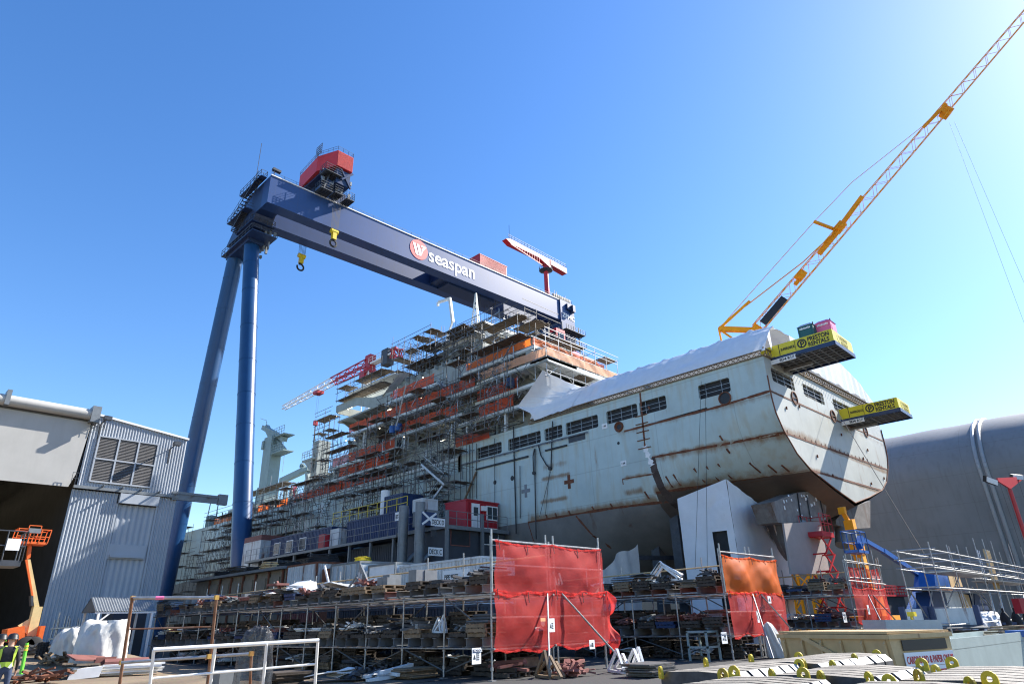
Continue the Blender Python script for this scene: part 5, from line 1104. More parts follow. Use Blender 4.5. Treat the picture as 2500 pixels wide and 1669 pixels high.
# sheets on the decks
def wsheet(name,label,pts,mt,seed,n=14):
    a_,b_,c_,d_=[V(p) for p in pts]
    def fn(u,v):
        q=a_.lerp(b_,u).lerp(d_.lerp(c_,u),v); r=.06*math.sin(u*17+seed)+.05*math.sin(v*13+seed*2); return q+V((-abs(r),0,r*.5))
    return tag(MB().grid(n,n,fn).build(name,mt,smooth=True),label,'sheet')
wsheet('white_sheet','white rolled sheet on the forward upper deck beside the bridge wing',[(40.4,60.5,26.0),(40.4,57.2,28.0),(41.6,56.8,28.2),(41.8,60.3,26.8)],M['tarp'],3)
wsheet('white_sheet','long thin white sheet strip hanging down the scaffolding',[(38.6,53.4,25.2),(38.6,53.2,25.2),(38.6,54.6,20.9),(38.6,54.8,20.9)],M['tarp'],4)
wsheet('white_sheet','pale sheet over gear near the lattice mast',[(42.5,44,26.6),(42.5,47.5,26.7),(44,47,27.6),(44,44,27.4)],M['tarp'],6)
for i,(y,z,mt,lb) in enumerate(((57.5,21.0,'liftbl','blue drum on the middle deck, left of two'),(56.5,21.05,'liftbl','blue drum on the middle deck, right of two'),(39.3,21.5,'bluebox','blue bin on the deck by the wrap peak'))):
    tag(MB().lathe((40.1,y,z),[(0,0),(.4,0),(.42,.4),(.4,.8),(0,.8)],14).build('drum',M[mt],smooth=True),lb,'drum')
tag(MB().box(45.5,37.5,25.1,47,39,26.7).build('deck_container',M['teal']),'small dark green container on the top deck left of the pink one','container')
tag(MB().box(47.2,37.5,25.1,48.4,39,26.6).build('deck_container',M['pink']),'small pink container on the top deck behind the scaffold','container')
rr=random.Random(77)
for k in range(22): y=rr.uniform(46,72); z=rr.choice((10.4,12.5,14.2,15.7,18.7,20.2,22,24,25.9))+rr.uniform(0,.5); MB().box(40.6,y,z,40.68,y+.07,z+.06).build('work_lamp',M['warm'],shp_)
for k in range(4): y=rr.uniform(42,60); z=rr.choice((13,15.8,18.9,22.2,24.5)); MB().box(41.2,y,z,41.26,y+.8,z+.05).build('work_lamp',M['warm'],shp_)
# free tubes, brackets and boards crowding the decks: uncountable clutter
cl=MB(); cl2=MB()
for k in range(1500):
    y=rr.uniform(38,80); zt_=25 if y<60 else 23-(y-60)*.3; z=rr.uniform(9.5 if y>48 else 17.8,zt_); x=rr.uniform(39.0,41.5); l=rr.uniform(.4,2.2)
    d=rr.choice((V((0,0,1)),V((0,0,1)),V((0,1,0)),V((1,0,0)),V((0,.7,.7)),V((0,-.7,.7)))); (cl if k%3 else cl2).bar((x,y,z),V((x,y,z))+d*l,rr.uniform(.02,.05),3,cap=False)
for k in range(420):
    y=rr.uniform(42,58); z=rr.uniform(25.2,32); x=rr.uniform(42.5,47); l=rr.uniform(.3,1.6)
    d=rr.choice((V((0,0,1)),V((0,1,0)),V((1,0,0)),V((0,.7,.7)),V((.6,-.5,.6)))); (cl2 if k%4 else cl).bar((x,y,z),V((x,y,z))+d*l,rr.uniform(.02,.055),3,cap=False)
o=cl.build('scaffold_clutter',M['galvd']); o['kind']='stuff'; 
o=cl2.build('scaffold_clutter',M['galv']); o['kind']='stuff'; 
# ================================================================ SITE OFFICES beside the hull
of=thing('office_block','dark slate site office block against the hull with gangway and pipes','site office',(36,43,0))
z6=lambda x,y,a,v:P(500+x*.3193,1100+y*.3193,a,v)
ob=MB().box(33.6,40.45,0,40.1,46.3,8.55).build('wall',M['slate'],of)
MB().box(33.3,40.1,8.56,40.3,46.5,8.85).build('roof_deck',M['greyst'],of)
mb=MB(); rail(mb,[(33.4,46.4,8.86),(33.4,40.2,8.86),(40.2,40.2,8.86)],1.1,.03,1.2,2,4); mb.build('handrail',M['greyst'],of)
for zx,zy,w_,h_,mt in ((1955,655,1.9,1.3,'dark'),(2180,655,1.8,1.2,'glass'),(1750,628,.5,.5,'steel'),(2110,628,.5,.5,'steel')):
    c=z6(zx,zy,'y',40.4); f=MB().box(c.x-w_/2,40.38,c.z-h_/2,c.x+w_/2,40.44,c.z+h_/2).build('window',M[mt],ob)
    if w_>1: MB().box(c.x-w_/2-.08,40.40,c.z-h_/2-.08,c.x+w_/2+.08,40.425,c.z-h_/2).box(c.x-w_/2-.08,40.40,c.z+h_/2,c.x+w_/2+.08,40.425,c.z+h_/2+.08).box(c.x-w_/2-.08,40.40,c.z-h_/2,c.x-w_/2,40.425,c.z+h_/2).box(c.x+w_/2,40.40,c.z-h_/2,c.x+w_/2+.08,40.425,c.z+h_/2).build('window_frame',M['white' if mt=='glass' else 'brick'],f)
for i,x in enumerate((33.45,37.2)): MB().box(x-.12,40.0,0,x+.12,40.2,9.9).build('post',M['greyst'],of)
for zx,zy,tx,sz in ((1785,545,'DECK D',.62),(1767,770,'DECK C',.62)):
    c=z6(zx,zy,'y',39.95); b_=MB().box(c.x-.72,39.93,c.z-.3,c.x+.66,39.97,c.z+.3).build('deck_sign',M['white'],of); text(tx,M['black'],b_,(c.x-.66,39.92,c.z-.18),(1,0,0),(0,0,1),sz*.8,.01,sx=.68)
c=z6(1490,498,'x',33.2); b_=MB().box(33.15,c.y-.6,c.z-.35,33.2,c.y+.6,c.z+.35).build('deck_sign',M['white'],of); text('BT-04',M['black'],b_,(33.14,c.y+.52,c.z-.2),(0,-1,0),(0,0,1),.5,.01,sx=.75)
for y in (44.5,42.3):
    d_=MB().bar((32.5,y,2),(32.5,y,10.75),.4,18).build('duct',M['greyst'],of,smooth=True); MB().bar((32.5,y,4.5),(32.5,y,4.6),.43,18).bar((32.5,y,7.6),(32.5,y,7.7),.43,18).bar((32.5,y,6),(33.8,y-.4,7.2),.2,10).build('duct_band',M['greyst'],d_,smooth=True)
MB().box(32.9,42.0,9.0,34.2,43.8,10.2).build('duct_housing',M['greyst'],of)
c=z6(1725,525,'y',39.98); fl=MB().box(c.x-.85,39.96,c.z-.45,c.x+.6,39.985,c.z+.55).build('flag_banner',M['bluebox'],of); MB().beam((c.x-.8,39.95,c.z-.4),(c.x+.55,39.95,c.z+.5),.02,.16).beam((c.x-.8,39.945,c.z+.5),(c.x+.55,39.945,c.z-.4),.02,.16).build('white_cross',M['white'],fl)
rc=thing('red_cabin','small red site cabin with white door and window on the slate office roof','cabin',(38.6,42.5,8.86))
b_=MB().box(36.5,41.3,8.95,40.2,44,11.2); 
for k in range(22): x=36.55+k*.167; b_.box(x,41.25,9.0,x+.08,41.3,11.1)
b_=b_.build('body',M['red'],rc)
d_=MB().box(37.05,41.2,9.0,37.95,41.26,11.0).build('door',M['white'],rc); MB().box(37.25,41.18,10.0,37.75,41.2,10.7).build('door_glass',M['glass'],d_)
w_=MB().box(38.75,41.19,9.75,40.05,41.26,10.95).build('window',M['white'],rc); MB().box(38.85,41.17,9.85,39.35,41.19,10.85).box(39.45,41.17,9.85,39.95,41.19,10.85).build('pane',M['glass'],w_)
MB().box(38.1,41.0,10.45,38.6,41.28,10.85).build('air_conditioner',M['white'],rc); MB().box(36.45,41.2,11.2,40.3,44.1,11.3).build('roof',M['red'],rc)
gw=thing('gangway','long grey steel gangway with handrail on posts along the blue cabins','gangway',(34,60,0))
MB().box(33.2,46.4,8.5,34.5,75,8.72).build('walkway',M['greyst'],gw)
mb=MB(); rail(mb,[(33.25,75,8.72),(33.25,46.4,8.72)],1.15,.028,1.3,2,4); mb.build('handrail',M['greyst'],gw)
for k in range(9): y=47+k*3.4; MB().box(33.3,y-.1,0,33.5,y+.1,8.5).build('post',M['greyst'],gw)
def container(name,label,x0,y0,x1,y1,z0,z1,mt,win=(),cat='container',rib=True,fm=None):
    t=thing(name,label,cat,((x0+x1)/2,(y0+y1)/2,z0)); b=MB().box(x0,y0,z0,x1,y1,z1)
    b=b.build('body',M[mt],t)
    if rib:
        mb=MB(); n=int((y1-y0)/.28)
        for k in range(n): y=y0+.12+k*.28; mb.box(x0-.035,y,z0+.12,x0-.001,y+.15,z1-.12)
        n=int((x1-x0)/.28)
        for k in range(n): x=x0+.12+k*.28; mb.box(x,y0-.035,z0+.12,x+.15,y0-.001,z1-.12)
        mb.build('rib',M[mt],b)
    fr=MB()
    for x in (x0,x1):
        for y in (y0,y1): fr.box(x-.05,y-.05,z0,x+.05,y+.05,z1)
    fr.box(x0-.05,y0+.05,z1-.1,x0+.02,y1-.05,z1+.02).box(x0+.05,y0-.05,z1-.1,x1-.05,y0+.02,z1+.02).box(x0-.05,y0+.05,z0-.02,x0+.02,y1-.05,z0+.1).box(x0+.05,y0-.05,z0-.02,x1-.05,y0+.02,z0+.1)
    fr.build('frame',M[fm or mt],b)
    for y,z,w2,h2 in win:
        w_=MB().box(x0-.09,y-w2/2-.08,z-h2/2-.08,x0-.036,y+w2/2+.08,z+h2/2+.08).build('window',M['white'],t); MB().box(x0-.11,y-w2/2,z-h2/2,x0-.091,y-.03,z+h2/2).box(x0-.11,y+.03,z-h2/2,x0-.091,y+w2/2,z+h2/2).build('pane',M['glass'],w_)
    return t
W=[z6(x,y,'x',34.6) for x,y in ((555,725),(650,705),(750,685))]
container('site_container','blue site container with three white windows above the gangway',34.65,59.3,37.2,72,8.75,10.9,'bluebox',[(p.y,9.75,1.25,1.1) for p in W])
container('site_container','long dark blue container on the gangway between the ducts and the white cupboard',34.65,46.6,37.2,56.4,8.75,11,'bluebox')
container('site_container','cream container with a red top beside the near round crane leg',34.0,73.2,37,77.4,7.2,10.9,'ctn',rib=False)
tag(MB().box(33.95,73.15,10.92,37.05,77.45,11.5).build('container_top',M['brick']),'red roof board on the cream container beside the crane leg','roof board')
container('site_container','slate container under the gangway next to the ducts',34.4,47,37,55,4.2,8.3,'slate')
container('site_container','slate container under the gangway below the three windows',34.4,60,37,72,4.4,8.2,'slate')
tag(MB().box(34.2,57.2,8.75,35.6,58.8,10.5).build('cupboard',M['ctn']),'white cupboard at the end of the long blue container','cupboard')
tag(MB().box(33.7,59.0,8.75,34.5,60.0,10.1).build('red_cabinet',M['red']),'small red cabinet on the gangway between the blue containers','cabinet')
container('plant_unit','blue plant unit with a white tank behind, on top of the dark blue container',35.2,48.5,37.5,51.2,11.05,12.7,'bluebox',cat='plant unit')
container('plant_unit','white plant box right of the blue unit above the ducts',34.8,45.0,36.4,46.3,10.6,11.7,'ctn',cat='plant unit',rib=False)
tag(MB().bar((36.2,52.6,11),(36.2,52.6,13.6),.45,14).build('gas_tank',M['white'],smooth=True),'white upright tank left of the blue plant unit','tank')
mb=MB(); rail(mb,[(34.5,59,11.02),(34.5,46.8,11.02)],1.1,.035,1.6,2,4); tag(mb.build('yellow_handrail',M['yellow']),'yellow handrail on the roof of the dark blue container','handrail')
# ================================================================ CONTAINERS behind the racks
container('white_container','white container stacked nearest behind the front rack, marked pipe test',24.2,26.2,26.6,33.3,2.65,4.95,'ctn'); 
q=z6(2060,905,'y',26.1); 
tp=bpy.data.objects['white_container']; s_=MB().box(24.1,27.0,3.7,24.16,29.2,4.4).build('name_board',M['white'],tp); text('PIPE TEST',M['black'],s_,(24.09,29.05,3.95),(0,-1,0),(0,0,1),.34,.01,sx=.8)
container('white_container','lower dark container carrying the pipe test one',24.2,26.2,26.6,33.3,.02,2.6,'slate')
container('white_container','plain white container between the pipe test one and the doored one',24.1,33.6,26.6,36.4,2.7,5.2,'white',rib=False,fm='greyst')
container('dark_container','black container under the plain white one behind the rack',24.1,33.6,26.6,36.4,.02,2.65,'steel')
dc=container('white_container','white container whose doors face the racks, coils on its roof',24.0,37.3,26.6,40.7,2.8,5.55,'ctnblue',rib=False,fm='greyst')
container('dark_container','black container under the doored white one behind the rack',24.0,37.3,26.6,40.7,.02,2.75,'steel')
mb=MB()
for y in (37.6,38.2,38.85,39.15,39.8,40.4): mb.bar((23.9,y,2.9),(23.9,y,5.4),.035,5)
mb.box(23.93,38.97,2.8,24.0,39.03,5.45); mb.build('door_bar',M['galv'],dc)
container('white_container','rust edged pale container with wide ribs, left of the doored one',24.0,42.6,26.6,46.8,2.9,5.9,'ctn',fm='rust')
container('dark_container','rusty dark container under the rust edged pale one',24.0,42.6,26.6,46.8,.02,2.85,'brick')
tag(MB().box(24.3,40.9,0,26.6,42.4,5.4).build('rusty_panel',M['rust']),'rusty container end between two white containers','container end')
sd_=thing('storage_shed','long low tan storage shed with doors and coiled hoses on the roof','shed',(26,52,0))
MB().box(24.2,47.2,0,28,64,5.75).build('wall',M['shedtan'],sd_); MB().box(23.7,47.0,5.76,28.2,64.3,5.95).build('roof',M['greyst'],sd_)
mb=MB()
for k in range(7): mb.box(24.1,48.2+k*2.2,3.0,24.19,49.7+k*2.2,5.3)
mb.build('door',M['shedtan'],sd_)
for k in range(7): MB().box(24.02,47.5+k*2.2,0,24.12,47.7+k*2.2,5.7).build('post',M['rust'],sd_)
rr=random.Random(41)
def coil(x,y,z,r,n,mt,lb):
    mb=MB()
    for k in range(n):
        rr_=r*rr.uniform(.75,1.05); c=V((x+rr.uniform(-.1,.1),y+rr.uniform(-.1,.1),z+.06+k*.085)); mb.path([c+V((rr_*math.cos(t),rr_*math.sin(t),rr.uniform(-.03,.05))) for t in [i*math.pi/7 for i in range(15)]],.05,5)
    tag(mb.build('hose_coil',M[mt]),lb,'hose coil','coiled hoses on the roofs')
for i,(y,r,n,mt,lb) in enumerate(((61.5,1.0,6,'rubber','dark coiled hose heap at the far end of the tan shed roof'),(58.2,1.1,8,'wooddk','brown and black hose coil on the tan shed roof, left of centre'),(55,.9,5,'rubber','low dark hose coil in the middle of the tan shed roof'),(52.2,1.1,7,'tan','pale hose coil standing highest on the tan shed roof'),(49.6,.9,5,'rubber','black hose coil at the near end of the tan shed roof'),(44.6,1.1,7,'rubber','black hose coil on the rust edged container'),)):
    coil(25.6,y,5.96 if y>46 else 5.95,r,n,mt,lb)
coil(25.2,39,5.58,.55,4,'yellow','small yellow coil on the doored white container')
# ================================================================ STORAGE RACKS
rr=random.Random(52)
def ibeam(x0,x1,y,z,h=.29,w_=.2,t=.022):
    return MB().box(x0,y-w_/2,z,x1,y+w_/2,z+t).box(x0,y-w_/2,z+h-t,x1,y+w_/2,z+h).box(x0,y-t/2,z+t,x1,y+t/2,z+h-t)
IBM=[mat('beam %d'%i,c,.6,.1,.25,2,rust=.12,rscale=2,streak=.3) for i,c in enumerate(((.20,.19,.18),(.14,.135,.13),(.24,.10,.075),(.20,.14,.08),(.16,.175,.19)))]
def rack(x0,x1,y0,n,label,z1=1.0,z2=2.68,hide=0,bcols=(0,1,4)):
    t=thing('storage_rack',label,'storage rack',((x0+x1)/2,y0+n*1.225,0),'scaffold storage racks'); B=2.45; xm=(x0+x1)/2
    for k in range(n+1):
        y=y0+k*B
        for x in (x0,xm,x1):
            top=z2+(.1 if x==x0 else rr.uniform(.1,.4)) if not (x==xm) else z2+1.55+rr.uniform(0,.3)
            if k==0 and x!=xm: top=4.55
            p=MB().bar((x,y,.05),(x,y,top),.034,8)
            for z in (z1-.1,z2-.1,.35): p.bar((x,y,z-.05),(x,y,z+.05),.055,8)
            p.box(x-.1,y-.1,0,x+.1,y+.1,.03); p.build('post',M['galv'],t)
    ye=y0+n*B
    for x in (x0,xm,x1):
        for z in (z1-.05,z2-.05): MB().bar((x-.05,y0-.2,z),(x-.05,ye+.3,z),.034,6).build('ledger',M['galv'],t)
    MB().bar((xm,y0-.1,z2+1.35),(xm,ye,z2+1.15),.036,6).build('guard_rail',M['tan'],t)
    MB().bar((x0-.06,y0+B*.5,z2+.06),(x0-.06,ye,z2+.06),.034,6).build('ledger',M['galv'],t)
    for z in (z1,z2):
        y=y0+.25; 
        while y<ye: ibeam(x0-.18,x1+.18,y,z).build('shelf_beam',IBM[rr.choice(bcols)] if z==z1 else IBM[rr.choice((0,0,1,2,4))],t); y+=rr.choice((.7,.8,.85,.95)) if n>5 else .62
    mb=MB()
    for k in range(n):
        y=y0+k*B
        for x in (x0+.08,xm):
            a_,b_=(y,y+B) if (k%2) else (y+B,y); mb.bar((x,a_,.2),(x,b_,z1-.1),.03,5)
            if k%3==0: mb.bar((x,b_,z1+.3),(x,a_,z2-.1),.028,5)
    mb.build('brace',M['galvd'],t)
    # end frame towards the camera
    e=MB()
    for z in (z1-.08,(z1+z2)/2+.05,z2-.05,z2+.9,4.4): e.bar((x0-.05,y0-.06,z),(x1+.05,y0-.06,z),.036,6)
    for x in (xm-.2,xm+.22): e.bar((x,y0-.03,0),(x,y0-.03,4.75),.034,6)
    e.bar((x1,y0-.03,0),(x1,y0-.03,4.85),.034,6)
    e.bar((x0-.05,y0-.1,z2+.02),(x0-.05,y0-.1,4.75),.036,6)
    e.bar((xm-.3,y0-.1,z2),(xm-1.6,y0-1.2,0.05),.036,6).bar((xm+.5,y0-.1,z2),(x1-.2,y0-1.2,0.05),.036,6); e.build('end_frame',M['galv'],t)
    return t
R1=dict(x0=16.25,x1=22.35,y0=17.1); R2=dict(x0=28.15,x1=33.7,y0=14.8); R3=dict(x0=41.2,x1=47.0,y0=14.0)
rack(R1['x0'],R1['x1'],R1['y0'],13,'long front scaffold rack of pallets, its near end closed with the widest red net')
rack(R2['x0'],R2['x1'],R2['y0'],6,'middle scaffold rack of pallets, its end closed with an orange over red net')
rack(R3['x0'],R3['x1'],R3['y0'],5,'farthest right scaffold rack, its end closed with the smallest red net')
def net(name,label,x0,x1,y,z0,z1,mt,seed,sag=.25,tie=None,ragged=True):
    r_=random.Random(seed); ph=[r_.uniform(0,6.28) for _ in range(8)]; W_=x1-x0
    def fn(u,v):
        x=x0+W_*u; zb_=z0-(.12*abs(math.sin(u*math.pi*2.2+ph[0]))+.05*math.sin(u*23+ph[1]) if ragged else 0); zt2=z1-.10*abs(math.sin(u*math.pi*2))
        z=zb_+(zt2-zb_)*v; o=sag*.4*math.sin(u*math.pi*2)**2*math.sin(v*math.pi)+.012*math.sin(u*13+ph[2]+2.5*v)*v+.004*math.sin(u*37+v*9+ph[3])+.02*math.sin(v*5+u*4+ph[4])+.006*math.sin(u*22-v*17)
        return (x+.04*math.sin(v*7+ph[5]),y-.08-o,z)
    o=tag(MB().grid(70,44,fn).build(name,M[mt],smooth=True),label,'safety netting'); hm=MB()
    for v in (0,1):
        hm=MB()
        for k in range(40): p,q=V(fn(k/40,v)),V(fn((k+1)/40,v)); hm.bar(p,q,.032+.014*math.sin(k*1.9+seed),5,cap=False)
        hm.build('rolled_hem',M[mt],o,smooth=True)
    tb=MB()
    for k in range(5): p=V(fn(.02+.24*k,1)); tb.bar(p+V((0,-.05,.05)),p+V((.02,-.08,-.3)),.012,4)
    tb.build('tie',M['black'],o); return o
n1=net('debris_net','upper half of the widest red net, hung on the front rack end',R1['x0']+.1,R1['x1']+.05,17.05,2.72,4.38,'net',1)
n2=net('debris_net','lower half of the widest red net, with a white tag at its middle',R1['x0']+.05,R1['x1']+.25,17.05,.92,2.76,'net',2)
net('debris_net','plain orange net, upper one on the middle rack end',R2['x0']+.0,R2['x1']+.05,14.75,2.72,4.25,'netor',3,.5)
net('debris_net','red net with loose folds, below the plain orange one',R2['x0']+.1,R2['x1']+.2,14.75,1.0,2.75,'net',4,.35)
net('debris_net','small red net with a white tag on the farthest right rack end',R3['x0']+.1,R3['x1']+.1,13.95,1.25,3.05,'net',5,.2)
net('debris_net','short red net between upright tubes on top of the farthest rack',R3['x0']+.2,R3['x1']-.1,14.05,3.1,4.2,'net',6,.1,ragged=False)
def loose(u,v): return (R1['x1']+.15+.55*math.sin(v*math.pi)**.7*u,17.0-.3*u*math.sin(v*9),.55+2.2*v+.06*math.sin(u*9+v*21))
tag(MB().grid(16,40,loose).build('debris_net',M['net'],smooth=True),'loose flapping edge of red net at the right of the widest net','safety netting')
mb=MB()
for k in range(7): x=41.3+k*.95; mb.bar((x,13.9,3.0),(x,13.85,4.9+(k%3)*.2),.034,6)
mb.bar((41,13.85,4.5),(47.4,13.85,4.4),.034,6).bar((41,13.85,3.4),(47.4,13.85,3.3),.034,6); tag(mb.build('tube_rail',M['galv']),'row of upright tubes above the small red net','rail')
def notice(px,py_,a,v,label,w_=.62,h_=.72,head='NOTICE',body=True,tint='letter'):
    w_*=.62; h_*=.62
    c=P(px,py_,a,v); pl=MB().box(c.x-w_/2,c.y-.012,c.z-h_/2,c.x+w_/2,c.y,c.z+h_/2).build('notice_board',M[tint]); tag(pl,label,'notice')
    if head:
        MB().box(c.x-w_/2+.03,c.y-.018,c.z+h_*.2,c.x+w_/2-.03,c.y-.013,c.z+h_/2-.04).build('heading_band',M['bluebox'],pl)
        text(head,M['letter'],pl,(c.x-w_/2+.06,c.y-.021,c.z+h_*.25),(1,0,0),(0,0,1),h_*.24,.004,sx=.9)
    m2=MB()
    for k in range(4): m2.box(c.x-.02,c.y-.017,c.z+h_*.1-k*h_*.12,c.x+w_/2-.08,c.y-.013,c.z+h_*.1-k*h_*.12+.03)
    m2.prism([(c.x-w_*.38,c.y-.013,c.z-h_*.2),(c.x-w_*.1,c.y-.013,c.z-h_*.2),(c.x-w_*.24,c.y-.013,c.z+h_*.1)],(0,-.004,0)); m2.build('fine_print',M['steel'],pl)
notice(1163,1600,'y',16.9,'white notice board with blue heading left of the widest red net',.62,.75)
notice(1768,1556,'y',14.6,'white notice board with blue heading left of the orange over red net',.75,.7)
notice(2062,1506,'y',13.8,'white notice board with blue heading beside the small red net',.75,.8)
notice(1347,1525,'y',16.75,'white paper tag at the centre of the widest red net',.48,.72,None)
notice(1850,1504,'y',14.45,'narrow white tag hanging crooked on the folded red net',.3,.8,None)
notice(1445,1572,'y',16.8,'pale red lettered notice on the lower corner of the widest net',.5,.5,None)
notice(1878,1463,'y',14.5,'pale square paper on the right of the folded red net',.5,.5,None)
notice(2120,1487,'y',13.7,'white tag on the small red net of the farthest rack',.45,.8,None)
notice(1885,1545,'y',14.4,'faded notice below the folded red net beside the plastic bag',.6,.6,None)
# ---------------- pallets and loads
def pallet_mb(c,l=1.15,w_=.95,ang=0,mtl=None):
    mb=MB(); u=V((math.cos(ang),math.sin(ang),0)); v=V((-u.y,u.x,0)); c=V(c)
    for k in range(6): mb.obox(c+v*(w_*(k/5-.5)*.9)+V((0,0,.13)),u*l/2,v*.05,V((0,0,.011)))
    for k in (-1,0,1): mb.obox(c+u*(k*(l/2-.06))+V((0,0,.065)),u*.05,v*w_/2,V((0,0,.052)))
    for k in (-1,0,1): mb.obox(c+v*(k*w_*.42)+V((0,0,.007)),u*l/2,v*.05,V((0,0,.006)))
    return mb
def load_mb(kind,c,r_):
    mb=MB(); c=V(c)
    if kind=='pipes':
        al=r_.random()<.6
        for k in range(r_.randint(10,18)):
            y=r_.uniform(-.45,.45); z=.05+r_.choice((0,.1,.2))*(1 if abs(y)<.3 else .5); a_,b_=r_.uniform(-.75,-.5),r_.uniform(.5,.8); e_=r_.uniform(-.06,.06)
            p,q=((y,a_,z),(y+e_,b_,z)) if al else ((a_,y,z),(b_,y+e_,z)); mb.bar(c+V(p),c+V(q),r_.uniform(.03,.055),7)
    elif kind=='beams':
        for k in range(r_.randint(4,7)): z=.05+.09*(k//2); board(mb,c+V((r_.uniform(-.15,.15),r_.uniform(-.35,.35),z)),r_.uniform(.9,1.6),r_.uniform(.08,.16),.08,r_.uniform(-.35,.35)+1.57*(r_.random()<.35),r_.uniform(-.12,.12))
    elif kind=='boxes':
        for k in range(r_.randint(2,4)): a=r_.uniform(.15,.32); mb.obox(c+V((r_.uniform(-.3,.3),r_.uniform(-.3,.3),a*.7)),V((a,0,0)),V((0,a*.8,0)),V((0,0,a*.7)))
    elif kind=='plates':
        for k in range(r_.randint(4,8)): mb.obox(c+V((r_.uniform(-.06,.06),r_.uniform(-.06,.06),.02+.035*k)),V((r_.uniform(.35,.58),r_.uniform(-.05,.05),0)),V((0,r_.uniform(.3,.48),0)),V((0,0,.014)))
    elif kind=='frames':
        for k in range(r_.randint(3,5)):
            a=r_.uniform(-.3,.3); h=r_.uniform(.25,.6); q=c+V((r_.uniform(-.4,.4),r_.uniform(-.4,.4),.03)); u=V((math.cos(a+1.2),math.sin(a+1.2),0))*r_.uniform(.3,.6)
            mb.beam(q-u,q+u,.06,.06).beam(q-u,q+V((.1,0,h)),.06,.06).beam(q+u,q+V((.1,0,h)),.06,.06)
    elif kind=='sheets':
        for k in range(r_.randint(2,4)): mb.obox(c+V((r_.uniform(-.2,.2),r_.uniform(-.2,.2),.2)),V((r_.uniform(.3,.6),0,r_.uniform(-.12,.12))),V((0,r_.uniform(.25,.45),r_.uniform(-.06,.06))),V((.004,0,.012)))
    elif kind=='mixed':
        for k in range(20): mb.beam(c+V((r_.uniform(-.55,.55),r_.uniform(-.45,.45),r_.uniform(.03,.2))),c+V((r_.uniform(-.55,.55),r_.uniform(-.45,.45),r_.uniform(.03,.35))),r_.uniform(.03,.2),r_.uniform(.02,.08))
    return mb
KM={'pipes':(['white','galv','steel','galvd','brick'],'pipe bundle','pipes'),'beams':(['white','brick','steel','galvd','greyst'],'beam stack','beams'),'boxes':(['wood','bluebox','greyst','steel'],'box pile','boxes'),'plates':(['galvd','white','steel','brick'],'plate stack','plates'),'frames':(['white','galvd','greyst'],'frame heap','frames'),'sheets':(['white','greyst','white'],'sheet heap','sheets'),'mixed':(['steel','steel','brick','galvd','white','greyst'],'scrap load','scrap')}
CW={'white':'white','galv':'bright steel','steel':'black steel','brick':'red primed','wood':'pale wooden','bluebox':'blue','liftbl':'blue','greyst':'grey','galvd':'dull steel'}
ORD=['first','second','third','fourth','fifth','sixth','seventh','eighth','ninth','tenth','eleventh','twelfth','thirteenth']
def bayname(k,nets): return '%s bay from the %s'%(ORD[k],nets)
seen_l=set()
def uniq(l):
    return l
def fill(Rk,n,nets,rk,levels,dens=1.0,seed=1):
    r_=random.Random(seed)
    for lv,zt2 in levels:
        for k in range(n):
            for s in (0,1):
                if r_.random()>dens: continue
                y=Rk['y0']+k*2.45+(.7 if s==0 else 1.85)+r_.uniform(-.1,.1); x=Rk['x0']+.55+r_.uniform(-.12,.1)
                if lv=='ground': x+=r_.uniform(0,1.5)
                side='near' if s==0 else 'far'; where='%s side, %s'%(side,bayname(k,nets))
                st=r_.choice((1,1,2,2,3) if lv!='ground' else (1,1,2))
                pm_=r_.choice(('wooddk','wooddk','wooddk','wooddk','wood','wooddk','wooddk','wood','bluebox') if lv!='ground' else ('wooddk','wooddk','wood'))
                z=zt2
                for i in range(st):
                    mb=pallet_mb((x+r_.uniform(-.06,.06),y,z),ang=r_.uniform(-.06,.06)); o=mb.build('pallet',M[pm_])
                    tag(o,'%s pallet%s, %s shelf, %s'%({'wooddk':'dark','wood':'pale','bluebox':'blue'}[pm_],'' if st==1 else ((' lowest',' second up',' third up')[i]),lv,where) if lv!='ground' else '%s pallet%s on the ground, %s'%({'wooddk':'dark','wood':'pale'}[pm_],'' if st==1 else (' underneath',' on top')[i],where),'pallet','pallets on the scaffold racks'); z+=.145
                kd=r_.choice(('pipes','pipes','plates','plates','frames','mixed','mixed','mixed','beams','sheets','boxes','pipes')); mts,nm,cat=KM[kd]; mt=r_.choice(mts)
                o=load_mb(kd,(x,y,z),r_).build(nm.replace(' ','_'),M[mt]); tag(o,'%s %s on the %s, %s'%(CW[mt],nm,'ground pallets' if lv=='ground' else lv+' shelf',where),cat,'loads on the pallets')
fill(R1,13,'widest net','front',(('lower',1.3),('upper',2.98),('ground',.02)),.97,3)
fill(R2,3,'orange net','middle',(('lower',1.3),('upper',2.98),('ground',.02)),1,5)
fill(R3,2,'small net','far',(('lower',1.3),('upper',2.98)),1,8)
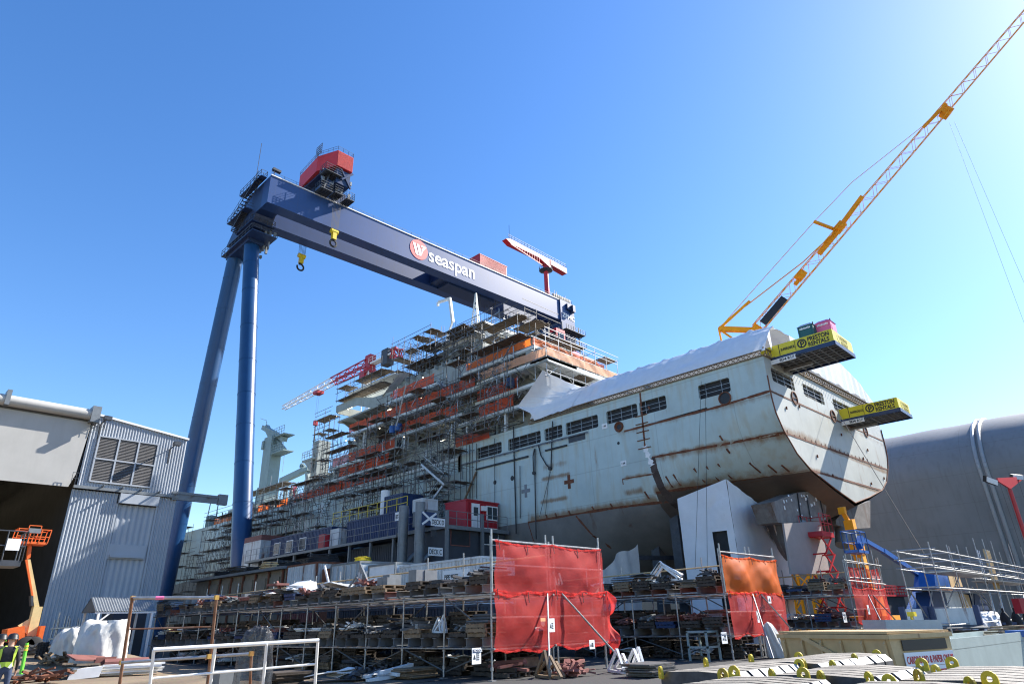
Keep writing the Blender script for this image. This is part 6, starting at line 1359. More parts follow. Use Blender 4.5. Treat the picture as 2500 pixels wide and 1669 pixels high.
# second row of goods deeper in the front rack, and behind the nets
r_=random.Random(99)
for k in range(13):
    for lv,z in (('lower',1.3),('upper',2.98)):
        y=R1['y0']+k*2.45+1.2; x=R1['x0']+3.2+r_.uniform(0,1.6); kd=r_.choice(('boxes','sheets','beams','frames')); mts,nm,cat=KM[kd]; mt=r_.choice(mts)
        tag(load_mb(kd,(x,y,z),r_).build(nm.replace(' ','_'),M[mt]),'%s %s set deep on the %s shelf, %s'%(CW[mt],nm,lv,bayname(k,'widest net')),cat,'loads deep in the front rack')
for Rk,n,nets,rn in ((R1,13,'widest net','front'),(R2,4,'orange net','middle')):  # dark stacks added deep to block see-through and darken the racks
    for k in range(n):
        for lv,z in (('lower',1.3),('upper',2.98),('ground',.02)):
            for dpt in (1.75,4.4):
                y=Rk['y0']+k*2.45+1.2; x=Rk['x0']+dpt; mb=MB(); zz2=z
                if lv=='upper' and dpt>4: continue
                for i in range(r_.randint(3,6) if lv!='upper' else 2):
                    for s_ in (-.6,.6):
                        if r_.random()<.85: mb.v+=[]; pm=pallet_mb((x+r_.uniform(-.08,.08),y+s_,zz2),ang=r_.uniform(-.05,.05)); o_=len(mb.v); mb.v+=pm.v; mb.f+=[[o_+q for q in f] for f in pm.f]; mb.mi+=pm.mi
                    zz2+=.145
                tag(mb.build('added_pallet_stack',M['wooddk']),'added dark pallet stack %s row deep on the %s shelf, %s'%('second' if dpt<2 else 'third',lv,bayname(k,nets)) if lv!='ground' else 'added dark pallet stack %s row deep on the ground, %s'%('second' if dpt<2 else 'third',bayname(k,nets)),'pallets','added pallet stacks deep in the racks')
# pieces the eye picks out on the racks
def piece(name,label,cat,mb,mt): tag(mb.build(name,M[mt]),label,cat)
q=P(815,1395,'x',17.3); piece('steel_girder','white angle girder leaning up to the left on the front rack top','girder',MB().beam((17.0,q.y-.3,3.35),(17.2,q.y+.7,4.45),.06,.14),'white')
q=P(770,1425,'x',17.3); piece('folded_steel','large white folded steel panel on the front rack top, left of the leaning girder','steel panel',MB().obox((17.2,q.y+1,3.62),(.4,.1,.1),(.1,.9,.05),(-.05,0,.16)).obox((17.6,q.y+2.2,3.75),(.4,.1,.2),(.0,.7,.0),(-.1,0,.03)),'white')
q=P(692,1425,'x',17.3); piece('steel_bracket','stack of red primed brackets on the front rack top','bracket',MB().obox((17,q.y,3.5),(.4,0,.05),(0,.5,.1),(0,0,.04)).obox((17.1,q.y+.2,3.85),(.35,0,0),(0,.55,0),(0,0,.05)).obox((17.1,q.y,3.65),(.05,0,.0),(0,.1,.2),(0,.2,.2)),'brick')
q=P(898,1395,'x',17.4); piece('steel_channel','blue grey channel leaning on the front rack top rail','channel',MB().beam((17.2,q.y-.3,3.5),(17.3,q.y+.5,4.25),.08,.25),'greyst')
q=P(1600,1400,'x',28.8); tr_=MB()
for a_ in ((0,0,0,1.6,0,.9),(1.6,0,.9,3.4,0,.25),(.3,0,.05,1.7,0,.95),(1.7,0,.8,3.2,0,.1),(0,.5,0,1.4,.5,.8),(1.4,.5,.8,3.0,.5,.3),(0,0,0,3.4,0,.1)): tr_.beam((28.7+a_[1],q.y+.6-a_[0]*.62,3.3+a_[2]),(28.7+a_[4],q.y+.6-a_[3]*.62,3.3+a_[5]),.13,.1)
piece('steel_truss','tangle of white triangular steel frames on the middle rack top','steel frames',tr_,'white')
for (ca,wa,lb) in ((.9,1.3,'white steel sections heaped on the middle rack top beside the widest net'),(3.2,1.0,'low white steel sections on the middle rack top before the tangle')):
    m2=MB()
    for k in range(14): y=R2['y0']+3.6+ca+r_.uniform(-wa,wa); m2.beam((28.5+r_.uniform(-.2,.6),y,3.15+r_.uniform(0,.25)),(28.5+r_.uniform(-.2,.8),y+r_.uniform(-.7,.7),3.15+r_.uniform(0,.4)),.1,.05)
    piece('steel_sections',lb,'steel sections',m2,'white')
m2=MB(); 
for (x,y) in ((0,0),(1.0,0),(0,.9),(1,.9)): m2.box(26.2+x,14.2+y,0,26.28+x,14.28+y,1.15)
m2.box(26.2,14.2,1.1,27.28,15.18,1.18).box(26.2,14.2,.5,27.28,14.27,.58).box(26.2,14.2,.5,26.27,15.18,.58)
q=P(1720,1600,'y',16); mv=q-V((26.7,14.7,.7)); mv.z=0; m2.v=[p+mv for p in m2.v]; piece('steel_bench','pale green steel bench frame on the ground left of the orange over red net','bench frame',m2,'conc')
q=P(1900,1600,'y',14); 
def bag(u,v): a_=u*2*math.pi; r=.62*(1-v)**.45*(1+.12*math.sin(5*a_)+.08*math.sin(9*a_+v*4)); return (q.x+.9*r*math.cos(a_)-.55*v,q.y+.7*r*math.sin(a_),max(.02,0)+1.45*v)
tag(MB().grid(40,16,bag).build('plastic_bag',M['tarp'],smooth=True),'white plastic bag standing at the foot of the folded red net','plastic bag')
for i,(px_,py_,kd,mt,lb) in enumerate(((1010,1640,'plates','wood','pile of split timber on the ground below the front rack'),(960,1655,'beams','white','pale beams on the ground under the front rack near the timber'),(1260,1640,'boxes','wood','cardboard boxes on the ground below the widest red net'),(1330,1655,'frames','wood','wooden crate frame on the ground below the widest red net'),(1400,1650,'mixed','brick','red offcuts on the ground below the widest red net'),(1530,1625,'frames','white','white frames on the ground right of the widest red net'),(1590,1650,'plates','galvd','steel plates on the ground right of the widest red net'),(820,1640,'sheets','white','white sheets on the ground under the front rack'),(880,1655,'mixed','steel','dark offcuts on the ground under the front rack'),(560,1640,'boxes','greyst','grey boxes on the ground under the left half of the front rack'),(700,1650,'plates','wooddk','dark boards on the ground under the front rack'))):
    q=P(px_,py_,'z',.0); d_=(q-EYE); 
    if d_.length>26: q=EYE+d_*(26/d_.length); 
    q.z=.02; r2=random.Random(i); o=load_mb(kd,(0,0,0),r2); o.v=[V((q.x,q.y,.02))+p*1.35 for p in o.v]; tag(o.build('ground_load',M[mt]),lb,'yard goods')
r3=random.Random(123); mb=MB()
# ================================================================ FOREGROUND RAILINGS
def pipe(name,label,segs,mt,cat='railing',n=10,joints=None):
    t=thing(name,label,cat,D(*segs[0][0][:2],segs[0][0][2])*1.0)
    for a,b,r in segs: MB().bar(D(*a),D(*b),r,n).build('rail_tube' if abs(a[0]-b[0])>60 else 'post',mt,t,smooth=True)
    if joints:
        mb=MB()
        for a in joints: c=D(*a); mb.obox(c,(.06,0,0),(0,.06,0),(0,0,.06))
        mb.build('coupler',M['yellow'],t)
    return t
fx=lambda x,y:(x*.3406,1350+y*.3406)
rusttube=mat('rusty tube',(.22,.13,.09),.65,.3,.35,6,rust=.25,rscale=5)
def pst(x,ytop,ybot,dep):
    c=D(x,ytop,dep); return c
t=thing('pipe_gate','rusty brown pipe frame with a grey top tube, left of the white railing','pipe frame',D(300,1669,11))
def gpost(a,b,r,mt,nm,dep):
    p,q=D(*a,dep),D(*b,dep); q.z=min(q.z,0.0)
    MB().bar(q,p,r,10).build(nm,mt,t,smooth=True)
gpost(fx(950,312),(268,1830),.026,rusttube,'post',11); gpost(fx(1552,312),(490,1830),.026,rusttube,'post',11.4)
gpost(fx(1802,715),(604,1830),.024,rusttube,'post',11.5)
MB().bar(D(*fx(945,320),11),D(*fx(1560,316),11.4),.026,10).build('rail_tube',M['galv'],t,smooth=True)
MB().bar(D(*fx(868,782),10.9),D(*fx(1805,718),11.5),.026,10).build('rail_tube',M['galv'],t,smooth=True)
MB().bar(D(*fx(930,542),11),D(*fx(1515,525),11.4),.014,8).build('rail_tube',rusttube,t,smooth=True)
mb=MB()
for a in ((952,320),(1552,316),(872,782),(1498,738),(1802,718)): mb.obox(D(*fx(*a),11.1),(.033,0,0),(0,.033,0),(0,0,.036))
mb.build('coupler',mat('coupler',(.50,.30,.06),.6,.2,.3,8,rust=.2,rscale=6),t)
MB().bar(D(*fx(1115,320),11.05),D(*fx(1175,318),11.1),.03,10).build('tape_wrap',M['pink'],t,smooth=True)
t=thing('white_railing','white painted steel railing in front of the rack, right of the rusty frame','railing',D(480,1669,10.5))
MB().bar(D(*fx(1098,690),10.2),D(*fx(2285,622),11.6),.033,12).build('top_rail',M['white'],t,smooth=True)
MB().bar(D(*fx(1080,895),10.2),D(*fx(2262,792),11.6),.02,8).build('mid_rail',M['white'],t,smooth=True)
for a,b,dp in (((1103,690),(1035,1340),10.2),((1545,665),(1455,1330),10.7),((1912,645),(1850,1310),11.1),((2278,625),(2235,1290),11.6)): gpost(fx(*a),fx(*b),.025,M['white'],'post',dp)
# wrapped bag behind the railing
lump('plastic_sack','dark see through plastic sack of scrap standing behind the white railing',618,1668,19.5,1.1,1.75,1.0,33,M['bagm'])
# ================================================================ TIMBER MATS with yellow lugs
ZT=1.0
LUG=[]
def lugmb(c,ax,r=.082,th=.03):
    """round topped plate with a hole, plate plane contains z and ax"""
    ax=V(ax).normalized(); nrm=ax.cross(V((0,0,1))); mb=MB(); n=18; c=V(c); ro=[]; ri=[]
    for k in range(n):
        a=2*math.pi*k/n; co_,si=math.cos(a),math.sin(a)
        o=ax*(r*co_)+V((0,0,r*si)) if si>=0 else ax*(r*co_/max(abs(co_),abs(si))*1.0)+V((0,0,r*si/max(abs(co_),abs(si))*1.15))
        ro.append(c+o); ri.append(c+ax*(r*.36*co_)+V((0,0,r*.36*si)))
    for s in (-1,1):
        f=[]; 
        mb.add([p+nrm*s*th/2 for p in ro+ri],[((i,(i+1)%n,n+(i+1)%n,n+i) if s>0 else (n+i,n+(i+1)%n,(i+1)%n,i)) for i in range(n)])
    mb.add([p-nrm*th/2 for p in ro]+[p+nrm*th/2 for p in ro],[(i,(i+1)%n,n+(i+1)%n,n+i) for i in range(n)])
    mb.add([p-nrm*th/2 for p in ri]+[p+nrm*th/2 for p in ri],[(n+i,n+(i+1)%n,(i+1)%n,i) for i in range(n)])
    return mb
def ymat(label,B_,R_,length,lugs,zt=ZT,strips=7,box=None):
    b=V((box[0],box[1],zt)); w_=box[2]; e=V((1,-.03,0)).normalized(); f=V((-e.y,e.x,0)); 
    t=thing('crane_mat',label,'crane mat',(b.x,b.y,0),'stacked crane mats with yellow lugs'); rr=random.Random(int(b.x*100))
    sw=w_/strips
    for k in range(strips):
        o=b+e*(k*sw+.02); o.z=0; u=e*(sw-.07); th=.3; j=rr.uniform(-.02,.02)
        prof=[(0+j,zt-.30),(0+j,zt-.11),(.12+j,zt-.0),(length*.45,zt+.02),(length-.12,zt-.0),(length,zt-.11),(length,zt-.3)]
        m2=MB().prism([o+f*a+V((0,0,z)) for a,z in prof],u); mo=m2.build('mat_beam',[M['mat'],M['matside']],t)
        for pg in mo.data.polygons: pg.material_index=1 if abs(pg.normal.z)<.3 else 0  # upright faces get the black colour that includes their shade
        ep=MB().prism([o+f*(.012+j)+V((0,0,zt-.112)),o+f*(.116+j)+V((0,0,zt-.008)),o+f*(.112+j)+V((0,0,zt+.002)),o+f*(.0+j)+V((0,0,zt-.102))],u).build('end_plate',M['matend'],t)
    low=MB(); o=b+e*.02; o.z=0
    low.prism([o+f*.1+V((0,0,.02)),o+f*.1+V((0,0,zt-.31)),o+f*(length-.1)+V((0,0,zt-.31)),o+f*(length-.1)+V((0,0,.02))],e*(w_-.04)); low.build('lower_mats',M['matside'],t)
    for a,s in lugs:
        c=b+e*(w_*s)+f*(length*a); c.z=zt-.005+(.05 if rr.random()<.3 else 0)
        lugmb(c,f if rr.random()<.5 else (f*.8+e*.6)).build('lifting_lug',M['lug'],t)
    return t
def ym(label,x,y,w,l,lugs): ymat(label,None,None,l,lugs,box=(x,y,w))
ym('crane mat lying farthest back before the paper skip',11.75,4.62,3.1,1.35,[(.25,0),(.95,.02),(.95,.62),(.12,.55),(.2,1.0)])
ym('crane mat at the left with a tall lug on its left corner',9.35,4.98,2.35,1.2,[(.97,-.01),(.1,-.01),(.98,.55),(.05,.97)])
ym('crane mat in the middle, its pale ends below the lettered skip face',9.42,3.12,2.15,1.45,[(.93,.02),(.45,-.01),(.05,.0),(.92,.95),(.05,.96)])
ym('crane mat at the right, reaching out of the picture',9.3,1.55,2.6,1.4,[(.75,-.01),(.25,-.01),(.95,.62),(.98,.98)])
ym('crane mat lowest at the left, cut by the lower edge of the picture',7.35,3.5,1.75,1.45,[(.95,1.0),(.3,1.02)])
ym('crane mat lowest in the middle, cut by the lower edge of the picture',7.2,1.75,1.9,1.5,[(.8,1.02),(.25,1.02)])
# ================================================================ PAPER SKIP
zs=1.25
a=P(2168,1548,'z',zs); e1=V((.93,-.36,0)); e2=V((.36,.93,0)); w_=(P(2285,1541,'z',zs)-a).length; o=V((a.x,a.y,0)); L_=3.4
sk=thing('paper_skip','tan steel skip with a lid, slot and red lettered paper only notice','skip',o)
body=MB().prism([o+e1*.12,o+e1*(w_-.05),o+e1*w_+V((0,0,zs-.1)),o+V((0,0,zs-.1))],e2*L_).build('body',M['tan'],sk)
MB().prism([o-e1*.06-e2*.05+V((0,0,zs-.1)),o+e1*(w_+.06)-e2*.05+V((0,0,zs-.1)),o+e1*(w_+.06)-e2*.05+V((0,0,zs)),o-e1*.06-e2*.05+V((0,0,zs))],e2*(L_+.1)).build('rim',M['tan'],sk)
MB().prism([o-e1*.02+V((0,0,zs+.012)),o+e1*(w_+.02)+V((0,0,zs+.012)),o+e1*(w_+.02)+V((0,0,zs+.05)),o-e1*.02+V((0,0,zs+.07))],e2*L_).build('lid',M['tan'],sk)
mb=MB(); mb.beam(o-e1*.05+e2*2.6+V((0,0,zs-.05)),o-e1*.05+e2*.6+V((0,0,.35)),.06,.1); mb.beam(o-e1*.05+e2*1.25+V((0,0,.62)),o-e1*.05+e2*.9+V((0,0,.72)),.07,.08)
for k in range(6): mb.prism([o-e1*.0+e2*(.1+k*.62),o-e1*.07+e2*(.1+k*.62)+V((0,0,zs-.2)),o+V((0,0,zs-.12))+e2*(.1+k*.62)],e2*.05)
mb.build('stiffener',M['tan'],sk)
fo=o-e2*.02; MB().prism([fo+e1*(w_*.17)+V((0,0,zs-.36)),fo+e1*(w_*.9)+V((0,0,zs-.36)),fo+e1*(w_*.9)+V((0,0,zs-.13)),fo+e1*(w_*.17)+V((0,0,zs-.13))],-e2*.012).build('slot',M['black'],sk)
pl=MB().prism([fo+e1*(w_*.16)+V((0,0,zs-.69)),fo+e1*(w_*.97)+V((0,0,zs-.69)),fo+e1*(w_*.97)+V((0,0,zs-.40)),fo+e1*(w_*.16)+V((0,0,zs-.40))],-e2*.015).build('notice_plate',M['letter'],sk)
redl=mat('red letters',(.55,.03,.04),.5,0,.03)
text('CARDBOARD & PAPER ONLY!',redl,pl,fo-e2*.022+e1*(w_*.18)+V((0,0,zs-.635)),e1,(0,0,1),.22,.006,sx=w_*.77/(.22*13.3))
p2=MB().prism([fo+e1*(w_*.6)+V((0,0,zs-1.0)),fo+e1*(w_*.84)+V((0,0,zs-1.0)),fo+e1*(w_*.84)+V((0,0,zs-.70)),fo+e1*(w_*.6)+V((0,0,zs-.70))],-e2*.013).build('small_notice',M['letter'],sk); MB().prism([fo+e1*(w_*.64)+V((0,0,zs-.97)),fo+e1*(w_*.8)+V((0,0,zs-.97)),fo+e1*(w_*.8)+V((0,0,zs-.78)),fo+e1*(w_*.64)+V((0,0,zs-.78))],-e2*.017).build('red_square',redl,p2)
# ================================================================ PALE STEEL TANK at the right edge
a=P(2288,1562,'z',1.0); b=P(2560,1535,'z',1.0); d=(b-a); d.z=0; n_=V((-d.y,d.x,0)).normalized(); a0=V((a.x,a.y,0)); tk=thing('steel_bin','pale green grey steel bin side with rubbish showing behind, at the right edge','steel bin',a0)
MB().prism([a0,a0+d,a0+d+V((0,0,1.0)),a0+V((0,0,1.0))],n_*.05).prism([a0,a0+n_*1.6,a0+n_*1.6+V((0,0,1.0)),a0+V((0,0,1.0))],d.normalized()*.05).prism([a0+n_*1.6,a0+n_*1.6+d,a0+n_*1.6+d+V((0,0,1.0)),a0+n_*1.6+V((0,0,1.0))],n_*.05).prism([a0+V((0,0,.72)),a0+d+V((0,0,.72)),a0+d+n_*1.6+V((0,0,.72)),a0+n_*1.6+V((0,0,.72))],(0,0,.02)).build('side_plate',M['conc'],tk)
u=d.normalized()
for i,(s,t_,kd,mt,lb) in enumerate(((.3,.9,'mixed','wooddk','brown wood scrap in the pale steel bin beside the skip'),(.9,.7,'boxes','liftbl','blue bin liner box in the pale steel bin'),(1.8,.9,'mixed','wood','pale wood scrap in the pale steel bin'),(2.7,.8,'sheets','white','white offcuts in the pale steel bin'))):
    o2=load_mb(kd,(0,0,0),random.Random(i+5)); c=a0+u*s+n_*t_+V((0,0,.76)); o2.v=[c+p*.8 for p in o2.v]; tag(o2.build('bin_rubbish',M[mt]),lb,'rubbish')
# ================================================================ RIGHT SIDE YARD
lump('tarpaulin_pile','white tarpaulin pulled over goods behind the pale steel bin',2392,1530,31,3.2,1.55,2,12,M['wrap'])
z8=lambda x,y,a,v:P(2050+x*.319,950+y*.319,a,v)
z9=lambda x,y,a,v:P(2000+x*.2129,1400+y*.2129,a,v)
# low white wrapped bundle, benches
def cart(label,xa,ya,xb,yb,dep,mtp):
    a=D(2000+xa*.2129,1400+ya*.2129,dep); b=D(2000+xb*.2129,1400+yb*.2129,dep); b.z=a.z; t=thing('work_bench',label,'work bench',V((a.x,a.y,0))); u=(b-a); n=V((-u.y,u.x,0)).normalized(); h=.62*dep/26
    MB().prism([a-V((0,0,h)),b-V((0,0,h)),b,a],n*.05).build('back_panel',M[mtp],t)
    for s in (0,1): q=a+u*s; MB().box(q.x-.1,q.y-.12,0,q.x+.1,q.y+.08,q.z+.1).build('post',M['bluebox'],t)
    MB().prism([a-V((0,0,h+.1))-n*.6,b-V((0,0,h+.1))-n*.6,b-V((0,0,h)),a-V((0,0,h))],(0,0,-.05)).prism([a-n*.02-V((0,0,a.z)),b-n*.02-V((0,0,b.z)),b-V((0,0,h+.2)),a-V((0,0,h+.2))],n*.04).build('bench_top',M['steel'],t)
    return t
cart('work bench with a white back and blue posts, left of two beyond the skip',940,405,1205,405,27,'white'); cart('wider work bench with a pale back and blue posts, right of two',1275,400,1790,390,27,'ctn')
mb=MB()
q0=D(2160,1512,24); q1=D(2300,1525,24); u=q1-q0; u.z=0
tag(MB().prism([V((q0.x,q0.y,.0)),V((q0.x,q0.y,q0.z)),V((q1.x,q1.y,q0.z-.05)),V((q1.x,q1.y,0))],V((-u.y,u.x,0)).normalized()*1.6).build('wrapped_bundle',M['tarp']),'long low white wrapped bundle behind the skip lid','bundle')
tag(MB().obox(D(2226,1498,25),(.17,0,0),(0,.12,0),(0,0,.08)).box(*(D(2226,1498,25)+V((-.1,.0,-1.2))),*(D(2226,1498,25)+V((.05,.06,-.08)))).build('yellow_box',M['yellow']),'small yellow box on a stand between the two work benches','box')
# gas bottle rack
a=D(2442,1470,30); cg=thing('gas_bottle_rack','rack of black gas bottles below the right hand scaffold','gas bottles',V((a.x,a.y,0)))
for k in range(5):
    c=V((a.x+k*.45,a.y-k*.36,0)); MB().lathe(c,[(0,.1),(.2,.1),(.2,1.35),(.1,1.55),(.05,1.6),(.05,1.75),(0,1.75)],12).build('gas_bottle',M['rubber'],cg,smooth=True)
MB().beam(V((a.x-.3,a.y+.1,1.1)),V((a.x+2.2,a.y-1.8,1.1)),.06,.1).beam(V((a.x-.3,a.y+.1,.06)),V((a.x+2.2,a.y-1.8,.06)),.7,.1).build('rack_frame',M['bluebox'],cg)
tag(MB().obox(D(2495,1478,28),(.2,-.15,0),(.1,.15,0),(0,0,.3)).obox(V((D(2495,1478,28).x,D(2495,1478,28).y,.5)),(.2,-.15,0),(.1,.15,0),(0,0,.5)).build('waste_bin',M['red']),'red bin at the right edge beside the gas bottles','bin')
pr=random.Random(5); m2=MB()
for k in range(9): c=D(2440+k*7,1518-k%3*4,24); c.z=.25+.09*(k%4)+.6; board(m2,c,1.8,.16,.06,-.7+pr.uniform(-.3,.3))
tag(m2.build('timber_stack',M['wood']),'brown boards stacked beyond the pale steel bin','boards')
tag(MB().obox(V((D(2490,1525,22).x,D(2490,1525,22).y,.95)),(.35,-.25,0),(.15,.2,0),(0,0,.1)).build('blue_cover',M['liftbl']),'blue cover on goods at the right edge behind the steel bin','cover')
# containers under the right hand scaffold
RY=9.0
def cbox(label,pix,mt,th=.7,nm='site_box'):
    tag(MB().prism([z8(x,y,'y',RY) for x,y in pix],(0,th,0)).build(nm,M[mt]),label,'site container')
cbox('blue container end on the upper level inside the right hand scaffold',[(722,1395),(815,1395),(850,1515),(735,1520)],'liftbl'); cbox('rust stained cream container end beside the upper blue one',[(818,1375),(905,1400),(945,1515),(855,1515)],'tan')
cbox('grubby blue container end on the lower level of the right hand scaffold',[(705,1545),(800,1545),(840,1720),(720,1720)],'bluebox'); cbox('stained white container end on the lower level',[(805,1550),(905,1550),(955,1720),(848,1720)],'ctn'); cbox('cream container end lowest right under the scaffold',[(912,1560),(985,1570),(1030,1720),(960,1720)],'tan'); cbox('dark blue container behind the scaffold ladder',[(1030,1560),(1120,1590),(1150,1720),(1040,1720)],'bluebox')
tag(MB().box(z8(690,1520,'y',RY-.1).x,RY-.3,z8(690,1535,'y',RY).z,z8(1060,1520,'y',RY).x,RY+.9,z8(690,1520,'y',RY).z).build('deck_slab',M['rust']),'rusty platform between the two container levels','platform')
# right scaffold
def pt(x,y,yy=RY-.6): return z8(x,y,'y',yy)
ts=thing('scaffold_tower','bright tube scaffold with ladders and boards over stained containers at the right','scaffolding',(40,8,0))
mb=MB()
xs=[pt(x,1600).x for x in (530,700,930,1010,1080,1230,1330,1400)]
tops=[pt(530,1240).z,pt(650,1260).z,pt(920,1210).z,pt(1000,1215).z,pt(1050,1225).z,pt(1220,1250).z,pt(1290,1260).z,pt(1390,1290).z]
for x,zt2 in zip(xs,tops):
    for dy in (0,-1.2): mb.bar((x,RY-.6+dy,0),(x,RY-.6+dy,zt2+(.2 if dy else 0)),.027,6)
mb.build('standard',M['galv'],ts); mb=MB()
zl=[pt(530,1560).z*0+z for z in (1.2,2.55,pt(560,1390).z,pt(560,1325).z,pt(560,1265).z)]
for z in zl:
    for dy in (0,-1.2): mb.bar((xs[0]-.3,RY-.66+dy,z),(xs[-1]+.5,RY-.66+dy,z-.03),.024,6)
    for x in xs: mb.bar((x,RY-2,z+.05),(x,RY-.4,z+.05),.028,5)
for i in range(0,len(xs)-1,2): mb.bar((xs[i],RY-.7,.3),(xs[i+1],RY-.7,2.5),.03,5).bar((xs[i+1],RY-.7,.3),(xs[i],RY-.7,2.5),.03,5)
mb.bar((xs[0],RY-.75,.2),(xs[2],RY-.75,3.2),.032,5).bar((xs[3],RY-.75,2.8),(xs[5],RY-.75,.3),.032,5); mb.build('ledger',M['galv'],ts)
MB().box(xs[1]-.5,RY-1.8,zl[2]-.06,xs[3]+.3,RY-.7,zl[2]).box(xs[3]+.5,RY-1.8,zl[2]-.25,xs[6],RY-.7,zl[2]-.19).build('plank_platform',M['galv'],ts)
for (x0,x1) in ((1050,1165),(1130,1230)):
    a=pt(x0,1230,RY-1); b=pt(x1,1700,RY-1.4); b.z=.05; m2=MB()
    for s in (0,.42): m2.bar(a+V((s,0,0)),b+V((s,0,0)),.03,5)
    for k in range(17): c=a+(b-a)*(k+.5)/17; m2.bar(c,c+V((.42,0,0)),.022,5)
    m2.build('ladder',M['galv'],ts)
m2=MB()
for k in range(5): a=pt(1100+k*10,1222+k*4,RY-1.1); b=pt(1195+k*8,1540,RY-1.2); m2.bar(a,b,.05,6)
m2.build('bundled_tube',M['tan'],ts)
# lamp tower
LY=8.0
a=z8(1300,760,'y',LY); lt_=thing('light_tower','red light tower mast with two floodlights at the right edge','light tower',(a.x,a.y,0))
MB().bar((a.x,LY,0),(a.x,LY,a.z),.14,12).build('mast',M['redbright'],lt_,smooth=True)
q0=z8(1210,705,'y',LY); q1=z8(1395,690,'y',LY)
MB().prism([(q0.x,LY-.05,q0.z),(a.x-.18,LY-.05,a.z),(a.x+.18,LY-.05,a.z),(q1.x,LY-.05,q1.z),(q1.x,LY-.05,q1.z+.25),(q0.x,LY-.05,q0.z+.25)],(0,.1,0)).build('head_bracket',M['redbright'],lt_)
lens=mat('lamp lens',(.75,.75,.75),.4,0,.1,8)
for i,(zx,zy,w2) in enumerate(((1150,698,.42),(1352,670,.55))):
    c=z8(zx,zy,'y',LY); f=MB().obox(c,(w2,-w2*.5,.0 if i else -.12),(.05,.1,.05),(.03,-.05,.2)).build('floodlight',M['black'],lt_); MB().obox(c+V((-.07,-.13,-.06)),(w2*.93,-w2*.465,.0 if i else -.11),(.012,.03,.012),(.025,-.042,.17)).build('lamp_lens',lens,f)
mb=MB()
for k,x in enumerate((1225,1260,1375)): 
    c=z8(x,720,'y',LY+.1); mb.bar(c,(c.x+ (a.x-c.x)*.2,LY+.1,1),.012,4)
mb.build('stay_cable',M['cable'],lt_)
# ---------------- lifts under the stern
BY=10.5
def S9(x,y,yy): return P(1600+x*.3831,1100+y*.3831,'y',yy)
sl_=thing('scissor_lift','raised dark red scissor lift under the stern beside the yellow boom','scissor lift',S9(1130,800,16))
yy=16.0; mb=MB(); a0=S9(1085,545,yy); a1=S9(1150,790,yy); n=5; x0=a1.x-.9; x1=a1.x+.6
for k in range(n):
    z0=1.0+(a0.z-1.0)*k/n; z1=1.0+(a0.z-1.0)*(k+1)/n
    for dy in (0,1.0): mb.beam((x0,yy+dy,z0),(x1,yy+dy,z1),.07,.1).beam((x1,yy+dy+.1,z0),(x0,yy+dy+.1,z1),.07,.1)
    mb.bar((x0,yy,z1),(x0,yy+1.1,z1),.05,5).bar((x1,yy,z1),(x1,yy+1.1,z1),.05,5)
mb.build('scissor_stack',M['redbright'],sl_); m2=MB().box(x0-.2,yy-.1,a0.z,x1+.3,yy+1.2,a0.z+.3); rail(m2,[(x0-.2,yy-.1,a0.z+.3),(x1+.3,yy-.1,a0.z+.3),(x1+.3,yy+1.2,a0.z+.3),(x0-.2,yy+1.2,a0.z+.3)],1.1,.03,.6); m2.build('platform',M['red'],sl_)
m2=MB().box(x0-.3,yy-.2,.35,x1+.4,yy+1.3,1.0); m2.build('chassis',M['red'],sl_)
for dx in (x0,x1):
    for dy in (-.2,1.3): w2=MB(); wheel(w2,(dx,yy+dy,.35),.35,.25,(0,1,0)); w2.build('wheel',M['rubber'],sl_,smooth=True)
tb=thing('telescopic_crane','yellow telescopic boom reaching up under the stern with grey inner sections','mobile crane',S9(1350,860,15))
pts=[S9(1385,900,14.6),S9(1285,620,14.8),S9(1240,470,15),S9(1190,380,15.2)]
q=pts[0].copy(); q.z=.9
MB().beam(q,pts[1],.55,.6,up=(1,0,0)).build('boom_base',M['craneyel'],tb); MB().beam(pts[1],pts[2],.36,.4,up=(1,0,0)).build('boom_section',M['greyst'],tb); MB().beam(pts[2],pts[3],.26,.26,up=(1,0,0)).build('boom_tip',M['craneyel'],tb)
for c_,k in ((pts[3],.2),(pts[2],.28),(pts[1],.36)): MB().obox(c_,(k,0,.04),(0,k,0),(0,0,k*1.1)).build('boom_collar',M['craneyel'],tb)
MB().box(q.x-1.3,14,.6,q.x+2.6,16.2,1.5).box(q.x-1,14.2,1.5,q.x+.4,15,2.7).build('carrier',M['craneyel'],tb)
for dx in (-.8,1.9):
    for dy in (14.0,16.2): w2=MB(); wheel(w2,(q.x+dx,dy,.6),.6,.4,(0,1,0)); w2.build('wheel',M['rubber'],tb,smooth=True)
for k in range(8): pass
bb=thing('boom_lift','blue articulated boom lift before the dark grey shelter','boom lift',z8(530,1540,'y',BY))
B=[z8(x,y,'y',BY) for x,y in ((180,1150),(330,1235),(610,1420),(510,1545))]
MB().beam(B[0],B[1],.16,.2).beam(B[1],B[2],.2,.24).build('upper_boom',M['liftbl'],bb); MB().beam(B[2]+V((.1,0,.1)),V((B[3].x-.2,BY,1.0)),.28,.34).beam(B[2]+V((-.5,.05,-.6)),V((B[3].x-.9,BY+.05,1.3)),.25,.3).build('lower_boom',M['liftbl'],bb)
mb=MB(); a=z8(165,1140,'y',BY); mb.beam(a,z8(145,1200,'y',BY),.25,.3); c=z8(135,1255,'y',BY); mb.box(c.x-.7,BY-.3,c.z,c.x+.7,BY+.3,c.z+.12); rail(mb,[(c.x-.7,BY-.3,c.z),(c.x+.7,BY-.3,c.z),(c.x+.7,BY+.3,c.z),(c.x-.7,BY+.3,c.z),(c.x-.7,BY-.3,c.z)],.95,.025,.7); mb.build('basket',M['liftbl'],bb)
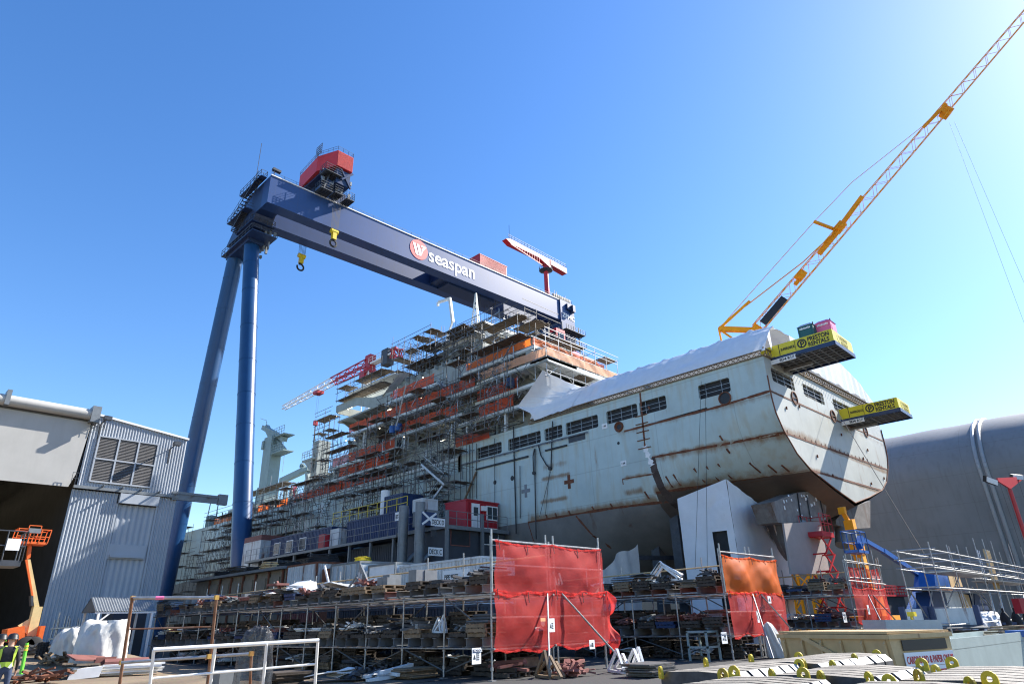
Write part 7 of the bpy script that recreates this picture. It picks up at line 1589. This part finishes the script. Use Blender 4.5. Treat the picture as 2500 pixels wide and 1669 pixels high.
text('ARTICULATED',M['letter'],bb,B[1]+(B[2]-B[1])*.12+V((-.02,-.24,-.1)),B[2]-B[1],(0,0,1),.3,.01) if 0 else None
c=V((B[3].x-.5,BY,0)); MB().box(c.x-1.3,BY-1,.5,c.x+1.2,BY+1,1.3).build('chassis',M['liftbl'],bb)
for dx in (-.9,.9):
    for dy in (-1.0,1.0): w2=MB(); wheel(w2,(c.x+dx,BY+dy,.45),.45,.32,(0,1,0)); w2.build('wheel',M['rubber'],bb,smooth=True)
rl_=thing('platform_lift','dark red platform lift with guard rails, parked behind the small red net','platform lift',z8(400,1550,'y',20))
a=z8(285,1495,'y',20); b=z8(500,1500,'y',20); zf=z8(400,1570,'y',20).z
m2=MB(); rail(m2,[(a.x,20,zf),(b.x,20,zf),(b.x,21.3,zf),(a.x,21.3,zf),(a.x,20,zf)],a.z-zf,.04,.8,3,4); m2.build('guard_rail',M['red'],rl_); MB().box(a.x,19.9,zf-.14,b.x,21.4,zf).build('platform',M['red'],rl_); MB().box(a.x+.5,20.2,.3,b.x-.5,21.1,zf-.15).build('chassis',M['steel'],rl_); MB().box(b.x-2.5,19.88,zf+.6,b.x,19.94,a.z-.1).build('rail_panel',M['red'],rl_)
tag(MB().box(a.x+.4,20.4,zf+.02,a.x+3,21.2,zf+1.6).build('wrapped_load',M['tarp']),'white wrapped load on the dark red platform lift','load')
# ================================================================ PEOPLE
def person(base,label,yaw,s=1.0,seed=0,lean=0):
    """one continuous skinned body, seen from behind; x right, y forward in local space"""
    t=thing('person',label,'person',base); t.rotation_euler[2]=yaw
    J={'pel':(0,0,.95,.135),'waist':(0,0,1.08,.13),'chest':(0,.01,1.28,.155),'neck':(0,.01,1.47,.06),'head0':(0,.03,1.55,.075),'head1':(0,.035,1.66,.10),'head2':(0,.03,1.72,.07)}
    for sd,n in ((-1,'l'),(1,'r')):
        J.update({'hip'+n:(sd*.10,0,.90,.095),'knee'+n:(sd*.11,.03+.02*sd,.50,.062),'ank'+n:(sd*.12,-.02+.02*sd,.09,.045),'toe'+n:(sd*.135,.15+.02*sd,.035,.035),'sh'+n:(sd*.19,0,1.41,.075),'elb'+n:(sd*.255,-.03,1.13,.05),'wri'+n:(sd*.24,.08,.90,.034),'palm'+n:(sd*.235,.11,.83,.03)})
    keys=list(J); E=[('pel','waist'),('waist','chest'),('chest','neck'),('neck','head0'),('head0','head1'),('head1','head2')]
    for n in 'lr': E+=[('pel','hip'+n),('hip'+n,'knee'+n),('knee'+n,'ank'+n),('ank'+n,'toe'+n),('chest','sh'+n),('sh'+n,'elb'+n),('elb'+n,'wri'+n),('wri'+n,'palm'+n)]
    for sd,n in ((-1,'l'),(1,'r')):
        for f in range(5):
            bx=sd*.235+(f-1.5)*.016; k1='f%s%d'%(n,f)
            if f<4: J[k1]=(sd*.235,.105+.018*(f-1.5),.775-.004*abs(f-1.5),.0105); J[k1+'b']=(sd*.225,.115+.018*(f-1.5),.735+.008*abs(f-1.5),.0095)
            else: J[k1]=(sd*.22,.155,.81,.012); J[k1+'b']=(sd*.212,.168,.775,.010)
            E+=[('palm'+n,k1),(k1,k1+'b')]
    keys=list(J); me=bpy.data.meshes.new('body'); me.from_pydata([tuple(a*s for a in J[k][:3]) for k in keys],[(keys.index(a),keys.index(b)) for a,b in E],[])
    o=bpy.data.objects.new('body',me); COL.objects.link(o)
    sm=o.modifiers.new('skin','SKIN'); o.modifiers.new('sub','SUBSURF').levels=1
    if not me.skin_vertices: return t
    for i,k in enumerate(keys): r=J[k][3]*s; me.skin_vertices[0].data[i].radius=(r*(1.25 if k in('chest','waist','pel') else 1),r*(.85 if k in('chest','waist') else 1)); me.skin_vertices[0].data[i].use_root=(k=='pel')
    bpy.context.view_layer.update(); bm=bpy.data.meshes.new_from_object(o.evaluated_get(bpy.context.evaluated_depsgraph_get())); bpy.data.objects.remove(o)
    for a in (M['jean'],M['cloth'],M['skin'],M['rubber']): bm.materials.append(a)
    for p in bm.polygons:
        z=p.center.z/s; p.material_index=3 if z<.11 else 0 if z<.97 and abs(p.center.x)<.21*s else (2 if (z>1.5 or z<.90) else 1); p.use_smooth=True
    bo=bpy.data.objects.new('body',bm); COL.objects.link(bo); bo.parent=t
    # vest: the torso faces pushed out
    vs=MB()
    for p in bm.polygons:
        z=p.center.z/s
        if .98<z<1.47 and abs(p.center.x)<.20*s:
            q=[bm.vertices[i].co+bm.vertices[i].normal*.018 for i in p.vertices]; vs.m=1 if .11<abs(p.center.x/s)<.125 and z<1.40 else 0
            if not(z<1.12 or .075<abs(p.center.x/s)<.165): continue
            vs.add(q,[tuple(range(len(q)))])
    vs.build('vest',[M['vest'],mat('reflective',(.75,.76,.70),.3,.3,.05)],t,smooth=True,local=True)
    h=MB(); c=V((0,.03,1.68))*s; h.lathe(c,[(.125*s,-.01*s),(.15*s,-.015*s),(.128*s,.02*s),(.118*s,.08*s),(.08*s,.125*s),(0,.14*s)],20); h.build('hard_hat',M['black'],t,smooth=True,local=True)
    e=MB()
    for sd in (-1,1): e.lathe(V((sd*.095,.03,1.635))*s,[(0,0),(.035*s,0),(.035*s,.03*s),(0,.035*s)],10,(sd,0,0))
    e.build('ear_defender',M['lime'] if seed else M['black'],t,smooth=True,local=True)
    f=MB()
    for sd in (-1,1): f.lathe(V((sd*.036,.118,1.66))*s,[(0,0),(.012*s,.004*s),(0,.01*s)],8,(0,1,0))
    f.prism([V((-.014,.125,1.615))*s,V((.014,.125,1.615))*s,V((0,.128,1.66))*s],V((0,.022,-.004))*s).box(-.025*s,.116*s,1.583*s,.025*s,.128*s,1.59*s); f.build('face',M['skin'],t,local=True)
    return t
d=ray(33,1550); d.z=0; d.normalize(); bp=d*23.6; bp.z=gz(bp.x,bp.y)
person((bp.x,bp.y,bp.z),'person in black with a bright vest and black hard hat, standing in front',math.radians(-20),1.0,0)
d=ray(8,1550); d.z=0; d.normalize(); bp=d*25.2; bp.z=gz(bp.x,bp.y)
person((bp.x,bp.y,bp.z),'second person in a bright vest, half cut off by the left edge behind the first',math.radians(10),1.0,1)
